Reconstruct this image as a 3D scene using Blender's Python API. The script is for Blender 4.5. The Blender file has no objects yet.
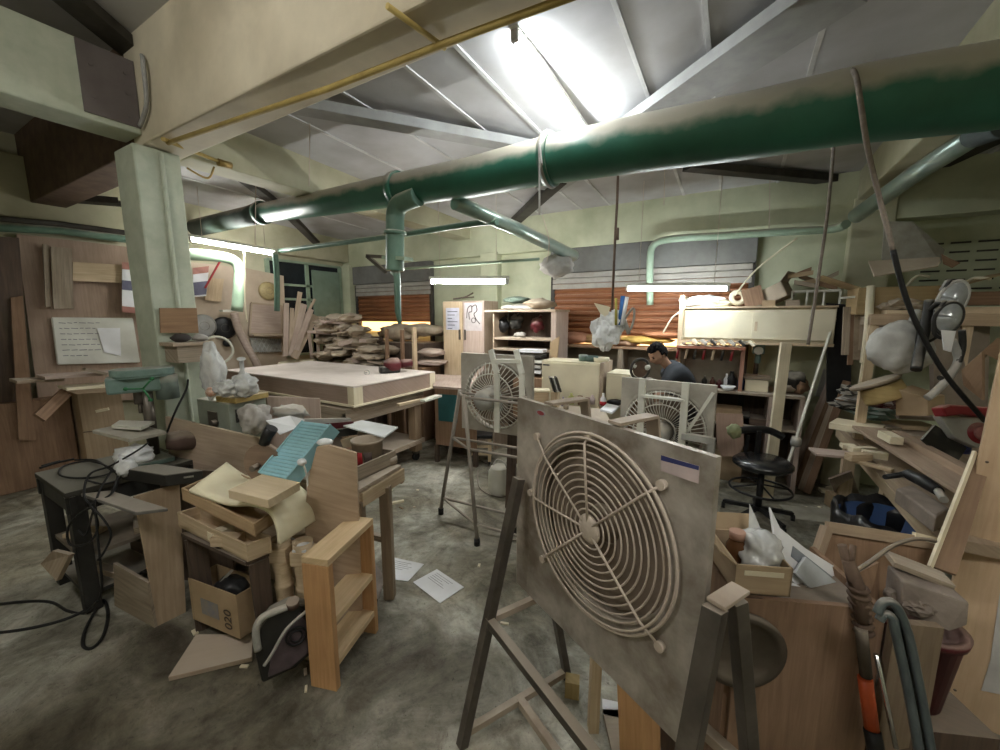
import bpy, bmesh, math, random
from mathutils import Vector, Matrix, noise
R = random.Random(7)
C = bpy.context.scene.collection
PI = math.pi
# ---------------- camera model: turns a picture point plus a distance or height into a place in the room
H = 1.9; F = 400.0
PT = math.atan(59/400); YW = math.atan(235/math.hypot(400, 59))
SP, CP = math.sin(PT), math.cos(PT)
FH = Vector((-math.sin(YW), math.cos(YW), 0)); RT = Vector((math.cos(YW), math.sin(YW), 0)); UP = Vector((0, 0, 1))
EYE = Vector((0, 0, H))
def ray(x, y):
    b = 375-y
    return RT*(x-500) + FH*(F*CP+b*SP) + UP*(-F*SP+b*CP)
def D(x, y, d):
    r = ray(x, y); return EYE + r*(d/r.dot(FH))
def Z(x, y, z):
    r = ray(x, y); return EYE + r*((z-H)/r.z)
def YP(x, y, Y):
    r = ray(x, y); return EYE + r*(Y/r.y)
def XP(x, y, X):
    r = ray(x, y); return EYE + r*(X/r.x)
def PL(x, y, o, n):
    r = ray(x, y); return EYE + r*((o-EYE).dot(n)/r.dot(n))
def V(*a): return Vector(a)
# ---------------- materials
MATS = {}
def nd(nt, t, **k):
    n = nt.nodes.new(t)
    for a, b in k.items(): setattr(n, a, b)
    return n
def mat(name, col, col2=None, rough=.7, metal=0, kind='noise', scale=6, dust=0, bump=.15, dustcol=(.50, .43, .35), alpha=None, trans=0, spec=.3, dlo=.25):
    if name in MATS: return MATS[name]
    m = bpy.data.materials.new(name); MATS[name] = m
    m.use_nodes = True; nt = m.node_tree; L = nt.links
    bs = nt.nodes['Principled BSDF']
    bs.inputs['Roughness'].default_value = rough; bs.inputs['Metallic'].default_value = metal
    bs.inputs['Specular IOR Level'].default_value = spec
    if trans: bs.inputs['Transmission Weight'].default_value = trans
    if alpha is not None: bs.inputs['Alpha'].default_value = alpha
    if col2 is None: col2 = tuple(c*.72 for c in col)
    tc = nd(nt, 'ShaderNodeTexCoord'); mp = nd(nt, 'ShaderNodeMapping')
    if kind == 'wood':
        L.new(tc.outputs['UV'], mp.inputs[0]); mp.inputs['Scale'].default_value = (1.6, 26, 1)
        s = 1.5
    else:
        L.new(tc.outputs['Object'], mp.inputs[0]); s = scale
    n1 = nd(nt, 'ShaderNodeTexNoise'); n1.inputs['Scale'].default_value = s; n1.inputs['Detail'].default_value = 6; n1.inputs['Roughness'].default_value = .62
    n1.inputs['Distortion'].default_value = .6 if kind == 'wood' else .2
    L.new(mp.outputs[0], n1.inputs['Vector'])
    cr = nd(nt, 'ShaderNodeValToRGB'); cr.color_ramp.elements[0].position = .32; cr.color_ramp.elements[1].position = .68
    cr.color_ramp.elements[0].color = (*col2, 1); cr.color_ramp.elements[1].color = (*col, 1)
    L.new(n1.outputs['Fac'], cr.inputs[0]); out = cr.outputs[0]
    # large soft blotches of wear and grime
    n2 = nd(nt, 'ShaderNodeTexNoise'); n2.inputs['Scale'].default_value = 1.7; n2.inputs['Detail'].default_value = 5
    L.new(tc.outputs['Object'], n2.inputs['Vector'])
    c2 = nd(nt, 'ShaderNodeValToRGB'); c2.color_ramp.elements[0].position = .35; c2.color_ramp.elements[1].position = .6
    c2.color_ramp.elements[0].color = (.72, .70, .66, 1); c2.color_ramp.elements[1].color = (1, 1, 1, 1)
    L.new(n2.outputs['Fac'], c2.inputs[0])
    mx = nd(nt, 'ShaderNodeMix', data_type='RGBA', blend_type='MULTIPLY'); mx.inputs[0].default_value = .8
    L.new(out, mx.inputs[6]); L.new(c2.outputs[0], mx.inputs[7]); out = mx.outputs[2]
    if dust:
        g = nd(nt, 'ShaderNodeNewGeometry'); sx = nd(nt, 'ShaderNodeSeparateXYZ'); L.new(g.outputs['Normal'], sx.inputs[0])
        n3 = nd(nt, 'ShaderNodeTexNoise'); n3.inputs['Scale'].default_value = 5; n3.inputs['Detail'].default_value = 6
        L.new(tc.outputs['Object'], n3.inputs['Vector'])
        ad = nd(nt, 'ShaderNodeMath', operation='MULTIPLY_ADD'); ad.inputs[1].default_value = .9; ad.inputs[2].default_value = -.45
        L.new(n3.outputs['Fac'], ad.inputs[0])
        a2 = nd(nt, 'ShaderNodeMath', operation='ADD'); L.new(sx.outputs[2], a2.inputs[0]); L.new(ad.outputs[0], a2.inputs[1])
        mr = nd(nt, 'ShaderNodeMapRange'); mr.inputs[1].default_value = dlo; mr.inputs[2].default_value = dlo+.4; mr.inputs[4].default_value = dust
        L.new(a2.outputs[0], mr.inputs[0])
        m2 = nd(nt, 'ShaderNodeMix', data_type='RGBA'); L.new(mr.outputs[0], m2.inputs[0]); L.new(out, m2.inputs[6]); m2.inputs[7].default_value = (*dustcol, 1)
        out = m2.outputs[2]
        if metal:
            mm = nd(nt, 'ShaderNodeMath', operation='MULTIPLY_ADD'); mm.inputs[1].default_value = -metal; mm.inputs[2].default_value = metal
            L.new(mr.outputs[0], mm.inputs[0]); L.new(mm.outputs[0], bs.inputs['Metallic'])
    L.new(out, bs.inputs['Base Color'])
    if bump:
        bp = nd(nt, 'ShaderNodeBump'); bp.inputs['Strength'].default_value = bump; bp.inputs['Distance'].default_value = .01
        L.new(n1.outputs['Fac'], bp.inputs['Height']); L.new(bp.outputs[0], bs.inputs['Normal'])
    return m
def emis(name, col, s):
    m = bpy.data.materials.new(name); m.use_nodes = True; nt = m.node_tree
    bs = nt.nodes['Principled BSDF']; bs.inputs['Base Color'].default_value = (.9, .9, .9, 1)
    bs.inputs['Emission Color'].default_value = (*col, 1); bs.inputs['Emission Strength'].default_value = s
    return m
W = lambda n, c, c2=None, **k: mat(n, c, c2, kind='wood', **{**dict(rough=.75, bump=.1), **k})
pine = W('pine', (.66, .53, .37), (.50, .38, .25))
pale = W('pale wood', (.86, .78, .60), (.74, .66, .49))
ply = W('plywood', (.52, .40, .28), (.38, .28, .19))
pinkply = W('pinkish plywood', (.52, .42, .36), (.40, .31, .27))
oldwood = W('old grey wood', (.42, .35, .27), (.25, .20, .15), dust=.5)
dustwood = W('dusty wood', (.50, .41, .32), (.34, .26, .19), dust=.8)
brown = W('brown board', (.30, .19, .12), (.20, .12, .075))
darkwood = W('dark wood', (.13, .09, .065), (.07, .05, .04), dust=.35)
orangewood = W('orange pine', (.62, .37, .18), (.47, .26, .12))
cream = mat('cream laminate', (.84, .78, .60), (.78, .71, .54), scale=2, bump=.03)
whitep = mat('white paper', (.88, .89, .92), (.82, .84, .88), scale=3, bump=.02)
card = mat('cardboard', (.47, .35, .22), (.40, .29, .18), scale=8, bump=.05)
greenw = mat('pale green paint', (.57, .59, .43), (.47, .50, .35), scale=3, rough=.6, bump=.08)
greenw2 = mat('yellow green plaster', (.53, .51, .37), (.42, .41, .28), scale=2.5, bump=.1)
mint = mat('mint grey paint', (.54, .58, .48), (.44, .49, .39), scale=9, bump=.12)
concrete_b = mat('beam plaster', (.66, .60, .46), (.55, .50, .38), scale=3, bump=.12)
ceilm = mat('ceiling sheet', (.52, .52, .53), (.44, .43, .44), scale=1.3, bump=.02, rough=.6)
steel_l = mat('grey steel', (.38, .38, .37), (.30, .30, .30), scale=8, rough=.5)
steel_d = mat('dark steel', (.075, .07, .06), (.045, .04, .035), scale=8)
rust = mat('rusty steel', (.17, .115, .08), (.10, .065, .05), scale=8)
ductg = mat('green duct paint', (.03, .16, .105), (.022, .12, .08), scale=3, rough=.38, dust=.95, dustcol=(.42, .38, .31), bump=.05, spec=.5, dlo=-.06)
pipeg = mat('green pipe paint', (.16, .26, .20), (.10, .18, .14), scale=5, rough=.4, dust=.9, dustcol=(.45, .45, .38), bump=.05)
pipel = mat('light green pipe', (.36, .47, .36), (.30, .40, .30), scale=5, rough=.45, dust=.6, bump=.05)
silverg = mat('silver green pipe', (.45, .53, .48), (.30, .42, .37), scale=5, rough=.28, metal=.5, dust=.5)
yellowp = mat('yellow pipe', (.52, .40, .14), (.40, .29, .10), scale=8)
black = mat('black plastic', (.022, .022, .024), (.012, .012, .013), rough=.4, scale=10, bump=.05)
blackd = mat('dusty black', (.035, .033, .03), (.02, .02, .018), rough=.55, dust=.65, dustcol=(.34, .31, .26))
rubber = mat('black rubber', (.02, .02, .02), rough=.6, bump=0)
galv = mat('dusty galvanised panel', (.66, .62, .57), (.24, .20, .16), scale=5, metal=.35, rough=.36, dust=.5, dustcol=(.55, .49, .41), bump=.06)
wire = mat('dusty wire', (.66, .57, .49), (.54, .46, .39), scale=10, rough=.6)
greym = mat('grey painted metal', (.48, .48, .45), (.34, .34, .32), scale=6, rough=.45, dust=.5)
whitem = mat('whitish painted metal', (.76, .76, .69), (.64, .64, .57), scale=6, rough=.5, dust=.3)
bladem = mat('brown fan blade', (.26, .20, .155), (.17, .13, .10), scale=4, rough=.5, dust=.6)
legm = mat('worn steel leg', (.16, .14, .12), (.09, .08, .07), scale=7, metal=.5, rough=.4, dust=.6)
tanm = mat('tan coated metal', (.50, .42, .34), (.38, .31, .25), scale=7, rough=.55)
chrome = mat('chrome', (.7, .7, .7), (.6, .6, .6), metal=.9, rough=.2, bump=0)
redp = mat('red plastic', (.30, .03, .035), (.2, .02, .025), rough=.4, dust=.35)
dred = mat('dark red plastic', (.13, .02, .025), (.08, .012, .016), rough=.45, dust=.3)
bluep = mat('blue plastic', (.05, .10, .24), (.035, .07, .18), rough=.4)
teal = mat('light blue plastic', (.38, .66, .74), (.30, .57, .66), rough=.45, scale=12, bump=.3)
plastic = mat('thin white plastic', (.86, .87, .88), (.68, .70, .72), rough=.3, scale=9, bump=.5, spec=.6)
clearpl = mat('clear plastic film', (.84, .85, .85), (.60, .62, .62), rough=.25, scale=10, bump=.6, spec=.8, alpha=.8)
greyrag = mat('grey cloth', (.50, .48, .45), (.36, .34, .32), scale=9, bump=.5)
sack = mat('dusty sack', (.42, .34, .25), (.27, .21, .15), scale=9, dust=.5, bump=.5)
tgreen = mat('machine green', (.20, .29, .26), (.14, .22, .20), rough=.45, dust=.8, dustcol=(.40, .42, .37))
stone = mat('dusty block', (.30, .25, .215), (.19, .155, .13), scale=7, bump=.8)
foam = mat('yellow foam', (.92, .86, .65), (.87, .80, .58), scale=20, rough=.9, bump=.05)
skin = mat('skin', (.55, .34, .24), (.50, .30, .21), bump=.02)
hairm = mat('black hair', (.008, .007, .008), (.012, .011, .011), spec=.08, scale=40, bump=.5, rough=.8)
shirtm = mat('dark slate cotton', (.045, .05, .06), (.032, .037, .045), scale=12, rough=.9, bump=.3)
orange = mat('orange plastic', (.65, .12, .04), rough=.4, bump=0)
red = mat('label red', (.5, .03, .04), rough=.5, bump=0)
navy = mat('label blue', (.05, .06, .2), rough=.5, bump=0)
ink = mat('ink', (.05, .05, .07), rough=.7, bump=0)
pink = mat('label pink', (.70, .58, .58), rough=.5, bump=0)
gold = mat('sieve mesh', (.42, .34, .17), (.3, .24, .12), rough=.5, scale=30, bump=.4)
# ---------------- mesh building
class MB:
    def __init__(s): s.bm = bmesh.new(); s.uv = s.bm.loops.layers.uv.new('UVMap'); s.auto = []
    def face(s, vs, sm=False, uv=None):
        try: f = s.bm.faces.new(vs)
        except ValueError: return None
        f.smooth = sm
        if uv: 
            for l, q in zip(f.loops, uv): l[s.uv].uv = q
        else: s.auto.append(f)
        return f
    def ob(s, c, ex, ey, ez):                       # box: centre, three half-edge vectors; grain along the longest
        c, ex, ey, ez = map(Vector, (c, ex, ey, ez))
        if ex.cross(ey).dot(ez) < 0: ez = -ez
        Ls = [ex.length, ey.length, ez.length]; g = Ls.index(max(Ls)); o = R.random()*7
        v = {}
        for i in (-1, 1):
            for j in (-1, 1):
                for k in (-1, 1): v[i, j, k] = s.bm.verts.new(c+ex*i+ey*j+ez*k)
        for q in (((-1,-1,-1),(-1,-1,1),(-1,1,1),(-1,1,-1)), ((1,-1,-1),(1,1,-1),(1,1,1),(1,-1,1)), ((-1,-1,-1),(1,-1,-1),(1,-1,1),(-1,-1,1)),
                  ((-1,1,-1),(-1,1,1),(1,1,1),(1,1,-1)), ((-1,-1,-1),(-1,1,-1),(1,1,-1),(1,-1,-1)), ((-1,-1,1),(1,-1,1),(1,1,1),(-1,1,1))):
            uv = []
            for a in q:
                loc = [a[n]*Ls[n] for n in range(3)]
                uv.append((loc[g]+o, sum(loc[n]*(1+.3*n) for n in range(3) if n != g)+o))
            s.face([v[a] for a in q], False, uv)
        return s
    def box(s, x0, x1, y0, y1, z0, z1):
        return s.ob(((x0+x1)/2, (y0+y1)/2, (z0+z1)/2), ((x1-x0)/2, 0, 0), (0, (y1-y0)/2, 0), (0, 0, (z1-z0)/2))
    def rb(s, c, sx, sy, sz, rz=0):                 # box standing with its underside centre at c
        c = Vector(c); cs, sn = math.cos(rz), math.sin(rz)
        return s.ob(c+V(0, 0, sz/2), (cs*sx/2, sn*sx/2, 0), (-sn*sy/2, cs*sy/2, 0), (0, 0, sz/2))
    def bar(s, a, b, w, t=None, up=(0, 0, 1)):      # square section bar from a to b, w across, t along up
        a, b, up = Vector(a), Vector(b), Vector(up); t = t or w
        d = (b-a).normalized(); x = d.cross(up)
        if x.length < 1e-3: x = d.cross(V(1, 0, .01))
        x.normalize(); y = x.cross(d).normalized()
        return s.ob((a+b)/2, (b-a)/2, x*w/2, y*t/2)
    def tube(s, pts, r, n=10, closed=False, cap=True):
        pts = [Vector(p) for p in pts]; m = len(pts); rings = []
        rr = r if isinstance(r, (list, tuple)) else [r]*m
        prev = None
        for i, p in enumerate(pts):
            if closed: d = pts[(i+1) % m]-pts[i-1]
            else: d = pts[min(i+1, m-1)]-pts[max(i-1, 0)]
            d.normalize()
            if prev is None:
                x = d.cross(UP)
                if x.length < .05: x = d.cross(V(1, 0, 0))
            else: x = prev - d*prev.dot(d)
            x.normalize(); prev = x; y = d.cross(x)
            rings.append([s.bm.verts.new(p+(x*math.cos(2*PI*k/n)+y*math.sin(2*PI*k/n))*rr[i]) for k in range(n)])
        for i in range(m if closed else m-1):
            A, B = rings[i], rings[(i+1) % m]
            sh = 0
            if closed and i == m-1: sh = min(range(n), key=lambda q: (A[0].co-B[q].co).length)
            for k in range(n): s.face([A[k], B[(k+sh) % n], B[(k+1+sh) % n], A[(k+1) % n]][::-1], True)
        if cap and not closed: s.face(rings[0]); s.face(rings[-1][::-1])
        return s
    def ring(s, c, n, rad, r, seg=40, k=6):
        c, n = Vector(c), Vector(n).normalized(); x = n.cross(UP)
        if x.length < .05: x = n.cross(V(1, 0, 0))
        x.normalize(); y = n.cross(x)
        return s.tube([c+(x*math.cos(2*PI*i/seg)+y*math.sin(2*PI*i/seg))*rad for i in range(seg)], r, k, closed=True)
    def lathe(s, c, ax, prof, n=24, smooth=True):   # prof: (radius, height) pairs along ax
        c, ax = Vector(c), Vector(ax).normalized(); x = ax.cross(UP)
        if x.length < .05: x = V(1, 0, 0)
        x.normalize(); y = ax.cross(x); rings = []
        for r, h in prof:
            if r < 1e-5: rings.append([s.bm.verts.new(c+ax*h)])
            else: rings.append([s.bm.verts.new(c+ax*h+(x*math.cos(2*PI*k/n)+y*math.sin(2*PI*k/n))*r) for k in range(n)])
        for A, B in zip(rings, rings[1:]):
            for k in range(n):
                q = [A[k % len(A)], A[(k+1) % len(A)], B[(k+1) % len(B)], B[k % len(B)]]
                u = []
                for e in q:
                    if e not in u: u.append(e)
                if len(u) > 2: s.face(u, smooth)
        if len(rings[0]) > 1: s.face(rings[0][::-1])
        if len(rings[-1]) > 1: s.face(rings[-1])
        return s
    def cyl(s, c, ax, r, h, n=24, r2=None): return s.lathe(c, ax, [(r, 0), (r2 if r2 is not None else r, h)], n)
    def slab(s, pts, th):                           # outline of points, given real thickness along th (vector or number)
        pts = [Vector(p) for p in pts]
        nn = V(0, 0, 0)
        for a, b in zip(pts, pts[1:]+pts[:1]): nn += a.cross(b)
        nn.normalize()
        t = nn*th if isinstance(th, (int, float)) else Vector(th)
        A = [s.bm.verts.new(p) for p in pts]; B = [s.bm.verts.new(p-t) for p in pts]
        e = (pts[1]-pts[0]).normalized() if (pts[1]-pts[0]).length > (pts[2]-pts[1]).length else (pts[2]-pts[1]).normalized(); f2 = nn.cross(e)
        uv = [((p-pts[0]).dot(e), (p-pts[0]).dot(f2)) for p in pts]
        s.face(A, False, uv); s.face(B[::-1], False, uv[::-1]); m = len(pts)
        for i in range(m):
            j = (i+1) % m
            s.face([A[j], A[i], B[i], B[j]], False, [(uv[j]), uv[i], (uv[i][0], uv[i][1]+.02), (uv[j][0], uv[j][1]+.02)])
        return s
    def blob(s, c, rx, ry, rz, amp=.25, fr=3, sub=3, rot=0, seed=0, smooth=True):
        g = bmesh.ops.create_icosphere(s.bm, subdivisions=sub, radius=1)['verts']; c = Vector(c); o = V(seed*3.7, seed*1.3, seed*7.1)
        rm = Matrix.Rotation(rot, 3, 'Z')
        for v in g:
            p = v.co.copy(); k = 1+amp*(noise.noise(p*fr+o)+.5*noise.noise(p*fr*2.7+o))
            v.co = c + rm @ V(p.x*rx*k, p.y*ry*k, p.z*rz*k)
        fs = {f for v in g for f in v.link_faces}
        for f in fs: f.smooth = smooth; s.auto.append(f)
        return s
    def sheet(s, fn, nu, nv, th=0, smooth=True):    # fn(u,v) -> point
        g = [[s.bm.verts.new(fn(i/nu, j/nv)) for j in range(nv+1)] for i in range(nu+1)]
        for i in range(nu):
            for j in range(nv): s.face([g[i][j], g[i+1][j], g[i+1][j+1], g[i][j+1]], smooth)
        s.thick = th
        return s
    def build(s, name, m, parent=None, bev=0, solid=0):
        bm = s.bm
        for f in s.auto:
            if not f.is_valid: continue
            n = f.normal if f.normal.length else (f.normal_update() or f.normal)
            ax = max(range(3), key=lambda i: abs(n[i]))
            for l in f.loops:
                p = l.vert.co
                l[s.uv].uv = (p.y, p.z) if ax == 0 else ((p.x, p.z) if ax == 1 else (p.x, p.y))
        bmesh.ops.recalc_face_normals(bm, faces=bm.faces)
        if parent is not None: o0 = worldloc(parent)
        else:
            xs = [v.co for v in bm.verts]
            o0 = V((min(p.x for p in xs)+max(p.x for p in xs))/2, (min(p.y for p in xs)+max(p.y for p in xs))/2, min(p.z for p in xs))
        for v in bm.verts: v.co -= o0
        me = bpy.data.meshes.new(name); bm.to_mesh(me); bm.free()
        me.materials.append(m)
        o = bpy.data.objects.new(name, me); C.objects.link(o)
        if parent is not None: o.parent = parent
        else: o.location = o0
        if bev:
            b = o.modifiers.new('bev', 'BEVEL'); b.width = bev; b.segments = 2; b.limit_method = 'ANGLE'; b.angle_limit = .6
        if solid:
            b = o.modifiers.new('sol', 'SOLIDIFY'); b.thickness = solid; b.offset = 0
        return o
def worldloc(o):
    p = o.location.copy()
    while o.parent: o = o.parent; p += o.location
    return p
def tag(o, label, cat, group=None, kind=None):
    if label: o['label'] = label
    if cat: o['category'] = cat
    if group: o['group'] = group
    if kind: o['kind'] = kind
    return o
def thing(name, label, cat, loc, group=None):
    o = bpy.data.objects.new(name, None); C.objects.link(o); o.location = loc; o.empty_display_size = .1
    return tag(o, label, cat, group)
def struct(name, mb, m, **k):
    o = mb.build(name, m, **k); o['kind'] = 'structure'; return o
def text(body, name, c, ex, ey, size, m, parent, n_off=.002):   # real letters: ex reading direction, ey up
    cu = bpy.data.curves.new(name, 'FONT'); cu.body = body; cu.size = size; cu.align_x = 'CENTER'; cu.align_y = 'CENTER'; cu.extrude = .0006
    t = bpy.data.objects.new(name, cu); C.objects.link(t)
    ex, ey = Vector(ex).normalized(), Vector(ey).normalized(); ez = ex.cross(ey)
    dg = bpy.context.evaluated_depsgraph_get(); me = bpy.data.meshes.new_from_object(t.evaluated_get(dg)); bpy.data.objects.remove(t)
    mm = Matrix((ex, ey, ez)).transposed().to_4x4(); mm.translation = Vector(c)+ez*n_off-worldloc(parent)
    me.transform(mm); me.materials.clear(); me.materials.append(m)
    o = bpy.data.objects.new(name, me); C.objects.link(o); o.parent = parent; return o
def plank(name, label, cat, a, b, w, t, m, up=(0, 0, 1), group=None, bev=.001):
    return tag(MB().bar(a, b, w, t, up).build(name, m, bev=bev), label, cat, group)
def panel(name, label, cat, pts, th, m, group=None):
    return tag(MB().slab(pts, th).build(name, m), label, cat, group)
def arc(a, b, sag, n=14):
    a, b = Vector(a), Vector(b); return [a.lerp(b, i/n)+V(0, 0, -4*sag*(i/n)*(1-i/n)) for i in range(n+1)]
def smooth_path(pts, n=6):
    pts = [Vector(p) for p in pts]; out = []
    for i in range(len(pts)-1):
        p0, p1, p2, p3 = pts[max(i-1, 0)], pts[i], pts[i+1], pts[min(i+2, len(pts)-1)]
        for k in range(n):
            t = k/n; out.append(.5*((2*p1)+(p2-p0)*t+(2*p0-5*p1+4*p2-p3)*t*t+(3*p1-p0-3*p2+p3)*t**3))
    return out+[pts[-1]]
# ================= SETTING =================
XL, XR, YB, YF = -6.95, 3.3, 5.85, -3.2
def floor_mat():
    m = bpy.data.materials.new('stained concrete'); m.use_nodes = True; nt = m.node_tree; L = nt.links; bs = nt.nodes['Principled BSDF']
    tc = nd(nt, 'ShaderNodeTexCoord')
    def ns(sc, det=8, dist=0, rg=.6):
        n = nd(nt, 'ShaderNodeTexNoise'); n.inputs['Scale'].default_value = sc; n.inputs['Detail'].default_value = det; n.inputs['Distortion'].default_value = dist; n.inputs['Roughness'].default_value = rg
        L.new(tc.outputs['Object'], n.inputs['Vector']); return n
    def ramp(n, st):
        c = nd(nt, 'ShaderNodeValToRGB'); e = c.color_ramp.elements
        while len(e) < len(st): e.new(.5)
        for i, (p, col) in enumerate(st): e[i].position = p; e[i].color = (*col, 1)
        L.new(n.outputs['Fac'], c.inputs[0]); return c
    base = ramp(ns(1.6, 10, .8, .66), [(.34, (.13, .115, .09)), (.46, (.28, .27, .22)), (.55, (.44, .43, .37)), (.66, (.66, .65, .58))])
    fine = ramp(ns(9, 10, .5, .75), [(.35, (.55, .53, .50)), (.5, (1, 1, 1)), (.66, (1.25, 1.25, 1.22))])
    m1 = nd(nt, 'ShaderNodeMix', data_type='RGBA', blend_type='MULTIPLY'); m1.inputs[0].default_value = .85
    L.new(base.outputs[0], m1.inputs[6]); L.new(fine.outputs[0], m1.inputs[7])
    # worn, trodden dark patches
    pt = ramp(ns(.8, 6, .4), [(.44, (0, 0, 0)), (.56, (1, 1, 1))])
    m2 = nd(nt, 'ShaderNodeMix', data_type='RGBA'); L.new(pt.outputs[0], m2.inputs[0]); L.new(m1.outputs[2], m2.inputs[6])
    dk = nd(nt, 'ShaderNodeMix', data_type='RGBA', blend_type='MULTIPLY'); dk.inputs[0].default_value = 1; L.new(m1.outputs[2], dk.inputs[6]); dk.inputs[7].default_value = (.66, .62, .55, 1)
    L.new(dk.outputs[2], m2.inputs[7])
    # small dark specks and pits
    sp = ramp(ns(30, 4, .3, .8), [(.32, (.35, .33, .3)), (.40, (1, 1, 1))])
    m3 = nd(nt, 'ShaderNodeMix', data_type='RGBA', blend_type='MULTIPLY'); m3.inputs[0].default_value = .8; L.new(m2.outputs[2], m3.inputs[6]); L.new(sp.outputs[0], m3.inputs[7])
    # broad noise-edged dark patch on the near left part of the floor
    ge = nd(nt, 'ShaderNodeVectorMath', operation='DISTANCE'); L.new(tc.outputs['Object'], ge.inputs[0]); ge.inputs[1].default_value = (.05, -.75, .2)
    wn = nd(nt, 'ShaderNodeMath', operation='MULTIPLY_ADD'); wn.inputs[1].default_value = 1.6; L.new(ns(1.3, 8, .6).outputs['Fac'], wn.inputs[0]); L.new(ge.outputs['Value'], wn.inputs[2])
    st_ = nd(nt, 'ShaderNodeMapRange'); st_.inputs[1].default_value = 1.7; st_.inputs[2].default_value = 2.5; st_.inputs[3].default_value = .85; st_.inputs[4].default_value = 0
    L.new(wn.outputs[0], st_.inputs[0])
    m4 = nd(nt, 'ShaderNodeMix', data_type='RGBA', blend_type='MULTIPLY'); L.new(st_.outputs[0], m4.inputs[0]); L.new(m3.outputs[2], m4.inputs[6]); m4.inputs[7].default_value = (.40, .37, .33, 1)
    L.new(m4.outputs[2], bs.inputs['Base Color'])
    rr = ramp(ns(2.2), [(.4, (.45,)*3), (.6, (.8,)*3)]); L.new(rr.outputs[0], bs.inputs['Roughness'])
    bp = nd(nt, 'ShaderNodeBump'); bp.inputs['Strength'].default_value = .55; bp.inputs['Distance'].default_value = .03
    L.new(ns(7, 10, .6, .7).outputs['Fac'], bp.inputs['Height']); L.new(bp.outputs[0], bs.inputs['Normal'])
    bs.inputs['Specular IOR Level'].default_value = .35
    return m
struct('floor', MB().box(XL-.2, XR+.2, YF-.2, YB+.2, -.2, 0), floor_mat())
# ceiling: sloping sheets behind the main beam, flat over the near bay
cz = lambda y: 3.50-.035*(y-1.9)
mb = MB()
mb.slab([(XL-.2, 1.42, cz(1.42)), (XR+.2, 1.42, cz(1.42)), (XR+.2, YB+.2, cz(YB+.2)), (XL-.2, YB+.2, cz(YB+.2))], V(0, 0, -.08))
mb.box(XL-.2, XR+.2, YF-.2, 1.45, 3.86, 3.96)
struct('ceiling', mb, ceilm)
struct('wall_back', MB().box(XL-.2, XR+.2, YB, YB+.2, 0, 3.9), greenw)
struct('wall_left', MB().box(XL-.2, XL, YF, YB, 0, 3.9), greenw2)
struct('wall_right', MB().box(XR, XR+.2, YF, YB, 0, 3.9), greenw)
struct('wall_front', MB().box(XL-.2, XR+.2, YF-.2, YF, 0, 3.9), greenw2)
# ceiling seams
mb = MB()
for x in [-5.6, -5.0, -4.45, -3.85, -3.2, -2.55, -1.95, -1.55, -.65, -.25, .3, 1.1, 1.9]:
    mb.bar((x, 1.7, cz(1.7)-.004), (x, YB, cz(YB)-.004), .028, .012)
struct('trim_1', mb, mat('seam strip', (.75, .75, .75), bump=0))
struct('trim_2', MB().bar((-4.6, .6, 3.855), (-2.4, -.3, 3.855), .02, .01), MATS['seam strip'])
# beams and column
struct('column', MB().box(-4.15, -3.81, 1.33, 1.62, 0, 3.13), mint, bev=.012)
struct('trim_3', MB().tube([(-3.79, 1.49, z) for z in (0, .8, 1.6, 2.4, 3.1)], .016, 8), mint)
struct('beam_1', MB().box(-3.98, XR, 1.4, 1.68, 3.14, 3.87), concrete_b, bev=.012)
struct('beam_2', MB().box(XL, -4.0, 1.4, 1.68, 3.13, 3.87), rust, bev=.01)
struct('beam_3', MB().box(-4.1, -3.82, YF, 1.4, 3.2, 3.69), mint, bev=.012)
struct('beam_4', MB().box(-4.1, -3.82, 1.68, YB, 3.14, 3.55), greenw2, bev=.012)
struct('beam_5', MB().box(XL, XR, YB-.24, YB, 2.86, 3.6), greenw, bev=.01)     # lintel over the shutters
struct('beam_6', MB().box(XL, XL+.2, YF, YB-.24, 2.95, 3.6), greenw2, bev=.01)
struct('beam_7', MB().box(1.0, 1.3, 1.68, YB-.24, 3.08, 3.6), greenw2, bev=.01)
plate = MB().box(-3.825, -3.81, 1.1, 1.395, 3.24, 3.68)
for yy, zz in ((1.34, 3.3), (1.34, 3.45), (1.34, 3.58), (1.16, 3.35), (1.16, 3.55)): plate.cyl((-3.815, yy, zz), (1, 0, 0), .012, .015, 8)
struct('trim_4', plate, mat('grey primer plate', (.16, .14, .135), (.13, .11, .11)))
# roof steels
def channel(name, a, b, w, dark=False):
    a, b = Vector(a), Vector(b); d = (b-a).normalized(); x = d.cross(UP).normalized()
    m = MB().bar(a, b, w, .012); 
    m.bar(a+x*w/2+V(0, 0, .03), b+x*w/2+V(0, 0, .03), .012, .07); m.bar(a-x*w/2+V(0, 0, .03), b-x*w/2+V(0, 0, .03), .012, .07)
    struct(name, m, steel_d if dark else steel_l)
zc = 3.36
channel('beam_8', Z(282, 107, zc), Z(560, 156, zc), .14)
channel('beam_9', Z(845, -8, 3.33), Z(497, 240, 3.33) if False else Z(548, 190, 3.33), .30)
channel('beam_10', Z(560, 183, 3.32), Z(500, 237, 3.28), .14, True)
channel('beam_11', Z(687, 169, 3.3), Z(856, 185, 3.3), .12, True)
channel('beam_12', Z(60, -6, 3.78), Z(137, 58, 3.78), .16, True)
channel('beam_13', Z(222, 165, 3.38), Z(275, 205, 3.38), .1, True)
channel('beam_14', Z(284, 212, 3.2), Z(318, 246, 3.2), .09, True)
channel('beam_15', Z(60, 200, 3.2), Z(122, 205, 3.2), .16, True)
channel('beam_16', Z(1010, 135, 3.3), Z(930, 172, 3.3), .12, True)
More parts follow.
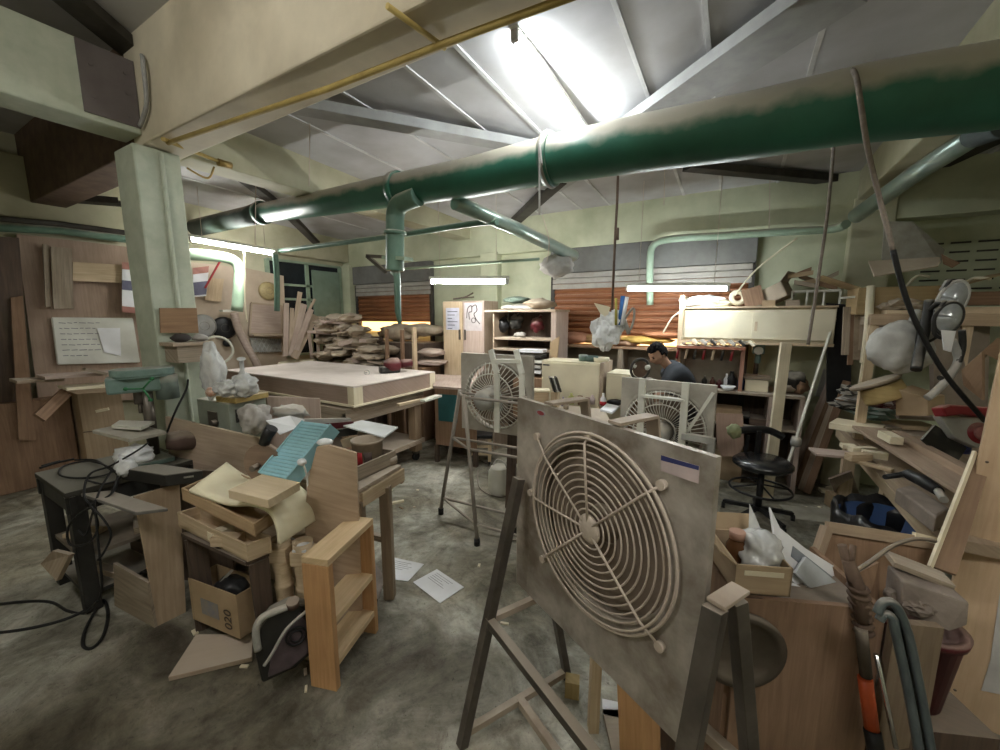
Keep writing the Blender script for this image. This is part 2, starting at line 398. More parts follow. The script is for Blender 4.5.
# posts of the back wall
struct('column_1', MB().box(-4.7, -2.42, YB-.12, YB-.005, 0, 2.9), greenw)
struct('column_2', MB().box(-3.62, -3.3, YB-.26, YB-.1, 0, 2.9), greenw, bev=.01)
struct('column_3', MB().box(.98, 1.32, YB-.26, YB-.005, 0, 3.1), greenw2, bev=.01)
struct('column_4', MB().box(.16, .98, YB-.1, YB-.005, 0, 2.9), greenw)
struct('column_5', MB().box(XL, -6.9+.2, YB-.3, YB-.005, 0, 2.9), greenw)
# lower dark paint band right of the shutters
# vent slots in the right hand wall
mb = MB()
for i in range(7):
    for j in range(6): mb.box(1.62+i*.19, 1.76+i*.19, YB-.012, YB+.01, 2.62-j*.09-.008, 2.62-j*.09+.008)
struct('trim_5', mb, steel_d)
struct('trim_6', MB().box(1.33, XR, YB-.03, YB-.01, 2.98, 3.0), steel_d)
# roller shutters
def shutter(name, x0, x1, zb, col):
    s = MB(); n = 0; z = zb
    while z < 2.3:
        s.lathe((x0, YB-.16, z+.04), (1, 0, 0), [(.001, 0), (.026, .001), (.026, x1-x0-.001), (.001, x1-x0)], 10); s.box(x0, x1, YB-.165, YB-.155, z, z+.08); z += .083
    o = struct(name, s, col)
    h = MB().box(x0-.03, x1+.03, YB-.235, YB-.02, 2.52, 2.86); h.build('shutter_housing', mat('housing grey', (.20, .20, .19), (.15, .15, .14)), o, bev=.01)
    h = MB()
    for k in range(3): h.box(x0, x1, YB-.2, YB-.13, 2.29+k*.077, 2.29+k*.077+.07)
    h.build('top_slat', mat('slat grey', (.42, .40, .36), (.33, .31, .28)), o, bev=.008)
    h = MB().box(x0-.03, x0+.03, YB-.19, YB-.13, 0, 2.5); h.build('guide_rail', steel_d, o)
    h = MB().box(x1-.03, x1+.03, YB-.19, YB-.13, 0, 2.5); h.build('guide_rail', steel_d, o)
shut = mat('orange brown shutter', (.33, .135, .06), (.23, .09, .04), scale=2, rough=.5, dust=.25, dustcol=(.42, .22, .12))
shutter('door_1', -6.65, -4.72, 1.80, shut)
shutter('door_2', -2.38, .14, 1.63, shut)
# daylight slits under the shutters
sun = emis('evening daylight', (1, .52, .18), .7)
struct('window_1', MB().box(-6.62, -4.75, YB-.1, YB-.09, 1.6, 1.79), sun)
struct('window_2', MB().box(-2.35, .1, YB-.1, YB-.09, 1.5, 1.62), sun)
# dark window in the left wall with green frame
wf = MB()
y0, y1, z0, z1 = 4.05, 5.5, 1.2, 2.86
wn = struct('window_3', MB().box(XL-.01, XL+.01, y0, y1, z0, z1), mat('night glass', (.02, .025, .03), rough=.15, bump=0))
for yy in (y0, 4.78, y1): wf.box(XL, XL+.05, yy-.03, yy+.03, z0, z1)
for zz in (z0, 2.45, 2.2, z1): wf.box(XL, XL+.05, y0, y1, zz-.02, zz+.02)
wf.build('window_frame', pipel, wn)
struct('door_3', MB().box(XL+.05, XL+.09, 4.85, 5.45, .9, 2.75), mat('green shutter leaf', (.22, .30, .24), (.17, .24, .19)), bev=.01)
# ================= LIGHTS =================
tubem = emis('lit fluorescent tube', (1, 1, .96), 34)
def lamp(label, a, b, loc=None, hang=None, r=.019, em=None):
    a, b = Vector(a), Vector(b); t = thing('fluorescent_light', label, 'ceiling light', (a+b)/2, None)
    d = (b-a).normalized(); x = d.cross(UP).normalized()
    MB().bar(a-d*.03+V(0, 0, .05), b+d*.03+V(0, 0, .05), .05, .035).build('housing', whitem, t, bev=.004)
    MB().tube([a.lerp(b, i/6) for i in range(7)], r, 12).build('tube', em or tubem, t)
    for p in (a-d*.012, b+d*.012): MB().ob(p+V(0, 0, .01), d*.012, x*.022, V(0, 0, .035)).build('end_cap', greyrag, t)
    if hang:
        for p in (a.lerp(b, .12), a.lerp(b, .88)): MB().tube([p+V(0, 0, .06), V(p.x, p.y, hang)], .003, 5).build('hanging_wire', wire, t)
    return t
lamp('tube light fixed under the ceiling between main beam and big green duct', D(516, 38, 2.5), D(590, 142, 3.5), em=emis('cool fluorescent tube', (.90, .97, 1), 20))
lamp('tube light hanging beside the green column, above the wall of fan covers', D(192, 240, 5.15), D(275, 254, 5.15+.35), hang=cz(2.6))
lamp('short tube light hanging above the two paper notices', YP(432, 282, 4.1), YP(506, 282, 4.1), hang=cz(4.1))
lamp('tube light hanging before the shutter, over the working person', YP(628, 289, 4.9), YP(727, 289, 4.9), hang=cz(5), em=bpy.data.materials['cool fluorescent tube'])
# two unseen tube lamps added near the camera to brighten the foreground
lamp('added unseen tube light in the near bay behind the photographer', (-2.3, -.9, 3.7), (-1.1, -.9, 3.7), hang=3.86, em=emis('added near bay tube', (1, .97, .91), 36))
lamp('added unseen tube light in the near bay, wood panel side', (.9, .0, 3.7), (2.1, .0, 3.7), hang=3.86, em=bpy.data.materials['added near bay tube'])
sc = bpy.context.scene
w = bpy.data.worlds.new('World'); sc.world = w; w.use_nodes = True
w.node_tree.nodes['Background'].inputs[0].default_value = (.5, .5, .5, 1); w.node_tree.nodes['Background'].inputs[1].default_value = .04
cam = bpy.data.cameras.new('camera'); co = bpy.data.objects.new('camera', cam); C.objects.link(co)
cam.sensor_width = 36; cam.lens = F*36/1000; cam.clip_start = .05
co.location = EYE
rm = Matrix((RT, FH*SP+UP*CP, -(FH*CP-UP*SP))).transposed(); co.rotation_euler = rm.to_euler()
sc.camera = co
sc.view_settings.view_transform = 'Standard'; sc.view_settings.look = 'None'; sc.view_settings.gamma = 1; sc.view_settings.use_curve_mapping = False
sc.view_settings.exposure = 2.35
sc.cycles.use_denoising = True; sc.cycles.max_bounces = 8; sc.cycles.diffuse_bounces = 5; sc.cycles.sample_clamp_indirect = 6
# ================= OVERHEAD PIPES =================
def yp_path(pts, Y): return [YP(x, y, Y) for x, y in pts]
t = thing('ventilation_duct', 'large dusty green round duct running under the whole ceiling', 'duct', YP(500, 165, 2.85))
cps = [(1090, 68), (1000, 86), (930, 95.5), (860, 105), (740, 128), (640, 144), (550, 160), (470, 178), (398, 190), (330, 202), (262, 213)]
cen = yp_path(cps, 2.85)
rad = [.185, .18, .18, .178, .172, .168, .16, .150, .138, .124, .105]
MB().tube(cen, rad, 32).build('duct_shell', ductg, t)
MB().tube([cen[-1]+V(.05, 0, 0), cen[-1]-V(.3, 0, 0), cen[-1]-V(1.6, 0, 0)], [.12, .11, .11], 24).build('reduced_end', mat('dark duct', (.06, .09, .075), (.04, .06, .05), dust=.5), t)
for i, (k, rr) in enumerate(((6, .172), (8, .150))):
    MB().tube([cen[k]-V(.03, 0, 0), cen[k]+V(.03, 0, 0)], rr+.008, 32).build('joint_collar', ductg, t)
MB().tube([cen[-1]-V(.03, 0, 0), cen[-1]+V(.03, 0, 0)], .128, 32).build('joint_collar', ductg, t)
c = cen[6]; s = MB(); s.ring(c, (1, 0, 0), .182, .011, 40, 8)
for a, b in (((0, -.18, .0), (.01, -.19, -.42)), ((0, -.18, .05), (.03, -.2, -.1))): s.tube(arc(c+V(*a), c+V(*b), .01, 6), .007, 6)
tag(s.build('rope_sling', greyrag), 'grey cloth strap tied around the middle of the big green duct', 'strap')
# branch elbow dropping from the duct
t = thing('duct_branch', 'green elbow pipe dropping from the big duct with a slide gate', 'pipe', YP(397, 270, 2.8))
e = lambda x, y: YP(x, y, 2.78)
MB().tube(smooth_path([e(418, 196), e(408, 200), e(399, 205), e(395.5, 214), e(395, 226), e(395, 256), e(395, 271)], 4), .082, 20).build('elbow', pipeg, t)
MB().tube([e(395, 231), e(395, 235)], .10, 20).build('flange', pipeg, t)
MB().bar(e(386, 258), e(409, 259), .11, .03).build('slide_gate', pipel, t)
MB().tube([e(395, 271), e(397, 276), e(398, 312), e(400, 324)], [.05, .032, .03, .018], 12).build('drop_pipe', pipeg, t)
MB().bar(e(367, 256), e(386, 272), .03).bar(e(384, 257), e(367, 256), .03).build('bracket', legm, t)
def pipe(label, pts, r, m, n=12, sm=4, parts=(), name='pipe', cat='pipe'):
    return tag(MB().tube(smooth_path(pts, sm) if sm else pts, r, n).build(name, m), label, cat)
pipe('thin green pipe running from the far tube light towards the main duct branch', [YP(278, 251, 3.3), YP(385, 237, 3.3), YP(470, 224, 3.3), YP(497, 222, 3.3)], .03, pipeg)
pipe('vertical thin green pipe standing beside the left end of the dark window', [YP(275, 252, 3.2), YP(277, 280, 3.2), YP(277, 311, 3.2)], .035, pipeg)
pipe('thin cream vertical pipe between light green elbow pipe and round sieve', [YP(244, 251, 3.0), YP(245, 300, 3.0), YP(247, 322, 3.0)], .010, cream)
pipe('light green elbow pipe bending down beside the green column', [XP(180, 254, -5.9), XP(215, 256, -5.9), XP(233, 260, -5.9), XP(239.5, 270, -5.9), XP(239, 285, -5.9), XP(237, 311, -5.9)], .07, mat('bright green pipe', (.45, .62, .46), (.36, .50, .37), rough=.45, dust=.4), 16)
pipe('silver green pipe slanting down behind the middle of the big duct', [D(455, 202, 3.6), D(515, 228, 4.1), D(574, 256, 4.8)], .065, silverg, 20, 0)
t = D(574, 256, 4.8)
tag(MB().blob(D(557, 266, 4.7), .20, .12, .12, .3, 3, 3).build('cloth_bundle', greyrag), 'brownish cloth bundle hanging at the end of silver green pipe', 'cloth')
pipe('thin rail pipe hanging level just above the short tube light', [YP(400, 269, 4.0), YP(470, 264, 4.0), YP(539, 259, 4.0)], .016, pipel, 8, 0)
pipe('grey green pipe along the lintel with an elbow dropping to the working person', [YP(650, 305, 5.45), YP(650, 262, 5.45), YP(654, 245, 5.45), YP(672, 239, 5.45), YP(720, 236, 5.45), YP(780, 232, 5.45), YP(832, 229, 5.45), YP(846, 224, 5.3)], .042, pipel, 14)
t = thing('metal_pipe', 'shiny silver green pipe rising to the big duct beside the right pillar', 'pipe', D(910, 180, 3.2))
MB().tube([D(856, 216, 4.0), D(916, 173, 3.3), D(977, 134, 2.75)], .068, 20).build('pipe_shell', silverg, t)
MB().tube(smooth_path([D(977, 134, 2.75), D(992, 128, 2.6), D(1010, 122, 2.45)], 4), .078, 20).build('elbow_end', mat('dark elbow', (.08, .10, .10)), t)
# yellow pipe under the main beam
t = thing('gas_pipe', 'thin yellow pipe fixed under the main beam, with a brass valve', 'pipe', Z(330, 92, 3.1))
MB().tube([Z(168, 143, 3.1), Z(330, 88, 3.1), Z(440, 45, 3.1), Z(600, -14, 3.1)], .016, 10).build('pipe_run', yellowp, t)
MB().tube([Z(430, 44, 3.115)+V(0, -.26, 0), Z(445, 48, 3.115)], .012, 8).build('clip', yellowp, t)
MB().tube([Z(163, 139, 3.1), XP(190, 150, -3.75), XP(215, 160, -3.75), XP(232, 166, -3.75)], .014, 10).build('pipe_run', yellowp, t)
MB().cyl(XP(218, 162, -3.75), (0, 1, 0), .028, .1, 12).build('valve', mat('brass', (.45, .32, .12), metal=.6, rough=.4), t)
MB().tube(smooth_path([XP(187, 168, -3.75), XP(203, 177, -3.75), XP(210, 177, -3.75), XP(214, 167, -3.75)], 4), .008, 8).build('copper_bend', MATS['brass'], t)
pipe('grey electric conduit bent around the corner where beam meets plate', [Z(238, -4, 3.83), Z(190, 27, 3.83), Z(146, 51, 3.8), YP(143, 60, 1.37), YP(146, 90, 1.37), YP(146, 108, 1.37), YP(140, 126, 1.37)], .014, steel_l, 8)
pipe('thin pipe along the left wall above the brown hardboard', [XP(-20, 226, -6.7), XP(60, 230, -6.7), XP(135, 240, -6.7)], .05, pipeg, 10, 0)
pipe('dark pipe along the left wall just over the brown hardboard edge', [XP(-20, 217, -6.5), XP(60, 224, -6.5), XP(135, 234, -6.5)], .03, steel_d, 10, 0)
def cord(label, pts, r, m, name='cord', cat='cord'): return tag(MB().tube(smooth_path(pts, 8), r, 7).build(name, m), label, cat)
t = thing('hanging_cable', 'long cable looped over the big duct, dangling to the red saw', 'cable', D(880, 200, 2.2))
rope = mat('dirty rope', (.26, .22, .18), (.17, .14, .12), bump=.3, scale=30)
MB().tube(smooth_path([YP(836, 100, 3.1), YP(845, 76, 2.95), YP(850, 70, 2.8), YP(856, 76, 2.66), D(861, 106, 2.03), D(868, 150, 2.08), D(880, 200, 2.17), D(893, 250, 2.14)], 6), .012, 8).build('dusty_upper_length', rope, t)
MB().tube(smooth_path([D(893, 250, 2.14), D(905, 295, 2.14), D(922, 335, 2.14), D(948, 378, 2.14), D(985, 421, 2.14)], 6), .0125, 8).build('black_lower_length', rubber, t)
cord('dark cord hanging straight from the duct in front of the cream wall cabinet', [D(834, 145, 2.75), D(829, 200, 2.75), D(824, 240, 2.75), D(815, 300, 2.75), D(808, 345, 2.75)], .010, rope)
t = thing('hanging_rod', 'thin metal rod hanging from the ceiling, carrying a bag of tools', 'rod', D(615, 230, 3.9))
MB().tube([D(618, 176, 3.9), D(617, 205, 3.9), D(615, 240, 3.9), D(612, 312, 3.9)], .012, 8).build('rod', rust, t)
MB().tube([D(617, 228, 3.9), D(617, 240, 3.9)], .019, 8).build('coupling', rust, t)
cord('thin loose string hanging down from the rope strap on the duct', [cen[6]+V(.03, -.19, -.42), D(549, 240, 2.9), D(547, 262, 2.9)], .003, wire, 'string', 'string')
for q, (x, y0, y1, dd) in enumerate(((256, 170, 250, 4.4), (310, 120, 186, 3.6), (665, 150, 205, 4.3), (770, 175, 232, 4.6))):
    tag(MB().tube([D(x, y0, dd), D(x-1, y1, dd)], .004, 5).build('hanging_wire', wire), ['thin wire hanging near the dark ceiling brace left of the duct end', 'thin wire hanging beneath the grey ceiling steel at its near end', 'thin wire hanging in front of the lintel near the elbow pipe', 'thin wire holding the lintel pipe beside the right pillar'][q], 'wire')
# ================= FANS =================
def fan_body(t, o, u, nrm, S, cu, cv, rad, m, front=True, lip=.05):
    """square panel with round hole; o top-left corner, u along the top, down = -UP, nrm towards the grille side"""
    dn = -UP; cc = o+u*cu+dn*cv; b = MB(); N = 72; th = .004
    def edge(a):
        ca, sa = math.cos(a), math.sin(a); ts = []
        if ca > 1e-6: ts.append((S-cu)/ca)
        if ca < -1e-6: ts.append(-cu/ca)
        if sa > 1e-6: ts.append((S-cv)/sa)
        if sa < -1e-6: ts.append(-cv/sa)
        return min(ts)
    angs = sorted([2*PI*i/N for i in range(N)]+[math.atan2(y-cv, x-cu) % (2*PI) for x in (0, S) for y in (0, S)])
    rows = []
    for a in angs:
        dv = u*math.cos(a)+dn*math.sin(a)
        rows.append([b.bm.verts.new(cc+dv*rad+nrm*k) for k in (-.05, 0)]+[b.bm.verts.new(cc+dv*(rad+.02)+nrm*.012), b.bm.verts.new(cc+dv*(rad+.035)), b.bm.verts.new(cc+dv*edge(a)), b.bm.verts.new(cc+dv*edge(a)-nrm*lip), b.bm.verts.new(cc+dv*(edge(a)-.02)-nrm*lip)])
    for A, B in zip(rows, rows[1:]+rows[:1]):
        for k in range(6): b.face([A[k], B[k], B[k+1], A[k+1]], k in (0, 1, 2))
    b.build('fan_panel', m, t, solid=.003)
    return cc
def rot2(u, v, a): return u*math.cos(a)+v*math.sin(a)
# --- big front fan
S = .93; TL = V(-.835, 1.60, 1.53); U = (V(-.004, 1.155, 1.53)-TL).normalized(); NR = V(U.y, -U.x, 0)   # NR faces the camera
if NR.dot(EYE-TL) < 0: NR = -NR
t = thing('industrial_fan', 'big dusty square-panel fan with round wire grille, nearest the camera', 'fan', TL+U*S/2-UP*1.53)
pc = PL(597, 528, TL, NR); CU = (pc-TL).dot(U); CV = (TL-pc).z
0 and print('FAN', CU, CV, [((PL(x,y,TL,NR)-TL).dot(U)) for x,y in ((530,490),(683,600),(575,434),(640,635))], [(TL-PL(x,y,TL,NR)).z for x,y in ((575,434),(640,635))])
RAD = .315
CU = .507
cc = fan_body(t, TL, U, NR, S, CU, CV, RAD, galv, lip=.022)
# inner shroud tunnel
MB().lathe(cc-NR*.22, NR, [(RAD-.03, 0), (RAD, .17)], 56).build('shroud', mat('dusty shroud', (.30, .24, .19), (.20, .16, .13), dust=.3), t, solid=.003)
g = MB(); h = NR
for k in range(11):
    rr = .045+.0265*k
    g.ring(cc+NR*(.030-.004*(rr/RAD)**2), NR, rr, .0036, 64, 6)
g.ring(cc+NR*.02, NR, RAD+.035, .006, 64, 6); g.ring(cc+NR*.03, NR, RAD+.018, .0045, 64, 6)
gr = g.build('wire_grille', wire, t)
hb = MB().lathe(cc+NR*.028, NR, [(0, .014), (.035, .012), (.052, .004), (.055, 0)], 28); hb.build('grille_badge', wire, gr)
for px_, py_ in ((664, 484), (539, 436), (545, 558), (662, 645), (533, 492), (591, 436)):
    tip = PL(px_, py_, TL, NR); dv = (tip-cc).normalized(); tip = tip+NR*.012
    MB().tube([cc+NR*.036+dv*.03, cc+NR*.036+dv*.2, cc+NR*.034+dv*RAD, tip], .0048, 6).cyl(tip-NR*.012, NR, .016, .02, 12).build('grille_spoke', wire, gr)
hub = MB().lathe(cc-NR*.14, NR, [(0, .12), (.05, .115), (.075, .09), (.08, 0)], 28).build('fan_hub', bladem, t)
for i in range(5):
    a0 = 2*PI*i/5+.5
    def bl(p, q, a0=a0):
        r0 = .07+.215*p; a = a0+(q-.5)*(.55+.5*p)+.2*p
        return cc-NR*(.10+(q-.5)*.09*(1-.3*p))+rot2(U, -UP, a)*r0
    MB().sheet(bl, 6, 6).build('fan_blade', bladem, hub, solid=.003)
MB().cyl(cc-NR*.42, NR, .10, .24, 24).lathe(cc-NR*.45, NR, [(.0, 0), (.07, 0), (.10, .03)], 24).build('motor', greym, t)
for sx in (.24, .62):      # brackets that carry the motor, folded over the top edge
    p = TL+U*(sx*S)
    m_ = MB().bar(p+V(0, 0, .012)+NR*0, p-NR*.2+V(0, 0, .012), .055, .012)
    m_.bar(p-NR*.2+V(0, 0, .012), p-NR*.34-UP*.80, .055, .012, up=NR)
    m_.build('motor_bracket', tanm, t, bev=.002)
MB().bar(cc-NR*.335-U*.2, cc-NR*.335+U*.2, .05, .01, up=NR).build('motor_plate', tanm, t)
# maker labels
q = [PL(x, y, TL, NR)+NR*.002 for x, y in ((662, 455), (700, 466), (699, 483.5), (661.5, 470.5))]
lb = MB().slab(q, .002).build('maker_label', pink, t)
q2 = [PL(x, y, TL, NR)+NR*.0032 for x, y in ((662, 455), (700, 466), (699.5, 470), (661.8, 460))]
MB().slab(q2, .001).build('label_header', navy, lb)
for yy in (0.3, .5, .7): MB().bar(q[0].lerp(q[3], .35+yy*.5)+U*.03+NR*.001, q[1].lerp(q[2], .35+yy*.5)-U*.02+NR*.001, .004, .001, up=NR).build('printed_line', mat('faded print', (.5, .3, .4)), lb)
oc = PL(541, 413, TL, NR)
b = MB(); b.slab([oc+rot2(U, UP, a*PI/10)*.035*(1 if 1 else 0)+UP*0 if False else oc+U*math.cos(a*PI/10)*.032+UP*math.sin(a*PI/10)*.014+NR*.002 for a in range(20)], .002); ol = b.build('oval_badge', mat('badge grey', (.45, .45, .47)), t)
b = MB(); b.slab([oc+U*math.cos(a*PI/10)*.024+UP*math.sin(a*PI/10)*.009+NR*.0032 for a in range(20)], .001); b.build('badge_centre', mat('badge red', (.35, .06, .07)), ol)
# stand
def st(name, a, b, w=.035, m=legm, tt=None): return MB().bar(a, b, w, tt or w).build(name, m, t, bev=.002)
FL = Z(462, 746, .0); nB = -NR
fl_top = PL(519, 478, TL+NR*.05, NR)
st('leg', FL, fl_top, .042)
fl_tie = FL.lerp(fl_top, .47)
back = fl_tie-NR*.36; back.z = fl_tie.z
st('stand_rail', fl_tie, back, .03, tanm)
RB = V(*Z(575, 690, 0)); RB = FL-NR*.62
st('leg', RB, V(back.x, back.y, back.z)-U*0+UP*.35+NR*.08, .035)
st('stand_rail', FL+UP*.06, RB+UP*.06, .032, tanm)
FRf = FL+U*.93; fr_top = fl_top+U*.90
st('leg', FRf, fr_top-UP*.03, .05)
RBr = RB+U*.95
st('leg', RBr, fr_top-NR*.105-UP*.05, .04)
st('stand_rail', fr_top-UP*.02, fr_top-NR*.12-UP*.02, .05, tanm, .012)
st('stand_rail', fl_tie, fl_tie+U*.93, .036)
st('stand_rail', back, back+U*.93, .036, tanm)
st('stand_rail', FRf+UP*.06, RBr+UP*.06, .032, tanm)
st('stand_rail', fl_tie+U*.93, back+U*.93, .036, tanm)
mid = (FL+RB)/2+UP*.06
st('stand_rail', mid, mid+U*.93, .036, tanm)
# --- the two fans behind: motor side, radial wire guards
def back_fan(label, o, u, S, rad, cvf=.5, rows=(.35, .7, 1.0), nsp=44, tilt=0):
    n = V(u.y, -u.x, 0)
    if n.dot(EYE-o) < 0: n = -n
    t = thing('pedestal_fan', label, 'fan', V((o+u*S/2).x, (o+u*S/2).y, 0))
    cc = fan_body(t, o, u, n, S, S*.5, S*cvf, rad, mat('pale dusty panel', (.52, .49, .43), (.38, .35, .30), metal=.1, rough=.5, dust=.5), lip=.04)
    g = MB(); s_ = .06
    for k in range(nsp):
        dv = rot2(u, -UP, 2*PI*k/nsp); g.tube([cc+n*s_+dv*.1, cc+n*(s_+.04)+dv*rad*.6, cc+n*.02+dv*(rad+.01)], .0035, 5)
    for f_ in rows: g.ring(cc+n*(s_+.03 if f_ < .9 else .02), n, rad*f_, .006, 40, 6)
    g.build('wire_guard', mat('cream wire', (.76, .74, .67), (.62, .60, .54)), t)
    mo = MB().lathe(cc+n*.05, n, [(.0, .22), (.06, .22), (.09, .19), (.095, .0)], 24).build('motor', greym, t)
    MB().box(cc.x-.05, cc.x+.05, cc.y-.05, cc.y+.05, cc.z-.14, cc.z-.07).build('terminal_box', greym, mo)
    for i in range(5):
        def bl(p, q, a0=2*PI*i/5):
            r0 = .07+(rad-.1)*p; a = a0+(q-.5)*(.6+.4*p)
            return cc-n*(.06+(q-.5)*.06)+rot2(u, -UP, a)*r0
        MB().sheet(bl, 4, 4).build('fan_blade', bladem, t, solid=.003)
    return t, cc, n
# fan 2, on a tall trestle of thin legs
o2 = D(461, 352, 3.72); e2 = D(527, 353, 3.42); u2 = (e2-o2); u2.z = 0; S2 = u2.length; u2.normalize(); o2.z = e2.z = 1.56
t, cc, n = back_fan('square fan on a tall thin-legged trestle, beside the big box panel', o2, u2, .72, .30, .52)
for xx in (491, 516):
    a = D(xx, 350, 3.30); b = D(xx+6, 374, 3.2); c = D(xx+6, 432, 3.2)
    MB().bar(a, b, .045, .02, up=n).bar(b, c, .045, .02, up=n).build('motor_frame_bar', whitem, t)
MB().bar(D(493, 361, 3.25), D(520, 361, 3.25), .03, .05, up=n).build('motor_frame_bar', whitem, t)
q = lambda x, y, d: D(x, y, d)
L1, L2 = Z(441, 514, 0), Z(477, 545, 0); L3 = L1+u2*.78; L4 = L2+u2*.78
A1, A2 = D(460, 390, 3.45), D(464, 388, 3.25); zt = A1.z; A2.z = zt; A3, A4 = A1+u2*.62, A2+u2*.62
for f_, tp in ((L1, A1), (L2, A2), (L3, A3), (L4, A4)):
    lg = MB().tube([f_+UP*.05, tp], .017, 8).build('leg', mat('thin grey leg', (.36, .33, .29), (.25, .22, .19), dust=.4), t)
    MB().cyl(f_, UP, .026, .06, 12).build('rubber_foot', rubber, lg)
tm = MATS['thin grey leg']
for k in (.02, .36, .86):
    pts = [a.lerp(b, k) for a, b in ((A1, L1), (A2, L2), (A4, L4), (A3, L3))]
    for a, b in zip(pts, pts[1:]+pts[:1]): MB().tube([a, b], .012, 7).build('cross_rail', tm, t)
# fan 3 between the front fan and the person
o3 = D(622, 380, 3.72); e3 = D(717, 386, 3.25); u3 = e3-o3; u3.z = 0; u3.normalize(); o3.z = 1.33
S3 = (V(e3.x, e3.y, 0)-V(o3.x, o3.y, 0)).length
t, cc, n = back_fan('square fan seen from its motor side, in front of the person', o3, u3, S3, .345, .55, nsp=56)
for f_ in (.30, .74):
    p = o3+u3*(S3*f_)+n*.16
    MB().bar(p+UP*.03, p-UP*.75, .055, .03, up=n).build('motor_frame_bar', whitem, t)
MB().bar(o3+u3*(S3*.3)+n*.16-UP*.12, o3+u3*(S3*.74)+n*.16-UP*.12, .02, .07, up=n).build('motor_frame_bar', whitem, t)
MB().bar(o3+u3*(S3*.74)+n*.17-UP*.42, o3+u3*(S3*1.02)+n*.17-UP*.42, .05, .06, up=n).bar(o3+u3*(S3*1.02)+n*.17-UP*.40, o3+u3*(S3*1.03)+n*.17-UP*.9, .05, .05, up=n).build('side_bracket', greym, t)
MB().bar(o3+u3*(S3*.74)+n*.12-UP*.45, o3+u3*(S3*.98)+n*.06-UP*.05, .025, .02, up=n).build('diagonal_stay', whitem, t)
for a in (0, 1):
    for b in (0, 1):
        p = o3+u3*(S3*(.06+.88*a))+n*(.25-.5*b); MB().bar(V(p.x, p.y, 0), V(p.x, p.y, o3.z-.9), .035).build('leg', legm, t)
for a in (.06, .94): MB().bar(V(*(o3+u3*(S3*a)+n*.25).xy, .46), V(*(o3+u3*(S3*a)-n*.25).xy, .46), .035).build('cross_rail', legm, t)
for b in (-.25, .25): MB().bar(V(*(o3+u3*(S3*.06)+n*b).xy, .42), V(*(o3+u3*(S3*.94)+n*b).xy, .42), .03).build('cross_rail', legm, t)
# ================= LEFT SIDE =================
def fp(z, N, L, R_):
    n, l, r = Z(*N, z), Z(*L, z), Z(*R_, z); return [n, r, r+l-n, l]
def prism(name, m, pts, h, parent=None, bev=.002): return MB().slab(pts, V(0, 0, h) if False else V(0, 0, h)).build(name, m, parent, bev=bev)
def block(pts, h):     # pts = top outline, extends h downwards
    b = MB(); nn = (pts[1]-pts[0]).cross(pts[2]-pts[1])
    b.slab(pts, V(0, 0, h)); return b
def open_box(pts, h, th):      # four walls and a bottom under the top outline pts
    b = MB(); c = sum(pts, V(0, 0, 0))/4
    for i in range(4):
        a, d = pts[i], pts[(i+1) % 4]; n = (d-a).cross(UP).normalized()
        if n.dot(c-a) < 0: n = -n
        b.ob((a+d)/2+n*th/2-UP*h/2, (d-a)/2, n*th/2, UP*h/2)
    b.slab([p-UP*(h-th) for p in pts], V(0, 0, th)); return b
# hardboard on the left wall, with whiteboard
panel('hardboard_sheet', 'large brown hardboard sheet on the left wall behind the whiteboard', 'board', [XP(16, 234, -6.87), XP(128, 247, -6.87), XP(150, 400, -6.87), XP(38, 400, -6.87)], .015, W('brown hardboard', (.42, .31, .24), (.33, .24, .18)))
t = thing('whiteboard', 'white writing board with faint handwriting on brown hardboard', 'whiteboard', XP(95, 340, -6.83))
wp = [XP(52, 318, -6.82), XP(132, 318.5, -6.82), XP(139, 362, -6.82), XP(58, 364, -6.82)]
wb = MB().slab(wp, .02).build('board_face', mat('used whiteboard', (.74, .74, .68), (.64, .64, .58), scale=4), t)
fr = MB()
for a, b in zip(wp, wp[1:]+wp[:1]): fr.bar(a, b, .015, .015, up=V(1, 0, 0))
fr.build('board_frame', whitem, t)
wr = MB()
for r_ in range(7):
    y0 = .10+r_*.12; x = .06
    while x < (.5 if r_ < 6 else .35):
        L_ = R.uniform(.03, .09); a = wp[0].lerp(wp[3], y0).lerp(wp[1].lerp(wp[2], y0), x); b2 = wp[0].lerp(wp[3], y0+R.uniform(-.015, .015)).lerp(wp[1].lerp(wp[2], y0), x+L_)
        wr.bar(a+V(.026, 0, 0), b2+V(.026, 0, 0), .008, .002, up=V(1, 0, 0)); x += L_+.02
wr.build('handwriting', mat('pen strokes', (.25, .25, .27), bump=0), wb)
wq = [XP(97, 328, -6.79), XP(120, 328, -6.79), XP(121, 356, -6.79), XP(104, 352, -6.79)]
MB().slab(wq, .003).build('paper_note', whitep, wb)
for k, (x0, x1, ya, yb) in enumerate(((42, 48, 244, 307), (50, 71, 247, 309))):
    panel('wooden_board', ['narrow grey board standing against the hardboard sheet', 'wide grey board standing beside the narrow one on the hardboard'][k], 'board', [XP(x0, ya, -6.8+k*.03), XP(x1, ya+2, -6.8+k*.03), XP(x1+2, yb, -6.74+k*.03), XP(x0+3, yb, -6.74+k*.03)], .03, oldwood, 'boards on the hardboard')
panel('wooden_board', 'light horizontal strip of wood across the upper hardboard', 'board', [XP(72, 262, -6.8), XP(122, 265, -6.8), XP(122, 283, -6.8), XP(72, 281, -6.8)], .03, pine)
panel('brown_board', 'tall rounded brown board standing left of the hardboard sheet', 'board', [XP(10, 298, -6.7), XP(22, 296, -6.7), XP(35, 440, -6.6), XP(18, 440, -6.6)], .03, brown)
tag(MB().slab([XP(-30, 235, -6.75), XP(18, 238, -6.75), XP(36, 455, -6.75), XP(-30, 470, -6.75)], .04).build('dark_board', darkwood), 'dark wood panel standing at the left edge of the hall', 'panel')
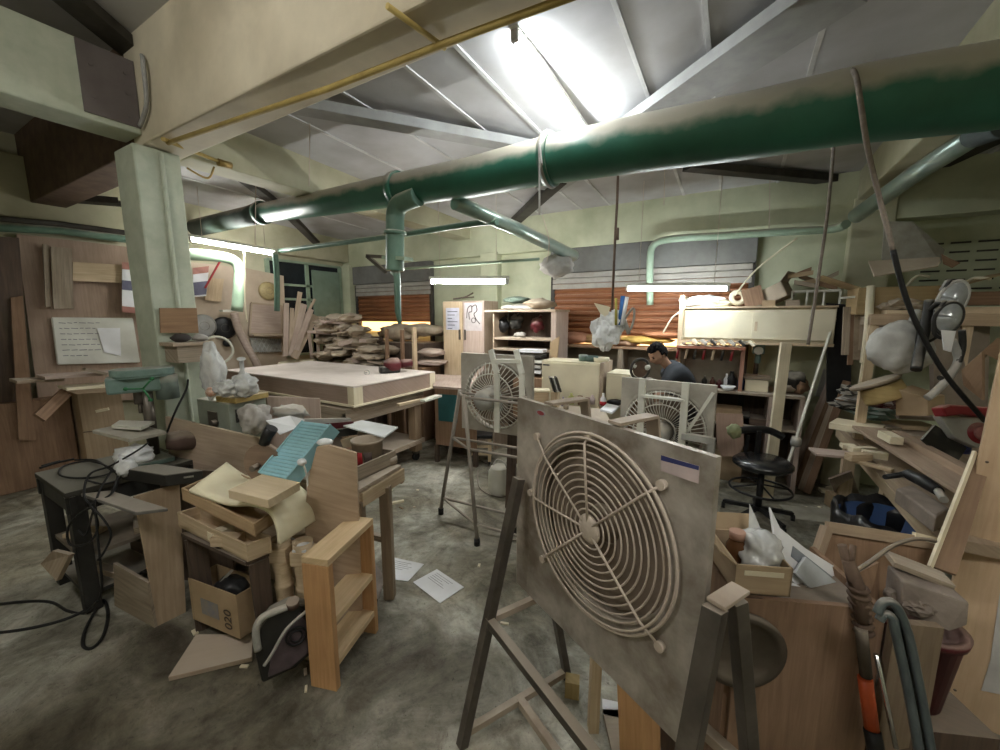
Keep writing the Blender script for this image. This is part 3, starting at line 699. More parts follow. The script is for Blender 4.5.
MATS_PR, MATS_PB = mat('faded red print', (.50, .24, .20)), mat('faded blue print dark', (.17, .17, .25))
def poster(label, pts, bands, m0=whitep):
    t = thing('wall_calendar', label, 'calendar', pts[0])
    sh = MB().slab(pts, .006).build('sheet', m0, t)
    for (a, b, m_) in bands:
        q = [pts[0].lerp(pts[3], a), pts[1].lerp(pts[2], a), pts[1].lerp(pts[2], b), pts[0].lerp(pts[3], b)]
        q = [p+V(.004, -.002, 0) for p in q]; MB().slab(q, .003).build('printed_band', m_, sh)
poster('red white and blue calendar half hidden behind the green column', [XP(122, 262, -6.7), XP(150, 265, -6.7), XP(150, 315, -6.7), XP(122, 312, -6.7)], [(0, .14, MATS_PR), (.36, .55, MATS_PB), (.88, 1, MATS_PR)])
poster('red white and blue calendar between green column and green elbow pipe', [XP(193, 268, -6.7), XP(209, 266, -6.7), XP(206, 296, -6.7), XP(193, 297, -6.7)], [(0, .22, MATS_PR), (.5, .95, MATS_PB)])
# brown cabinet below the hardboard
t = thing('wooden_cabinet', 'plain brown plywood cabinet on the floor under the whiteboard', 'cabinet', XP(80, 450, -6.0))
zt = 1.02; cp_ = [Z(82, 392, zt), Z(121, 389, zt)]
cp_ = [Z(77, 394, zt), Z(121, 391, zt), Z(121, 391, zt)+V(-.55, .02, 0), Z(77, 394, zt)+V(-.55, 0, 0)]
MB().slab(cp_, V(0, 0, zt-.04) if False else V(0, 0, zt-.02)).build('body', ply, t, bev=.004)
MB().bar(cp_[0].lerp(cp_[1], .35)+V(.012, 0, -.22), cp_[0].lerp(cp_[1], .65)+V(.012, 0, -.20), .02, .03).build('handle', pale, t)
MB().bar(cp_[0]+V(.005, 0, -.45), cp_[1]+V(.005, 0, -.45), .008, .01).build('drawer_gap', darkwood, t)
tag(MB().box(max(cp_[2].x-.02, XL+.03), cp_[0].x-.2, cp_[0].y-.95, cp_[0].y-.02, 0, .98).build('storage_crate', brown, bev=.01), 'dark brown crate left of the plain plywood cabinet', 'crate')
b0 = zt
for k, (a, b, w, m_, lb) in enumerate((((13, 381), (60, 379), .30, dustwood, 'grey plank lying on the crate left of the plywood cabinet'), ((40, 377), (115, 372), .34, pinkply, 'wide thin plank across the plywood cabinet top'), ((62, 388), (116, 384), .3, pale, 'thick pale plank on the cabinet front edge'), ((84, 369), (106, 374), .10, oldwood, 'short stick lying on top of the plank heap on the cabinet'))):
    za = zt+.025+k*.036
    plank('wooden_plank', lb, 'plank', Z(*a, za) if 0 else XP(a[0], a[1], -6.2+.1*k), XP(b[0], b[1], -6.2+.1*k), w, .03, m_, group=None)
plank('wooden_plank', 'brown batten leaning down from the plank heap to the crate', 'plank', XP(66, 392, -6.0), XP(39, 418, -5.75), .1, .03, brown, up=V(1, 0, 0))
# sign boards etc. on the column
t = thing('column_shelf', 'small dusty shelf fixed to the green column', 'shelf', XP(180, 345, -3.75))
xs = -3.78
MB().slab([XP(159, 308, xs), XP(196, 308, xs), XP(198, 333, xs), XP(160, 333, xs)], .012).build('brown_backboard', W('reddish slatted wood', (.36, .23, .13), (.24, .14, .08)), t)
sp = XP(180, 343, xs)
MB().box(-3.79, -3.56, sp.y-.13, sp.y+.15, sp.z-.012, sp.z+.012).build('shelf_board', dustwood, t)
MB().box(-3.79, -3.58, sp.y-.10, sp.y+.13, sp.z-.14, sp.z-.012).build('shelf_box', oldwood, t)
tag(MB().blob((-3.68, sp.y-.03, sp.z+.045), .07, .06, .035, .3, 3, 2).build('rag', mat('dark rag', (.07, .06, .06), bump=.4)), 'dark rag lying on the small column shelf', 'rag')
tag(MB().blob((-3.68, sp.y+.10, sp.z+.04), .06, .05, .03, .3, 3, 2, seed=3).build('rag', greyrag), 'pale dusty rag beside the dark rag on the column shelf', 'rag')
# drill press in front of the column
t = thing('drill_press', 'green bench drilling machine with a belt cover, beside the column', 'machine', (-3.75, 1.2, 0))
dX = 3.05
bc = lambda x, y, d=dX: D(x, y, d)
a, b = bc(110, 370, 2.78), bc(172, 370, 3.0); b.z = a.z
hx = (b-a).normalized(); hy = V(-hx.y, hx.x, 0)
hs = MB(); N_ = 20; pts = [a+hx*.09+rot2(hx, hy, PI/2+PI*i/N_)*.10 for i in range(N_+1)]+[b-hx*.07+rot2(hx, hy, -PI/2+PI*i/N_)*.085 for i in range(N_+1)]
hs.slab(pts, V(0, 0, .055)); hs.build('belt_cover', tgreen, t, bev=.008)
MB().slab([p-V(0, 0, .05)+(((a+b)/2-p)*.06) for p in pts], V(0, 0, .015)).build('cover_base', tgreen, t)
MB().ob((a+b)/2-hx*.05-V(0, 0, .11), hx*.15, hy*.06, V(0, 0, .06)).build('head', tgreen, t, bev=.015)
m_ = MB().cyl(b-hx*.04-V(0, 0, .24), UP, .07, .18, 24).build('motor', mat('motor grey green', (.17, .22, .20), dust=.4), t)
colp = b-hx*.16
MB().cyl(V(colp.x, colp.y, 0.85), UP, .035, b.z-.1-.85, 16).build('pillar', legm, t)
MB().rb((colp.x+.05, min(colp.y-.05, 1.2), .832), .26, .22, .04, 0).build('base', tgreen, t, bev=.01)
MB().cyl(a+hx*.13-V(0, 0, .26), UP, .03, .16, 16).cyl(a+hx*.13-V(0, 0, .33), UP, .012, .08, 10).build('chuck', legm, t)
hc = a+hx*.16-V(0, 0, .14)-hy*.09
hh = MB()
for k in range(3): hh.tube([hc, hc-hy*.03+rot2(hx, UP, k*2.1+.9)*.09], .006, 6).blob(hc-hy*.03+rot2(hx, UP, k*2.1+.9)*.09, .02, .015, .015, 0, 1, 1)
hh.build('feed_handle', mat('green handle', (.05, .22, .09), bump=0), t)
tc_ = D(130, 430, 2.75)
MB().slab([D(92, 430, 2.62), D(129, 439, 2.45), D(167, 431, 2.75), D(130, 422, 3.0)], V(0, 0, .025)).build('table', mat('cast table', (.50, .47, .40), (.4, .37, .31)), t, bev=.004)
MB().bar(V(tc_.x, tc_.y, tc_.z-.05), V(colp.x, colp.y, tc_.z-.05), .06, .05).build('table_arm', legm, t)
q = [D(112, 429, 2.68), D(141, 431, 2.62), D(155, 424.5, 2.83), D(120, 423.5, 2.95)]
tag(MB().slab([p+V(0, 0, .022) for p in q], V(0, 0, .02)).build('notebook', whitem), 'flat white notebook lying on the round-off machine table', 'notebook') if 0 else tag(MB().slab([p+V(0, 0, .026) for p in q], V(0, 0, .022)).build('notebook', whitem), 'thin pale book lying on the drilling machine table', 'book')
tag(MB().blob(D(133, 455, 2.5), .12, .10, .06, .5, 2.2, 3, seed=5).blob(D(126, 466, 2.4), .04, .05, .07, .4, 3, 3, seed=9).build('white_rag', plastic), 'crumpled pale plastic bag hanging under the drilling machine table', 'bag')
t = thing('angle_grinder', 'dusty brown power tool lying on the back of the black table', 'power tool', D(175, 440, 2.75))
MB().lathe(D(165, 441, 2.8), (D(192, 440, 2.9)-D(165, 441, 2.8)), [(.0, 0), (.06, .01), (.075, .08), (.07, .16), (.055, .2), (0, .21)], 20).build('body', mat('brown tool', (.14, .09, .075), dust=.5), t)
MB().lathe(D(188, 440, 2.9), RT, [(.058, 0), (.05, .04), (0, .045)], 20).build('end_cap', blackd, t)
cord('black power cord hanging from the motor down to brown power tool', [D(188, 380, 2.9), D(186, 390, 2.8), D(176, 410, 2.7), D(167, 432, 2.75)], .007, rubber)
# black table
t = thing('black_table', 'low black painted wooden table covered with cables and dust', 'table', (-3.75, 1.0, 0))
X0, X1, Y0, Y1, ZT = -4.10, -3.45, .66, 1.36, .83
MB().box(X0, X1, Y0, Y1, ZT-.035, ZT).build('tabletop', mat('dusty black top', (.07, .065, .055), (.04, .037, .03), dust=.7, dustcol=(.24, .23, .19)), t, bev=.004)
for x in (X0+.05, X1-.05):
    for y in (Y0+.05, Y1-.05): MB().box(x-.04, x+.04, y-.04, y+.04, 0, ZT-.035).build('leg', blackd, t, bev=.004)
for a, b in (((X0, Y0+.03), (X1, Y0+.03)), ((X1-.03, Y0), (X1-.03, Y1)), ((X0+.03, Y0), (X0+.03, Y1)), ((X0, Y1-.03), (X1, Y1-.03))):
    MB().bar((*a, ZT-.09), (*b, ZT-.09), .03, .11).build('apron', blackd, t)
MB().box(X0+.03, X1-.03, Y0+.03, Y1-.03, .36, .385).build('lower_shelf', mat('dusty shelf', (.26, .22, .17), (.17, .14, .11)), t)
MB().box(X0+.03, X1-.03, Y0+.03, Y1-.03, .1, .125).build('lower_shelf', blackd, t)
for k, (c, s3, rz, m_, lb) in enumerate((((-3.83, .80, .385), (.2, .12, .03), .5, pine, 'flat offcut on the shelf of the black table'), ((-3.62, 1.05, .385), (.24, .1, .05), -.3, oldwood, 'dusty block at the back of the black table shelf'), ((-3.62, .85, .125), (.28, .06, .04), .2, dustwood, 'grey stick on the lowest shelf of the black table'), ((-3.75, 1.15, .125), (.3, .2, .1), .1, darkwood, 'dark box on the lowest shelf of the black table'))):
    tag(MB().rb(c, *s3, rz).build('wood_offcut', m_, bev=.003), lb, 'offcut')
tag(MB().slab([D(58, 549, 2.28), D(75, 553, 2.24), D(62, 579, 2.26), D(46, 562, 2.4)], .025).build('wood_offcut', dustwood), 'tilted square offcut leaning by the left leg of the black table', 'offcut')
# tangle of cables
t = thing('cable_tangle', 'tangle of black power cables lying over and hanging from black table', 'cable', D(95, 480, 2.3))
def loop(cs, r=.006): MB().tube(smooth_path(cs, 7), r, 6).build('cable_loop', rubber, t)
z1 = .842
loop([Z(150, 445, 1.0), Z(130, 458, .9), Z(108, 474, .85), Z(80, 478, z1), Z(60, 475, z1), Z(64, 466, z1), Z(90, 461, z1), Z(115, 470, .88), D(120, 478, 2.35), D(104, 484, 2.25), D(86, 480, 2.2)])
loop([Z(75, 460, z1), Z(95, 460, z1), Z(108, 468, .86), Z(118, 476, .88), D(113, 492, 2.2), D(92, 504, 2.15), D(84, 494, 2.15), D(90, 474, 2.25), D(110, 466, 2.35), D(135, 452, 2.4), D(148, 443, 2.5)])
loop([Z(40, 468, z1), Z(56, 463, z1), Z(74, 459, z1)], .008); loop([Z(42, 466, z1), Z(60, 461, z1)], .008)
loop([D(118, 476, 2.3), D(107, 500, 2.18), D(82, 512, 2.15), D(68, 528, 2.15), D(71, 545, 2.15), D(90, 542, 2.14), D(98, 525, 2.14), D(92, 508, 2.15)])
loop([D(90, 505, 2.13), D(104, 520, 2.12), D(111, 535, 2.12), D(104, 552, 2.12), D(98, 560, 2.13)])
loop([D(95, 500, 2.14), D(97, 530, 2.13), D(100, 560, 2.13), D(102, 585, 2.14), D(99, 600, 2.15)])
loop([D(112, 470, 2.3), D(100, 490, 2.18), D(92, 515, 2.13), D(86, 535, 2.13), D(78, 530, 2.13)])
loop([Z(-25, 607, .008), Z(20, 602, .008), Z(50, 602, .008), Z(68, 611, .008), Z(84, 613, .01), D(99, 600, 2.15)], .009)
loop([Z(-25, 635, .008), Z(20, 630, .008), Z(60, 621, .008), Z(88, 609, .008), Z(103, 600, .01), Z(108, 615, .008), Z(103, 636, .008), Z(92, 648, .008), Z(83, 645, .008), Z(86, 628, .008), Z(97, 608, .01)], .009)
# device on a tray, plywood stand
q = fp(.955, (165, 475), (120, 468), (203, 470))
t = thing('black_device', 'flat black electronic box with a dusty top, on a grey tray', 'device', q[0]-UP*.1)
block(q, .075).build('case', blackd, t, bev=.006)
n_ = (q[1]-q[0]).normalized(); MB().bar(q[0]+n_*.09-UP*.03+V(.003, -.003, 0), q[0]+n_*.14-UP*.03+V(.003, -.003, 0), .004, .012).build('silver_mark', chrome, t)
q = fp(.872, (136, 512), (100, 500), (168, 508)); q = [q[0], q[1], q[1]+(q[3]-q[0])*1.6, q[0]+(q[3]-q[0])*1.6]
tag(block(q, .02).build('grey_tray', mat('grey tray', (.22, .21, .195), (.14, .135, .125), dust=.4), bev=.004), 'thin grey tray under the black electronic box', 'tray')
t = thing('plywood_stand', 'angled plywood stand of two panels beside the black table', 'stand', Z(158, 627, 0))
a0, a1, a2 = Z(158, 626, 0), Z(186, 612, 0), Z(118, 604, 0)
tz = .85
MB().slab([a0, a1, a1+V(-.03, .06, tz), a0+V(-.02, -.02, tz)], .018).build('front_panel', ply, t)
MB().slab([a0, a2, a2+V(.02, .02, .30), a0+V(-.01, .0, .30)], .018).build('side_panel', oldwood, t)
MB().slab([a2+V(0, .3, 0), a1+V(0, .3, 0), a1+V(0, .3, tz), a2+V(0, .3, tz)], .018).build('back_panel', darkwood, t)
# ---------- drawers, foam and box beside it
t = thing('dark_stand', 'dark low wooden stand under the pale wooden drawer', 'stand', D(230, 570, 2.3))
sq = fp(.645, (246, 563), (180, 533), (270, 553))
for i0, i1 in ((0, 1), (3, 2)):
    c_ = sum(sq, V(0, 0, 0))/4; pa_, pb_ = sq[i0].lerp(c_, .06), sq[i1].lerp(c_, .06); pa_.z = pb_.z = .622; MB().slab([pa_.lerp(pb_, .12), pb_, V(pb_.x, pb_.y, 0), V(*pa_.lerp(pb_, .3).xy, 0)], .02).build('side_board', darkwood, t)
MB().slab([p+(sum(sq, V(0, 0, 0))/4-p)*.02 for p in sq], V(0, 0, .02)).build('top_board', darkwood, t)
sb = [p+(sum(sq, V(0, 0, 0))/4-p)*.1 for p in sq]
MB().slab([V(sb[2].x, sb[2].y, .6), V(sb[3].x, sb[3].y, .6), V(sb[3].x, sb[3].y, 0), V(sb[2].x, sb[2].y, 0)], .015).build('back_board', darkwood, t)
q = fp(.75, (246, 545), (177, 512), (271, 536))
tag(open_box(q, .095, .012).build('drawer_tray', pine, bev=.002), 'shallow open wooden drawer on the dark stand, the lower of two', 'drawer')
for i_, (fx, fy) in enumerate(((.3, .35), (.62, .5))):
    c_ = q[0].lerp(q[1], fx).lerp(q[3].lerp(q[2], fx), fy); tag(MB().rb(c_-UP*.08, .15, .07, .05, .5+i_).build('wood_block', [pine, pale][i_], bev=.002), ['wood block lying in the lower drawer, towards its open corner', 'paler wood block lying deep in the lower drawer'][i_], 'block')
q = fp(.90, (252, 525), (181, 492), (272, 514)); q = [q[0], q[1], q[1]+(q[3]-q[0]), q[3]]
q = [Z(254, 524, .86), Z(268, 515, .86), Z(201, 471, .99), Z(181, 488, .97)]
q[1] = q[0]+(q[1]-q[0]).normalized()*.3; q[2] = q[3]+(q[1]-q[0])
tag(open_box(q, .07, .012).build('drawer_tray', W('reddish pine', (.50, .36, .22), (.38, .26, .15)), bev=.002), 'tilted open wooden drawer holding the yellow foam sheet, the upper of two', 'drawer')
# curved foam sheet: from the upper drawer, over and down
A0, A1 = D(189, 491, 2.04), D(226, 463, 2.36)
prof = [(A0, A1), (D(226, 504, 1.98), D(250, 478, 2.33)), (D(252, 505, 1.93), D(284, 478, 2.28)), (D(270, 513, 1.90), D(303, 490, 2.22)), (D(277, 528, 1.88), D(314, 503, 2.18)), (D(279, 544, 1.88), D(317, 519, 2.16))]
def cat(seq, u):
    n = len(seq)-1; i = min(int(u*n), n-1); t_ = u*n-i
    p0, p1, p2, p3 = seq[max(i-1, 0)], seq[i], seq[i+1], seq[min(i+2, n)]
    return .5*((2*p1)+(p2-p0)*t_+(2*p0-5*p1+4*p2-p3)*t_*t_+(3*p1-p0-3*p2+p3)*t_**3)
tag(MB().sheet(lambda u, v: cat([a for a, b in prof], u).lerp(cat([b for a, b in prof], u), v), 30, 6).build('foam_sheet', foam, solid=.018), 'pale yellow foam sheet curving out of the upper drawer', 'foam')
q = fp(1.03, (268, 500), (228, 490), (300, 482))
tag(block(q, .045).build('wooden_board', W('very pale board', (.70, .58, .40), (.6, .48, .32)), bev=.003), 'thick square wood board lying on the yellow foam sheet', 'board')
# cardboard box
q = fp(.36, (236, 596), (188, 578), (264, 580))
t = thing('cardboard_box', 'open brown cardboard box printed with numbers, under the drawers', 'box', q[0]-UP*.27)
open_box(q, .27, .006).build('box_body', card, t)
ex = (q[0]-q[3]).normalized(); nf = ex.cross(UP); 
if nf.dot(EYE-q[0]) < 0: nf = -nf
MB().ob(q[0].lerp(q[3], .58)-UP*.15+nf*.002, ex*.075, UP*.05, nf*.001).build('printed_panel', mat('faded blue print', (.25, .26, .30), (.34, .30, .24), scale=20), t)
text('020', 'printed_numbers', q[0].lerp(q[3], .2)-UP*.17+nf*.002, UP, -ex, .085, mat('box print', (.12, .09, .07), bump=0), t)
text('MADE', 'printed_letters', q[0].lerp(q[3], .09)-UP*.16+nf*.002, UP, -ex, .022, MATS['box print'], t) if 0 else None
c_ = sum(q, V(0, 0, 0))/4
t = thing('grey_machine_part', 'dark grey bent tool part sticking out of the cardboard box', 'tool', c_-UP*.2)
MB().blob(c_-UP*.08+V(.0, .03, 0), .11, .09, .08, .2, 2, 3).build('body', black, t)
MB().bar(c_+V(-.09, -.02, -.08), c_+V(0, .03, .03), .03, .015).build('metal_strip', greym, t)
for i_, (a, b, ya) in enumerate((((168, 677), (252, 656), 0),)):
    pts = [Z(168, 677, .03), Z(252, 657, .03), Z(253, 634, .03), Z(196, 634, .03)]
    tag(MB().slab(pts, V(0, 0, .028)).build('wooden_board', dustwood, bev=.003), 'dusty triangular board lying on the floor under the cardboard box', 'board')
# balusters
def baluster(label, base, hgt=.80, tilt=V(0, 0, 0)):
    t = thing('turned_baluster', label, 'baluster', base, 'turned balusters beside the cardboard box')
    b = MB().rb(base+UP*(hgt-.08), .10, .10, .08, .5); b.build('square_head', pine, t, bev=.004)
    MB().lathe(base, UP, [(.045, 0), (.045, .05), (.035, .07), (.048, .1), (.036, .13), (.050, .16), (.053, .2), (.046, .27), (.050, .275), (.050, .29), (.043, .30), (.046, .40), (.05, .41), (.05, .425), (.042, .43), (.046, .5), (.053, .55), (.042, .6), (.05, .61), (.045, .63), (.038, .66), (.052, .69), (.04, hgt-.08)], 24).build('turned_shaft', pine, t)
for i_, (x, y, d) in enumerate(((281, 545, 2.05), (303, 548, 2.02), (300, 536, 2.25), (322, 540, 2.22))):
    p = D(x, y, d); baluster(['turned wooden baluster standing right below the foam sheet end', 'turned wooden baluster just left of the pine ladder frame, nearer one', 'turned wooden baluster in the back row behind the other two', 'turned wooden baluster half hidden behind the pine ladder frame'][i_], V(p.x, p.y, 0), p.z-.0)
for i_, (x, y, d) in enumerate(((303, 548, 2.02), (300, 536, 2.25))):
    p = D(x, y, d); tag(MB().rb(p+UP*.001, .07, .09, .012, .5).build('white_tile', whitep), ['small white card on the head of the nearer baluster', 'small white card on the head of the baluster behind'][i_], 'card')
# pine ladder frame
t = thing('ladder_stand', 'narrow pine ladder-like frame standing on the floor', 'frame', Z(345, 680, 0))
a0, b0 = Z(326, 686, 0), Z(366, 630, 0)
ex = (b0-a0); Lx = ex.length; ex.normalize()
pa = PL(314, 553, a0, ex); tp = D(320, 553, (a0-EYE).dot(FH)+.02)
hgt_ = tp.z; 
nn = V(ex.y, -ex.x, 0)
if nn.dot(EYE-a0) < 0: nn = -nn
hgt_ = .73
for nm, p in (('side_post', a0), ('side_post', b0)):
    MB().ob(p+UP*(hgt_-.038)/2, ex*.018, nn*.075, UP*(hgt_-.038)/2).build(nm, orangewood, t, bev=.003)
for k, zz in enumerate((.14, .38, hgt_-.018)):
    MB().ob((a0+b0)/2+UP*zz, ex*(Lx/2+(.018 if k == 2 else -.018)), nn*.075, UP*.018).build('rung', W('yellow pine', (.74, .57, .36), (.60, .44, .26)), t, bev=.003)
# planer on the floor
t = thing('electric_planer', 'black electric saw with round guard standing on edge on floor', 'power tool', Z(275, 682, 0))
pn = (EYE-Z(285, 680, 0)); pn.z = 0; pn.normalize(); pn = (pn+V(.35, -.2, .15)).normalized()
o_ = D(288, 640, 1.83)
def pp(x, y): return PL(x, y, o_, pn)
MB().slab([pp(*q) for q in ((262, 684), (255, 655), (258, 628), (270, 612), (290, 602), (305, 604), (312, 620), (311, 655), (296, 668))], pn*.07).build('motor_body', blackd, t, bev=.012)
MB().slab([p+pn*.012 for p in [pp(*q) for q in ((268, 676), (272, 650), (300, 612), (308, 622), (308, 652), (290, 667))]], pn*.02).build('side_cover', mat('purple grey cover', (.13, .10, .11), (.08, .06, .07), scale=14), t, bev=.004)
MB().tube(smooth_path([pp(x, y)+pn*.03 for x, y in ((264, 662), (272, 650), (286, 626), (306, 608))], 5), .008, 6).build('metal_rib', greym, t)
MB().tube(smooth_path([pp(x, y)+pn*.0 for x, y in ((258, 650), (256, 630), (262, 618), (274, 612), (292, 605))], 5), .018, 10).build('grip', greym, t)
MB().cyl(pp(293, 606), UP*.9+pn*.2, .03, .035, 18).build('round_knob', MATS['brown tool'], t)
MB().ring(pp(296, 634)+pn*.02, pn, .045, .006, 28, 6).ring(pp(296, 634)+pn*.02, pn, .028, .005, 24, 6).build('vent_ring', black, t)
# big leaning board, teal thing, tools behind
o_ = D(335, 480, 2.5); a_ = D(168, 416, 2.98)
nb_ = (a_-o_); nb_.z = 0; nb_ = V(nb_.y, -nb_.x, 0).normalized()
bp_ = [PL(x, y, o_, nb_) for x, y in ((168, 416), (260, 437), (312, 470), (322, 500), (312, 548), (176, 508))]
bl_ = [p for p in bp_]
lo1, lo2 = V(bl_[4].x, bl_[4].y, 0), V(bl_[5].x, bl_[5].y, 0)
tag(MB().slab([bl_[0], bl_[1], bl_[2], bl_[3], lo1, lo2], .02).build('plywood_sheet', W('tan ply', (.55, .44, .34), (.42, .33, .25))), 'large tan plywood sheet standing behind drawers and foam sheet', 'plywood sheet')
t = thing('sanding_disc', 'round brown disc with a black handle leaning on tan plywood sheet', 'sanding disc', D(262, 465, 2.45))
dn_ = -RT*.15-FH; dn_.normalize()
MB().cyl(D(264, 464, 2.3), dn_, .125, .012, 36).build('disc', W('brown abrasive', (.27, .19, .14), (.2, .14, .10)), t)
MB().tube([D(264, 444, 2.3), D(267, 436, 2.3), D(272, 428, 2.3)], [.03, .032, .035], 14).build('handle', black, t)
MB().cyl(D(258, 466, 2.28), dn_, .018, .05, 12).build('hub_nut', legm, t)
t = thing('ridged_file', 'light blue ridged plastic crate tilted on edge, tied with string', 'crate', D(290, 450, 2.35))
q = [D(261, 475, 2.22), D(288, 478, 2.12), D(314, 447, 2.3), D(302, 421, 2.45)]
e_ = (q[3]-q[0]); up_ = V(0, 0, 1)
f0_, f1_, f3_ = D(259, 473, 2.22), D(287, 479, 2.12), D(303, 421, 2.42); f2_ = f1_+f3_-f0_; fn_ = (f1_-f0_).cross(f3_-f0_).normalized(); fn_ = fn_ if fn_.dot(EYE-f0_) > 0 else -fn_
MB().slab([f0_, f1_, f2_, f3_], fn_*.09).build('crate_body', teal, t, bev=.004) if (f1_-f0_).cross(f2_-f1_).dot(fn_) < 1e9 else 0
rg = MB()
for k in range(1, 17): rg.bar(f0_.lerp(f3_, k/17)+fn_*.003+(f1_-f0_)*.06, f1_.lerp(f2_, k/17)+fn_*.003-(f1_-f0_)*.06, .007, .006, up=fn_)
for a_, b_ in ((f0_, f3_), (f1_, f2_)): rg.bar(a_+fn_*.004, b_+fn_*.004, .010, .010, up=fn_)
rg.build('ridges', mat('pale blue ridge', (.40, .68, .75), bump=0), t)
MB().tube(smooth_path([D(300, 462, 2.1), D(304, 466, 2.1), D(307, 478, 2.12), D(308, 492, 2.15)], 4), .005, 6).blob(D(302, 462, 2.1), .025, .025, .02, .3, 4, 2).build('string', plastic, t)
panel('paper_sheet', 'white paper lying over the top of the light blue crate', 'paper', [D(266, 421, 2.55), D(290, 416, 2.65), D(305, 420, 2.45), D(297, 428, 2.4), D(280, 435, 2.38)], .004, whitep)
# steel box with plank and bags
q = fp(1.20, (232, 417), (197, 405), (268, 408))
a, b = D(197, 397, 3.15), D(270, 410, 2.95)
t = thing('electrical_box', 'grey green metal box with a red switch, behind tan plywood sheet', 'metal box', D(232, 430, 3.0))
z_ = 1.22
e1 = D(228, 404, 2.85); e0 = D(196, 397, 3.05); e2 = D(266, 399, 3.1); e0.z = e1.z = e2.z = e1.z
bq = [e1, e2, e2+e0-e1, e0]
MB().slab(bq, V(0, 0, e1.z-.0)).build('box_body', mat('grey green metal', (.30, .33, .28), (.22, .25, .21), rough=.45, dust=.5), t, bev=.008)
nm = (e2-e1).normalized(); nf = nm.cross(UP); nf = nf if nf.dot(EYE-e1) > 0 else -nf
MB().cyl(e1.lerp(e2, .55)-UP*.13, nf, .03, .03, 16).build('red_switch', red, t)
MB().ob(e1.lerp(e2, .3)-UP*.10+nf*.004, nm*.04, UP*.05, nf*.004).build('dark_plate', blackd, t)
nm2 = (e0-e1).normalized(); nf2 = nm2.cross(UP); nf2 = nf2 if nf2.dot(EYE-e1) > 0 else -nf2
MB().ob(e1.lerp(e0, .5)-UP*.14+nf2*.004, nm2*.06, UP*.06, nf2*.004).cyl(e1.lerp(e0, .4)-UP*.16, nf2, .025, .04, 14).build('side_fitting', legm, t)
pz = e1.z
plank('wooden_plank', 'short yellowish plank lying on the grey green metal box', 'plank', bq[0].lerp(bq[3], .15)+V(0, 0, .02)+nm*.02, bq[1].lerp(bq[2], .2)+V(0, 0, .02), .22, .04, W('yellow plank', (.55, .42, .17), (.45, .33, .12), dust=.5, dustcol=(.6, .52, .4)), bev=.003)
def bag(label, c, rx, ry, rz, m=clearpl, knot=True, seed=1, amp=.45, neck=.12, name='plastic_bag'):
    t = thing(name, label, 'bag', c-V(0, 0, rz))
    MB().blob(c, rx, ry, rz, amp*.62, 1.9, 4, seed=seed).build('bag_body', m, t)
    if knot: MB().tube(smooth_path([c+V(0, 0, rz*.7), c+V(.01, 0, rz+neck*.5), c+V(.03, -.01, rz+neck)], 3), [.03]*2+[.015]*4+[.03], 8).build('twisted_neck', m, t)
    return t
bag('clear plastic bag standing on yellow plank, the rounder one on the right', D(243, 386, 2.92), .12, .09, .085, seed=2)
bag('tall clear plastic bag leaning on the green column by yellow plank', D(213, 372, 2.98), .085, .075, .21, seed=4, knot=False)
bag('flattened clear bag on yellow plank between the tall and round bags', D(226, 388, 2.85), .10, .07, .06, seed=6, knot=False)
tag(MB().blob(D(211, 392, 2.85), .04, .03, .035, .3, 3, 2).build('small_packet', mat('red white packet', (.6, .2, .12), (.7, .65, .55), scale=30)), 'small red and white packet on the corner of metal box', 'packet')
bag('crumpled cream plastic bag hanging over the top edge of tan plywood', D(256, 418, 2.62), .11, .09, .10, m=greyrag, seed=8, knot=False)
tag(MB().blob(D(262, 407, 2.62), .03, .03, .05, .3, 3, 2).build('cloth_strip', greyrag), 'pale cloth corner poking up from the cream plastic bag', 'cloth') if 0 else None
tag(MB().slab([D(268, 396, 3.2), D(320, 398, 3.3), V(*D(321, 418, 3.25).xy, 0), V(*D(268, 418, 3.15).xy, 0)], .03).build('brown_board', pinkply), 'small upright tan board in front of the big box panel side', 'board')
t = thing('steel_bar_bundle', 'dark metal rails lying across behind the paint bucket', 'metal rails', D(330, 425, 2.8))
for k, (a, b, w, m_) in enumerate((((304, 421), (350, 420), .03, greym), ((305, 428), (352, 424), .05, dred), ((308, 436), (356, 430), .06, blackd))):
    MB().bar(D(*a, 2.75), D(*b, 3.0), w).build('rail', m_, t)
tag(MB().blob(D(290, 412, 3.0), .16, .09, .05, .4, 3, 3, seed=12).build('wire_wool', greym), 'grey heap of crumpled foil behind the light blue crate', 'foil')
# ---------- low bench with curved board, bucket
t = thing('low_bench', 'small rough wooden bench with a paint bucket on it', 'bench', V(-2.3, 2.2, 0))
zb = .86; P1 = Z(360, 492, zb); P2 = Z(402, 467, zb); dirY = (P2-P1).normalized(); lx = V(-dirY.y, dirY.x, 0)
MB().bar(P1-UP*.05, P2-UP*.05, .04, .09).build('side_rail', pine, t, bev=.003)
MB().bar(P1+lx*.5-UP*.05, P2+lx*.5-UP*.05, .04, .09).build('side_rail', pine, t, bev=.003)
MB().bar(P1+lx*.0-UP*.05, P1+lx*.5-UP*.05, .04, .09).build('end_rail', pine, t, bev=.003)
MB().ob(P1.lerp(P2, .45)+lx*.26+UP*.012, (P2-P1)*.5, lx*.27, UP*.012).build('bench_top', dustwood, t, bev=.003)
for p in (P1.lerp(P2, .55), P1.lerp(P2, .55)+lx*.48, P1+lx*.02, P1+lx*.48): MB().rb(V(p.x, p.y, 0), .07, .06, zb-.06, .5).build('leg', W('leg wood', (.34, .26, .18), (.24, .18, .12)), t, bev=.004)
MB().bar(P1.lerp(P2, .6)+V(0, 0, -.45), P1.lerp(P2, .6)+lx*.48+V(0, 0, -.45), .04, .04).build('stretcher', oldwood, t)
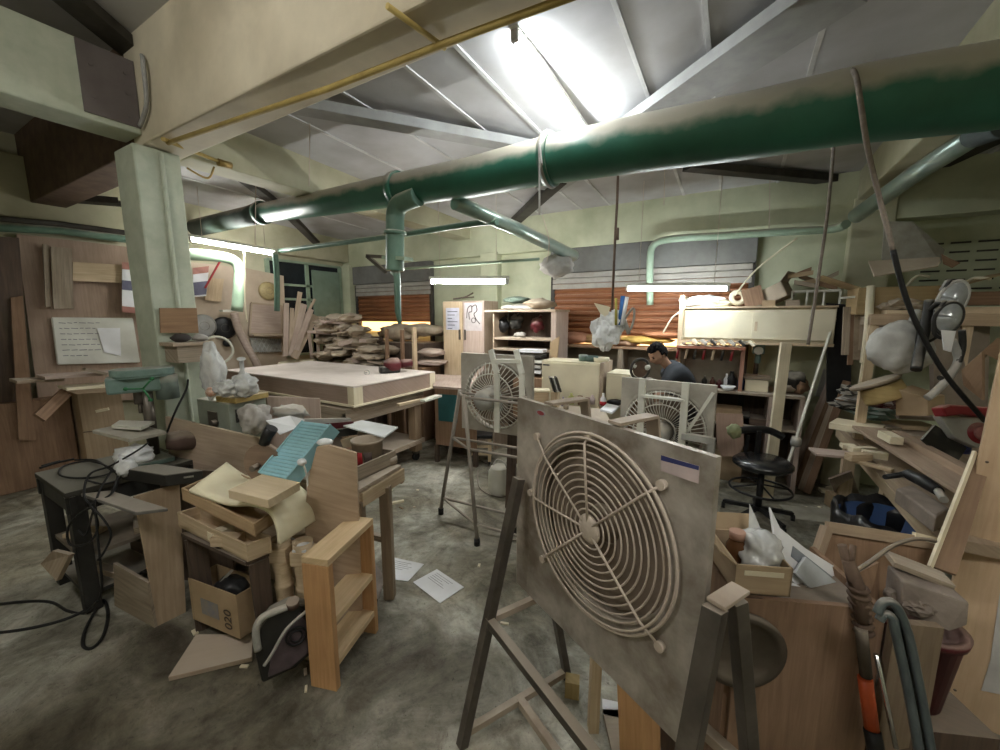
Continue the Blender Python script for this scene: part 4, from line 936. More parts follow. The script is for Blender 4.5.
q = [P1.lerp(P2, .02)+lx*.08, P1.lerp(P2, .98)+lx*.04, P1.lerp(P2, .98)+lx*.34, P1.lerp(P2, .02)+lx*.4]
q = [p+UP*.12 for p in q]
tag(open_box(q, .095, .012).build('wooden_tray', oldwood, bev=.002), 'shallow wooden tray on the low bench, under the bucket', 'tray')
o_ = D(335, 480, 2.17); nb_ = V(-FH.x*.9, -FH.y*.9, 0)+RT*.1; nb_.normalize()
cb = [PL(x, y, o_, nb_) for x, y in ((318, 446), (330, 444), (357, 452), (359, 500), (360, 560), (308, 560), (306, 520), (309, 480))]
for k in (4, 5): cb[k] = V(cb[k].x, cb[k].y, 0)
tag(MB().slab(cb, .022).build('curved_board', W('warm ply', (.56, .43, .31), (.42, .31, .22))), 'tall brown board with a rounded shoulder standing before low bench', 'board')
tag(MB().blob(D(325, 442, 2.2), .045, .04, .02, .2, 3, 2).build('round_pad', plastic), 'round whitish pad on top of the tall brown board', 'pad')
bk = D(368, 458, 2.62); bk.z = P1.z+.03
t = thing('paint_bucket', 'brown paint bucket with a red label on the low bench', 'bucket', bk)
MB().lathe(bk, UP, [(.085, 0), (.09, .01), (.103, .17), (.108, .172), (.108, .185), (.098, .186), (.095, .12)], 32).build('pail', mat('stained pail', (.42, .34, .25), (.28, .22, .16), dust=.3), t)
lbm = MB(); to = (EYE-bk); to.z = 0; to.normalize(); sd = V(-to.y, to.x, 0)
lbm.sheet(lambda u, v: bk+rot2(to, sd, -.35-.5*u)*(.0925+.018*(.25+.5*v)+.001)+UP*(.035+.09*v), 6, 1); lbm.build('red_label', red, t, solid=.001)
lbm = MB(); lbm.sheet(lambda u, v: bk+rot2(to, sd, .25-.5*u)*(.0925+.018*(.25+.5*v)+.001)+UP*(.035+.09*v), 6, 1); lbm.build('dark_label', mat('dark label', (.10, .07, .06)), t, solid=.001)
q = [D(342, 425, 2.5), D(385, 437, 2.45), D(398, 426, 2.75), D(366, 421, 2.8)]; zz = bk.z+.195
q = [Z(342, 425, zz), Z(384, 437, zz), Z(398, 427, zz), Z(362, 420, zz)]
tag(MB().slab(q, V(0, 0, .01)).build('white_sheet', mat('white panel', (.72, .74, .75), (.66, .68, .69), bump=0)), 'flat white panel laid on top of paint bucket', 'panel')
c_ = Z(350, 452, P1.z+.06); t = thing('paint_cup', 'tilted cream tub with a red mark left of the paint bucket', 'tub', c_-UP*.03)
MB().lathe(c_-V(0, 0, .03), V(-.35, .1, 1), [(.03, 0), (.045, .13), (.047, .13), (.04, .125)], 20).build('tub', cream, t); MB().cyl(c_-V(.01, 0, 0), to, .02, .045, 12).build('red_mark', red, t)
c_ = P1.lerp(P2, .93)+lx*.07+UP*.028; tag(MB().cyl(c_, UP, .045, .05, 20).build('small_tin', oldwood), 'small round tin behind the paint bucket on the bench', 'tin')
# ---------- workbench and the big box panel
t = thing('workbench', 'long rough wooden workbench on castors under big box panel', 'workbench', V(-4.7, 3.4, 0))
bx0, bx1, by0, by1, bz = -5.9, -3.45, 2.72, 3.95, .93
MB().box(bx0, bx1, by0, by1, bz-.05, bz).build('bench_top', oldwood, t, bev=.004)
MB().box(bx0, bx1, by0, by0+.06, bz-.17, bz-.05).build('apron', oldwood, t, bev=.004)
MB().box(bx1-.06, bx1, by0, by1, bz-.17, bz-.05).build('apron', dustwood, t, bev=.004)
for x in (bx0+.08, bx1-.08):
    for y in (by0+.1, by1-.1):
        MB().box(x-.06, x+.06, y-.06, y+.06, .14, bz-.05).build('leg', W('bench leg wood', (.40, .29, .19), (.28, .20, .13), dust=.3), t, bev=.005)
        w_ = MB().cyl((x-.02, y, .06), (1, 0, 0), .055, .04, 20).build('castor', rubber, t)
        MB().box(x-.04, x+.04, y-.03, y+.03, .1, .14).build('castor_fork', legm, w_)
MB().box(bx0, bx1, by0, by1, .24, .30).build('lower_shelf', dustwood, t, bev=.004)
t = thing('hollow_core_board', 'huge flat box panel of pinkish plywood with pale corner blocks', 'box panel', V(-4.7, 3.4, .95))
X0, X1, Y0, Y1 = -5.95, -3.38, 2.78, 4.08
MB().box(X0, X1, Y0, Y1, .975, 1.16).build('core', W('side ply', (.40, .30, .25), (.31, .23, .19)), t)
MB().box(X0-.01, X1+.01, Y0-.01, Y1+.01, 1.16, 1.175).build('top_sheet', W('pink white sheet', (.74, .67, .63), (.64, .57, .53)), t)
MB().box(X0-.04, X1+.03, Y0-.03, Y1+.03, .955, .975).build('bottom_sheet', pale, t)
for x, y in ((X1, Y0), (X1, Y1), (X0, Y0)):
    MB().box(x-.09, x+.008, y-.008 if y == Y0 else y-.09, y+.11 if y == Y0 else y+.012, .975, 1.158).build('corner_block', pale, t)
c_ = Z(404, 362, 1.20)
t = thing('belt_sander', 'dark red belt sander lying on the far edge of box panel', 'power tool', Z(398, 372, 1.175))
p0, p1 = Z(382, 372, 1.22), Z(421, 368, 1.24)
b_ = Z(385, 373, 1.177); e_ = Z(415, 371, 1.177); ax_ = (e_-b_).normalized()
MB().lathe(b_+UP*.10, ax_, [(0, -.02), (.06, 0), (.095, .08), (.09, .17), (.06, .2)], 18).build('motor_housing', dred, t)
MB().ob(b_+ax_*.06+UP*.045, ax_*.13, V(-ax_.y, ax_.x, 0)*.06, UP*.045).build('belt_frame', blackd, t, bev=.02)
MB().lathe(b_+UP*.11+ax_*.2, ax_, [(.05, 0), (.055, .05), (.055, .15), (0, .17)], 16).build('rear_grip', dred, t)
MB().ring(b_+UP*.10+ax_*.1, V(ax_.y, -ax_.x, 0)*1, .07, .014, 20, 6).build('guard_ring', redp, t)
c_ = Z(367, 374, 1.18); tag(MB().ring(c_+UP*.02, (1, -.6, .6), .03, .008, 14, 6).tube([c_+V(0, 0, .02), c_+V(-.06, .02, .01)], .008, 6).build('metal_clip', greym), 'tiny metal clip lying alone on the box panel top', 'clip')
for k, (a, b, w, m_, lb) in enumerate((((392, 404), (420, 398), .05, pine, 'short yellow stick on the bench edge under the box panel'), ((416, 400), (433, 395), .09, whitem, 'pale flat block at the bench corner beneath the box panel'))):
    plank('wood_stick', lb, 'stick', Z(*a, .955)+V(.09, 0, 0), Z(*b, .955)+V(.09, 0, 0), w, .025, m_)
# papers on the floor
for k, q in enumerate((((392, 557), (424, 564), (408, 581), (390, 579)), ((413, 582), (437, 569), (464, 587), (440, 603)))):
    t = thing('paper_sheet', ['white paper sheet on the floor, the one partly behind the bench leg', 'printed white paper sheet lying flat in the middle of floor'][k], 'paper', Z(*q[0], 0), 'white paper sheets dropped on the floor')
    pts = [Z(*p, .006) for p in q]; s_ = MB().slab(pts, V(0, 0, .003)).build('sheet', whitep, t)
    pr = MB()
    for r_ in range(5): 
        f_ = .15+r_*.09; a, b = pts[0].lerp(pts[3], f_) if k == 0 else pts[1].lerp(pts[0], f_), pts[1].lerp(pts[2], f_) if k == 0 else pts[2].lerp(pts[3], f_)
        pr.bar(a.lerp(b, .12)+UP*.001, a.lerp(b, .45+.3*R.random())+UP*.001, .003, .001)
    pr.build('printed_lines', mat('grey print', (.35, .35, .38), bump=0), t)
# ================= BACK LEFT: wall of fan covers, slats, heap =================
WX = -6.86
tag(MB().slab([XP(188, 262, WX), XP(245, 268, WX), XP(283, 276, WX), V(WX, XP(285, 372, WX).y, 0), V(WX, XP(188, 385, WX).y, 0)], .02).build('beige_board', mat('beige wallboard', (.58, .48, .38), (.48, .39, .30), scale=2)), 'large beige board on the left wall carrying the fan covers', 'board')
def disc(label, x, y, r, m, cat='fan cover', name='fan_cover', holes=True, X=-6.8, group=None):
    c = XP(x, y, X); t = thing(name, label, cat, c, group)
    MB().lathe(c, (1, -.15, 0), [(r, 0), (r, .02), (r*.8, .045), (0, .055)], 32).build('cover_shell', m, t)
    if holes:
        g = MB()
        for k in (.35, .6, .85): g.ring(c+V(.055-.03*k, 0, 0), (1, -.15, 0), r*k, .008, 28, 5)
        g.build('raised_ring', legm, t)
    return t
disc('grey round fan cover on the beige board, nearest the green column', 203, 326, .17, steel_l)
disc('black round fan cover right of the grey one on the beige board', 224, 328, .17, black)
disc('round gold mesh sieve hanging high on the beige board', 268, 291, .15, gold, 'sieve', 'wire_sieve', X=-6.82)
disc('small dark square cap under the black fan cover', 227, 343, .06, black, 'cap', 'dark_disc', False)
t = thing('hanging_hoop', 'white rimmed hoop hanging behind the small column shelf', 'hoop', XP(217, 350, -6.4))
MB().ring(XP(217, 350, -6.4), (1, -.6, 0), .19, .018, 32, 8).build('hoop', whitem, t)
panel('framed_board', 'small tan framed board on the wall below the green elbow pipe bend', 'board', [XP(206, 278, -6.8), XP(223, 279, -6.8), XP(220, 302, -6.8), XP(204, 300, -6.8)], .03, pine)
t = thing('framed_board', 'square beige framed panel with a ledge below the gold sieve', 'panel frame', XP(265, 320, -6.8))
q = [XP(251, 303, -6.8), XP(281, 306, -6.8), XP(281, 334, -6.8), XP(249, 334, -6.8)]
MB().slab(q, .02).build('panel_sheet', pinkply, t)
f_ = MB()
for a, b in zip(q, q[1:]+q[:1]): f_.bar(a+V(.01, 0, 0), b+V(.01, 0, 0), .03, .03, up=V(1, 0, 0))
f_.bar(q[3]+V(.06, 0, -.02), q[2]+V(.06, 0, -.02), .14, .03); f_.build('panel_frame', dustwood, t)
t = thing('lattice_sheet', 'white and grey lattice patterned sheet under the square framed panel', 'sheet', XP(265, 345, -6.8))
q = [XP(250, 338, -6.8), XP(281, 339, -6.8), XP(281, 352, -6.8), XP(252, 352, -6.8)]
s_ = MB().slab(q, .01).build('sheet', greym, t); l_ = MB()
for k in range(7):
    l_.bar(q[0].lerp(q[1], k/7)+V(.008, 0, 0), q[3].lerp(q[2], min(1, k/7+.25))+V(.008, 0, 0), .02, .004, up=V(1, 0, 0)); l_.bar(q[3].lerp(q[2], k/7)+V(.008, 0, 0), q[0].lerp(q[1], min(1, k/7+.25))+V(.008, 0, 0), .02, .004, up=V(1, 0, 0))
l_.build('lattice_pattern', whitep, s_)
tag(MB().tube(smooth_path([XP(234, 313, -6.6), XP(238, 328, -6.6), XP(246, 345, -6.55), XP(257, 365, -6.5), XP(266, 385, -6.45)+UP*-.1, V(-6.4, XP(272, 385, -6.45).y, .03)], 5), .055, 8).build('curved_wood', pinkply), 'long curved dusty wooden piece leaning under the green elbow pipe', 'wood piece')
plank('white_bracket', 'short white ledge under the end of green elbow pipe', 'ledge', XP(221, 311, -6.7), XP(240, 310, -6.7), .1, .03, whitem)
plank('red_stick', 'thin red stick slanting across the calendar beside the column', 'stick', XP(205, 288, -6.6), XP(223, 256, -6.6), .02, .02, red)
# bucket of slats
t = thing('wooden_bin', 'cream bucket holding the fan of long pale slats', 'bucket', XP(291, 362, -6.3))
c_ = XP(291, 362, -6.3); c_.z -= .35
c_ = V(c_.x, c_.y, 0); MB().lathe(c_, UP, [(.15, 0), (.19, 1.15), (.175, 1.15), (.16, 1.0)], 28).build('bucket_body', cream, t)
c2 = XP(308, 362, -6.3); t = thing('cream_bucket', 'shorter cream bucket right of the bucket of slats', 'bucket', V(c2.x, c2.y, 0))
MB().lathe(V(c2.x, c2.y, 0), UP, [(.11, 0), (.13, 1.16), (.12, 1.16), (.11, 1.0)], 24).build('bucket_body', cream, t)
SL = [((286.4, 303), (285.5, 356), .075, 'leftmost upright'), ((292, 308), (290, 356), .06, 'second upright'), ((300, 292), (291, 352), .07, 'tallest, slightly leaning'), ((304, 304), (291, 356), .10, 'wide leaning middle'), ((315, 299), (298, 330), .04, 'thin far-leaning'), ((315, 315), (294, 358), .12, 'broadest lowest leaning'), ((311, 309), (296, 350), .09, 'second broad leaning')]
for k, (a, b, w, nm) in enumerate(SL):
    plank('wooden_lath', 'pale %s slat standing in the cream bucket' % nm, 'slat', XP(*a, -6.34+k*.025), XP(*b, -6.34+k*.012), w, .02, dustwood if k % 3 else pinkply, up=V(1, -.3, 0), group='slats in the cream bucket')
for k, (a, b) in enumerate((((316, 320), (319, 358)), ((309, 332), (312, 358)))):
    plank('wooden_lath', ['narrow slat leaning between bucket of slats and dusty heap', 'short slat standing behind the shorter cream bucket'][k], 'slat', XP(*a, -6.2), XP(*b, -6.2), .05, .02, pinkply, up=V(1, -.3, 0))
# heap of scrap
heap_lab = 'dusty brown offcut in the tall heap behind the box panel'
for k in range(84):
    row = k//10; x = R.uniform(322, 352+(8-row)*3.8 if row < 8 else 352); y = 369-row*6.2+R.uniform(-3, 3)
    if y < 317: y = 318+R.random()*6
    c = YP(min(x, 378), y, 4.55+R.uniform(-.12, .12)); a = R.uniform(0, PI); w = R.uniform(.14, .28)
    if R.random() < .45: o = MB().ob(c, V(math.cos(a), math.sin(a), R.uniform(-.25, .25))*w, V(-math.sin(a), math.cos(a), 0)*R.uniform(.05, .12), UP*R.uniform(.01, .03)).build('wood_offcut', R.choice([dustwood, oldwood, pinkply]))
    else: o = MB().blob(c, w, R.uniform(.10, .18), R.uniform(.05, .09), .45, 2.5, 2, rot=a, seed=k, smooth=False).build('wood_offcut', R.choice([sack, sack, oldwood]))
    tag(o, heap_lab, 'offcut', 'offcuts in the heap behind box panel')
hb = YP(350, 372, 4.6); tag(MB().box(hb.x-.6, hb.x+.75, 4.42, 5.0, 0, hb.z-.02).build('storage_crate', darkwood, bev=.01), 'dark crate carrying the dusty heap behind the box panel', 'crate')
for k in range(7):
    x = R.uniform(-.5, .3); z_ = hb.z+k*.085; tag(MB().ob((hb.x+x, 4.8, z_+.05), (R.uniform(.5, .62)-.03*k, .05, 0), (0, .15, 0), (0, 0, .04)).build('wood_board', darkwood), 'dusty board lying level inside the tall heap behind box panel', 'board', 'boards inside the heap')
# orange lit goods behind
for k, (x, y, rx, rz, m_, lb) in enumerate(((398, 334, .36, .14, 'pinkish dusty sack lying under the left shutter, by the heap'), ))if 0 else enumerate([(398, 333, .42, .15, sack, 'large lit sack lying before the left shutter beside the heap'), (425, 330, .40, .11, sack, 'second lit sack before the left shutter, behind the paper notices'), (385, 350, .28, .08, sack, 'low sack between the upright sticks and the heap'), (432, 352, .22, .06, pinkply, 'pink folded sheet in the stack left of the paper notices'), (432, 362, .26, .05, pinkply, 'lowest folded sheet in the stack left of paper notices')]):
    tag(MB().blob(YP(x, y, 5.2 if k < 2 else 4.75), rx, .2, rz, .3, 2, 3, seed=20+k).build('dusty_sack', m_), lb, 'sack')
lz = YP(400, 340, 5.2).z
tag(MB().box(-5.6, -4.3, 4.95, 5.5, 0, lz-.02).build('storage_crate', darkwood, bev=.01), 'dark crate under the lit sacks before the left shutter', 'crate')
lz2 = YP(432, 366, 4.75).z
tag(MB().box(-4.62, -3.95, 4.5, 4.93, 0, lz2).build('storage_crate', brown, bev=.01), 'brown crate under the folded sheets left of paper notices', 'crate')
for k, (x, y0, y1) in enumerate(((386.5, 329, 358), (402, 330, 360), (414, 327, 356))):
    plank('upright_stick', ['leftmost of three short sticks standing behind the red sander', 'middle of three short sticks standing behind the red sander', 'rightmost and palest of the three sticks behind the sander'][k], 'stick', YP(x, y0, 4.45), V(YP(x, y1, 4.45).x, 4.45, 0), .05 if k < 2 else .07, .04, [brown, brown, pine][k])
# cabinet with paper notices
t = thing('notice_cabinet', 'tall narrow wooden cabinet with two paper notices on its doors', 'cabinet', YP(462, 372, 4.9))
YY = 4.9; cl, cm_, cr_ = YP(443, 300, YY).x, YP(462.5, 300, YY).x, YP(484, 300, YY).x; ctz = YP(460, 301, YY).z
MB().box(cl, cr_, YY+.02, YY+.4, 0, ctz).build('carcass', dustwood, t, bev=.005)
for a, b in ((cl, cm_-.01), (cm_+.01, cr_)):
    d_ = MB().box(a, b, YY-.005, YY+.018, .9, ctz-.01).build('door', pine if a == cl else pinkply, t, bev=.003)
    MB().box(b-.05 if a == cl else a+.03, b-.03 if a == cl else a+.05, YY-.03, YY-.005, 1.55, 1.7).build('handle', legm, d_)
def sheet_(label, x0, y0, x1, y1, m_, Y):
    a, b = YP(x0, y0, Y), YP(x1, y1, Y); t = thing('paper_notice', label, 'paper notice', b)
    MB().box(a.x, b.x, Y-.004, Y, b.z, a.z).build('sheet', m_, t); return t, a, b
t, a, b = sheet_('bluish white paper notice with lines of writing on left cabinet door', 446, 308, 459.5, 330, mat('bluish paper', (.66, .68, .82)), YY-.008)
l_ = MB()
for k in range(6): l_.box(a.x+.03, b.x-.03-.05*(k % 3), YY-.0145, YY-.0125, a.z-.06-k*.05, a.z-.05-k*.05)
l_.build('written_lines', ink, t)
t, a, b = sheet_('paper with a grey drawing on the right cabinet door', 464.5, 303, 482, 331, mat('drawing paper', (.62, .58, .60), (.5, .46, .48), scale=12), YY-.008)
l_ = MB(); cx = (a.x+b.x)/2; cz_ = (a.z+b.z)/2+.08
l_.tube(smooth_path([(cx-.11, YY-.015, cz_-.10), (cx-.09, YY-.015, cz_+.04), (cx-.03, YY-.015, cz_+.08), (cx-.02, YY-.015, cz_), (cx-.07, YY-.015, cz_-.02), (cx-.06, YY-.015, cz_-.12)], 5), .006, 5); l_.tube(smooth_path([(cx-.02, YY-.015, cz_+.06), (cx+.05, YY-.015, cz_+.09), (cx+.07, YY-.015, cz_+.01), (cx+.02, YY-.015, cz_-.04), (cx+.06, YY-.015, cz_-.12), (cx+.12, YY-.015, cz_-.18)], 5), .007, 5); l_.ring((cx+.01, YY-.015, cz_-.13), (0, 1, 0), .035, .005, 18, 5)
l_.build('drawn_lines', steel_d, t)
tag(MB().tube(smooth_path([YP(453, 299, 4.9), YP(465, 297, 5.0), YP(473, 293, 5.0)], 4), .012, 5).tube([YP(462, 298, 4.95), YP(474, 297, 5.0)], .01, 5).build('dry_twig', darkwood), 'dark dry twig lying on top of the narrow notice cabinet', 'twig')
# shelf unit with tools
t = thing('shelf_unit', 'dusty wooden shelf unit with dark tool compartment by the green pillar', 'shelf', YP(520, 372, 4.75))
YY = 4.7; x0, x1 = YP(494, 330, YY).x, YP(553, 330, YY).x
zt = YP(520, 312, YY).z; zs = YP(520, 338, YY).z; z3 = YP(520, 349, YY).z
MB().box(x0-.12, x1+.05, YY-.05, YY+.45, zt, zt+.03).build('top_board', dustwood, t, bev=.003)
MB().box(x0, x1, YY, YY+.4, zs-.03, zs).build('shelf_board', dustwood, t, bev=.003)
MB().box(x0, x1, YY, YY+.4, z3-.03, z3).build('shelf_board', oldwood, t, bev=.003)
MB().box(x0, x1, YY+.4, YY+.42, 0, zt).build('back_board', darkwood, t)
MB().box(x0-.02, x0, YY, YY+.4, 0, zt).build('side_board', dustwood, t, bev=.003)
MB().box(x1-.02, x1+.05, YY-.02, YY+.4, 0, zt).build('side_board', pinkply, t, bev=.003)
for k, (x, y, m_, lb) in enumerate(((503, 325, black, 'black power tool at the left inside the dark compartment'), (516, 322, blackd, 'dark drill hanging in the middle of the dark compartment'), (537, 325, dred, 'reddish clamp hanging at the right inside the dark compartment'), (520, 335, greyrag, 'grey cloth on the floor of the dark compartment'))):
    c_ = YP(x, y, YY+.2); mb = MB().blob(c_, .09, .07, .10 if k < 3 else .04, .35, 2, 3, seed=30+k)
    if k < 3: mb.tube([c_+V(0, 0, .05), c_+V(.06, 0, .13)], .02, 8)
    tag(mb.build(['power_tool', 'power_drill', 'clamp', 'grey_cloth'][k], m_), lb, ['power tool', 'drill', 'clamp', 'cloth'][k])
for k, (x, y, rx, rz, m_, lb) in enumerate(((520, 308, .26, .05, greyrag, 'flat dusty sack on top of the shelf unit, the lower one'), (517, 300, .2, .045, mat('dark green cloth', (.12, .16, .13), bump=.4), 'dark green folded cloth topping the sacks on the shelf unit'), (540, 304, .2, .07, sack, 'brown sack at the right end on top of the shelf unit'))):
    tag(MB().blob(YP(x, y, YY+.15), rx, .17, rz, .3, 2, 3, seed=40+k).build('folded_sack', m_), lb, 'sack')
for k in range(5):
    tag(MB().rb(YP(533, 372-k*5, YY-.15), .3, .2, .035, R.uniform(-.2, .2)).build('stacked_sheet', [whitep, greym, whitem, blackd, whitep][k]), ['lowest white sheet of the stack right of the pale trestle fan', 'grey sheet second from below in the stack beside trestle fan', 'pale sheet in the middle of the stack beside trestle fan', 'black sheet second from top in the stack beside trestle fan', 'topmost white sheet of the stack beside trestle fan'][k], 'sheet')
zz = YP(533, 376, YY-.15).z; tag(MB().rb(YP(533, 374, YY-.15)*V(1, 1, 0) if 0 else V(YP(533, 374, YY-.15).x, YY-.15, 0), .42, .3, zz).build('storage_crate', brown, bev=.01), 'brown crate under the stack of sheets beside trestle fan', 'crate')
panel('cardboard_strip', 'torn cardboard strip on the right side of the shelf unit', 'cardboard', [YP(551, 342, YY-.1), YP(560, 336, YY-.1), YP(556, 372, YY-.1), YP(548, 376, YY-.1)], .02, card)
# cream cabinet boxes
t = thing('cream_cabinet', 'large cream laminate cabinet standing behind the front fan', 'cabinet', YP(573, 410, 4.2))
YY = 4.25; a, b = YP(542, 360, YY), YP(601, 360, YY); zt = a.z
MB().box(a.x, b.x, YY, YY+.35, 0, zt).build('carcass', cream, t, bev=.004)
MB().box(a.x+.01, b.x-.01, YY-.012, YY, zt-.52, zt-.02).build('drawer_front', cream, t, bev=.003)
MB().box(a.x+.01, b.x-.01, YY-.012, YY, zt-1.0, zt-.53).build('drawer_front', cream, t, bev=.003)
MB().box(a.x+.02, a.x+.10, YY-.016, YY-.011, zt-.06, zt-.045).build('name_mark', ink, t)
MB().box(b.x, b.x+.035, YY-.02, YY+.35, 0, zt+.01).build('side_panel', dustwood, t)
t = thing('cream_cabinet', 'smaller cream cabinet between the large cream one and the square fan', 'cabinet', YP(615, 410, 4.3))
a2, b2 = YP(606, 373, YY), YP(630, 373, YY)
MB().box(a2.x, b2.x, YY+.02, YY+.4, 0, a2.z).build('carcass', cream, t, bev=.004)
MB().box(a2.x+.01, b2.x-.01, YY+.008, YY+.02, a2.z-.3, a2.z-.02).build('drawer_front', cream, t, bev=.003)
for k, (x, y, r, h, m_, lb) in enumerate(((583, 360, .05, .07, tgreen, 'small green cup standing on the large cream cabinet'), (592, 359, .07, .06, mat('dull green', (.12, .18, .16)), 'dark green tin on the large cream cabinet top'), (601, 358, .09, .05, cream, 'cream round lid lying on the large cream cabinet'))):
    tag(MB().lathe(V(YP(x, y, YY+.15).x, YY+.15, zt+.001), UP, [(r*.9, 0), (r, h), (r*.9, h), (r*.85, h*.5)], 20).build('small_tin', m_), lb, 'tin')
# cluttered table between fans
t = thing('work_table', 'cluttered work table between the cream cabinet and the front fan', 'table', V(-1.1, 3.6, 0))
tz = .95; q = [Z(530, 420, tz), Z(612, 424, tz), Z(604, 409, tz), Z(530, 402, tz)]
MB().slab(q, V(0, 0, .03)).build('tabletop', dustwood, t)
for p in q: c_ = sum(q, V(0, 0, 0))/4; pp_ = p.lerp(c_, .12); MB().rb((pp_.x, pp_.y, 0), .05, .05, tz-.031).build('leg', oldwood, t)
tab = lambda x, y: Z(x, y, tz+.002)
t = thing('wooden_box', 'small brown wooden box left of the grey binder on work table', 'box', tab(541, 400)); MB().rb(tab(541, 402), .16, .14, .12, .5).build('box_body', pine, t, bev=.004); MB().rb(tab(541, 402)+UP*.125, .18, .16, .02, .5).build('lid', pale, t)
plank('wooden_block', 'upright wooden block carrying the grey binders', 'block', tab(555, 407), tab(555, 407)+UP*.16, .07, .07, pine, up=V(0, 1, 0))
t = thing('ring_binder', 'small stack of grey binders leaning on upright wooden block', 'binder', tab(553, 393)+UP*.1); c_ = tab(555, 407)+UP*.245
for k in range(3): MB().ob(c_+RT*(-.035+.03*k), RT*.010+UP*.002, FH*.06, UP*.075-RT*.025).build('binder', [blackd, greym, steel_d][k], t)
for k, (x, y, r, h, m_, lb, nk) in enumerate(((563, 406, .022, .10, mat('lilac', (.45, .38, .48)), 'slim lilac bottle beside the grey binders', 1), (571, 404, .033, .12, mat('dull yellow', (.55, .55, .2)), 'yellow bottle in front of the large cream cabinet', 1), (580, 405, .03, .10, brown, 'brown cup right of the yellow bottle', 0), (587, 405, .03, .08, dred, 'dark red cup on the work table', 0), (592, 404, .03, .10, pink, 'pink bottle right of the dark red cup', 1), (566, 409, .03, .05, oldwood, 'low brown pot nearest the front fan on work table', 0))):
    p = tab(x, y); prof_ = [(r, 0), (r, h*.65), (r*.45, h*.85), (r*.45, h)] if nk else [(r*.85, 0), (r, h), (r*.9, h), (r*.8, h*.4)]
    tag(MB().lathe(p, UP, prof_, 16).build('bottle' if nk else 'cup', m_), lb, 'bottle' if nk else 'cup')
t = thing('glue_bottle', 'white bottle with red cap ring beside the black holster', 'bottle', tab(603, 404)); MB().lathe(tab(603, 405), UP, [(.03, 0), (.03, .07), (.012, .1), (.012, .13)], 16).build('bottle_body', whitep, t); MB().lathe(tab(603, 405), UP, [(.034, .0), (.034, .04)], 16).build('red_band', red, t)
tag(MB().blob(tab(615, 405)+UP*.035, .12, .05, .035, .3, 2, 2, rot=-.4).build('black_holster', black), 'black long tool bag lying on the work table edge', 'bag')
panel('white_tray', 'white flat tray on the work table just above the front fan edge', 'tray', [tab(600, 411)+UP*.02, tab(612, 414)+UP*.02, tab(620, 408)+UP*.02, tab(607, 405)+UP*.02], .02, whitep)
# hanging bag of tools
t = thing('tool_bag', 'white plastic bag stuffed with tools hanging from the thin metal rod', 'bag', D(607, 328, 3.85))
MB().blob(D(606, 331, 3.85), .13, .09, .19, .35, 2, 4, seed=51, smooth=False).blob(D(616, 323, 3.82), .08, .07, .12, .35, 2, 4, seed=53, smooth=False).build('bag_body', plastic, t)
MB().slab([D(594, 303, 3.8), D(610, 307, 3.8), D(607, 318, 3.8), D(600, 313, 3.8)], .01).build('torn_flap', cream, t)
MB().tube([D(620, 325, 3.75), D(623, 296, 3.75)], .022, 8).build('blue_handle', mat('bright blue', (.05, .18, .5), bump=0), t)
MB().tube([D(622, 325, 3.7), D(627, 297, 3.7)], .018, 8).build('white_handle', whitep, t)
MB().tube([D(616, 325, 3.75), D(616, 298, 3.75)], .012, 8).build('yellow_handle', mat('handle yellow', (.5, .45, .1), bump=0), t)
MB().tube(smooth_path([D(624, 320, 3.75), D(633, 308, 3.75), D(634, 318, 3.75), D(630, 330, 3.75), D(626, 322, 3.75)], 4), .011, 7).tube([D(623, 318, 3.72), D(629, 334, 3.72)], .018, 7).build('steel_tool', greym, t)
tag(MB().tube([D(606, 345, 4.1), D(604, 356, 4.1)], .05, 10).build('cream_roll', cream), 'short cream roll standing under the hanging tool bag', 'roll') if 0 else None
# ledge under right shutter
YY = 5.25; zl = YP(600, 346, YY).z
t = thing('long_shelf', 'long dusty ledge under the right shutter loaded with lit cloths', 'shelf', V(-1.2, YY, 0))
MB().box(-2.2, -.5, YY, YY+.38, zl-.03, zl).build('shelf_board', W('warm shelf', (.42, .26, .16), (.3, .18, .11), dust=.4, dustcol=(.5, .36, .26)), t, bev=.003)
MB().box(-2.2, -.5, YY+.34, YY+.37, 0, zl-.03).build('back_board', mat('grey brown panel', (.34, .30, .24), (.25, .22, .17)), t)
for x in (-2.15, -1.25, -.53): MB().box(x-.03, x+.03, YY, YY+.34, 0, zl-.03).build('upright', oldwood, t)
cl = [('folded reddish cloth at the left end of the long ledge', 573, 338, .30, .08, (.42, .20, .12)), ('pale orange cloth on the long ledge behind the hanging tool bag', 600, 339, .3, .07, (.55, .34, .16)), ('yellow cloth on the long ledge just right of hanging bag', 645, 340, .32, .055, (.70, .46, .12)), ('orange sheet above the yellow cloth on the long ledge', 665, 335, .28, .045, (.55, .24, .12)), ('brown folded cloth lying left of the person on the ledge', 625, 343, .2, .04, (.36, .22, .14))]
for k, (lb, x, y, rx, rz, c3) in enumerate(cl):
    tag(MB().blob(YP(x, y, YY+.17), rx, .15, rz, .3, 2, 3, seed=60+k).build('folded_cloth', mat('cloth %d' % k, c3, bump=.4)), lb, 'cloth')
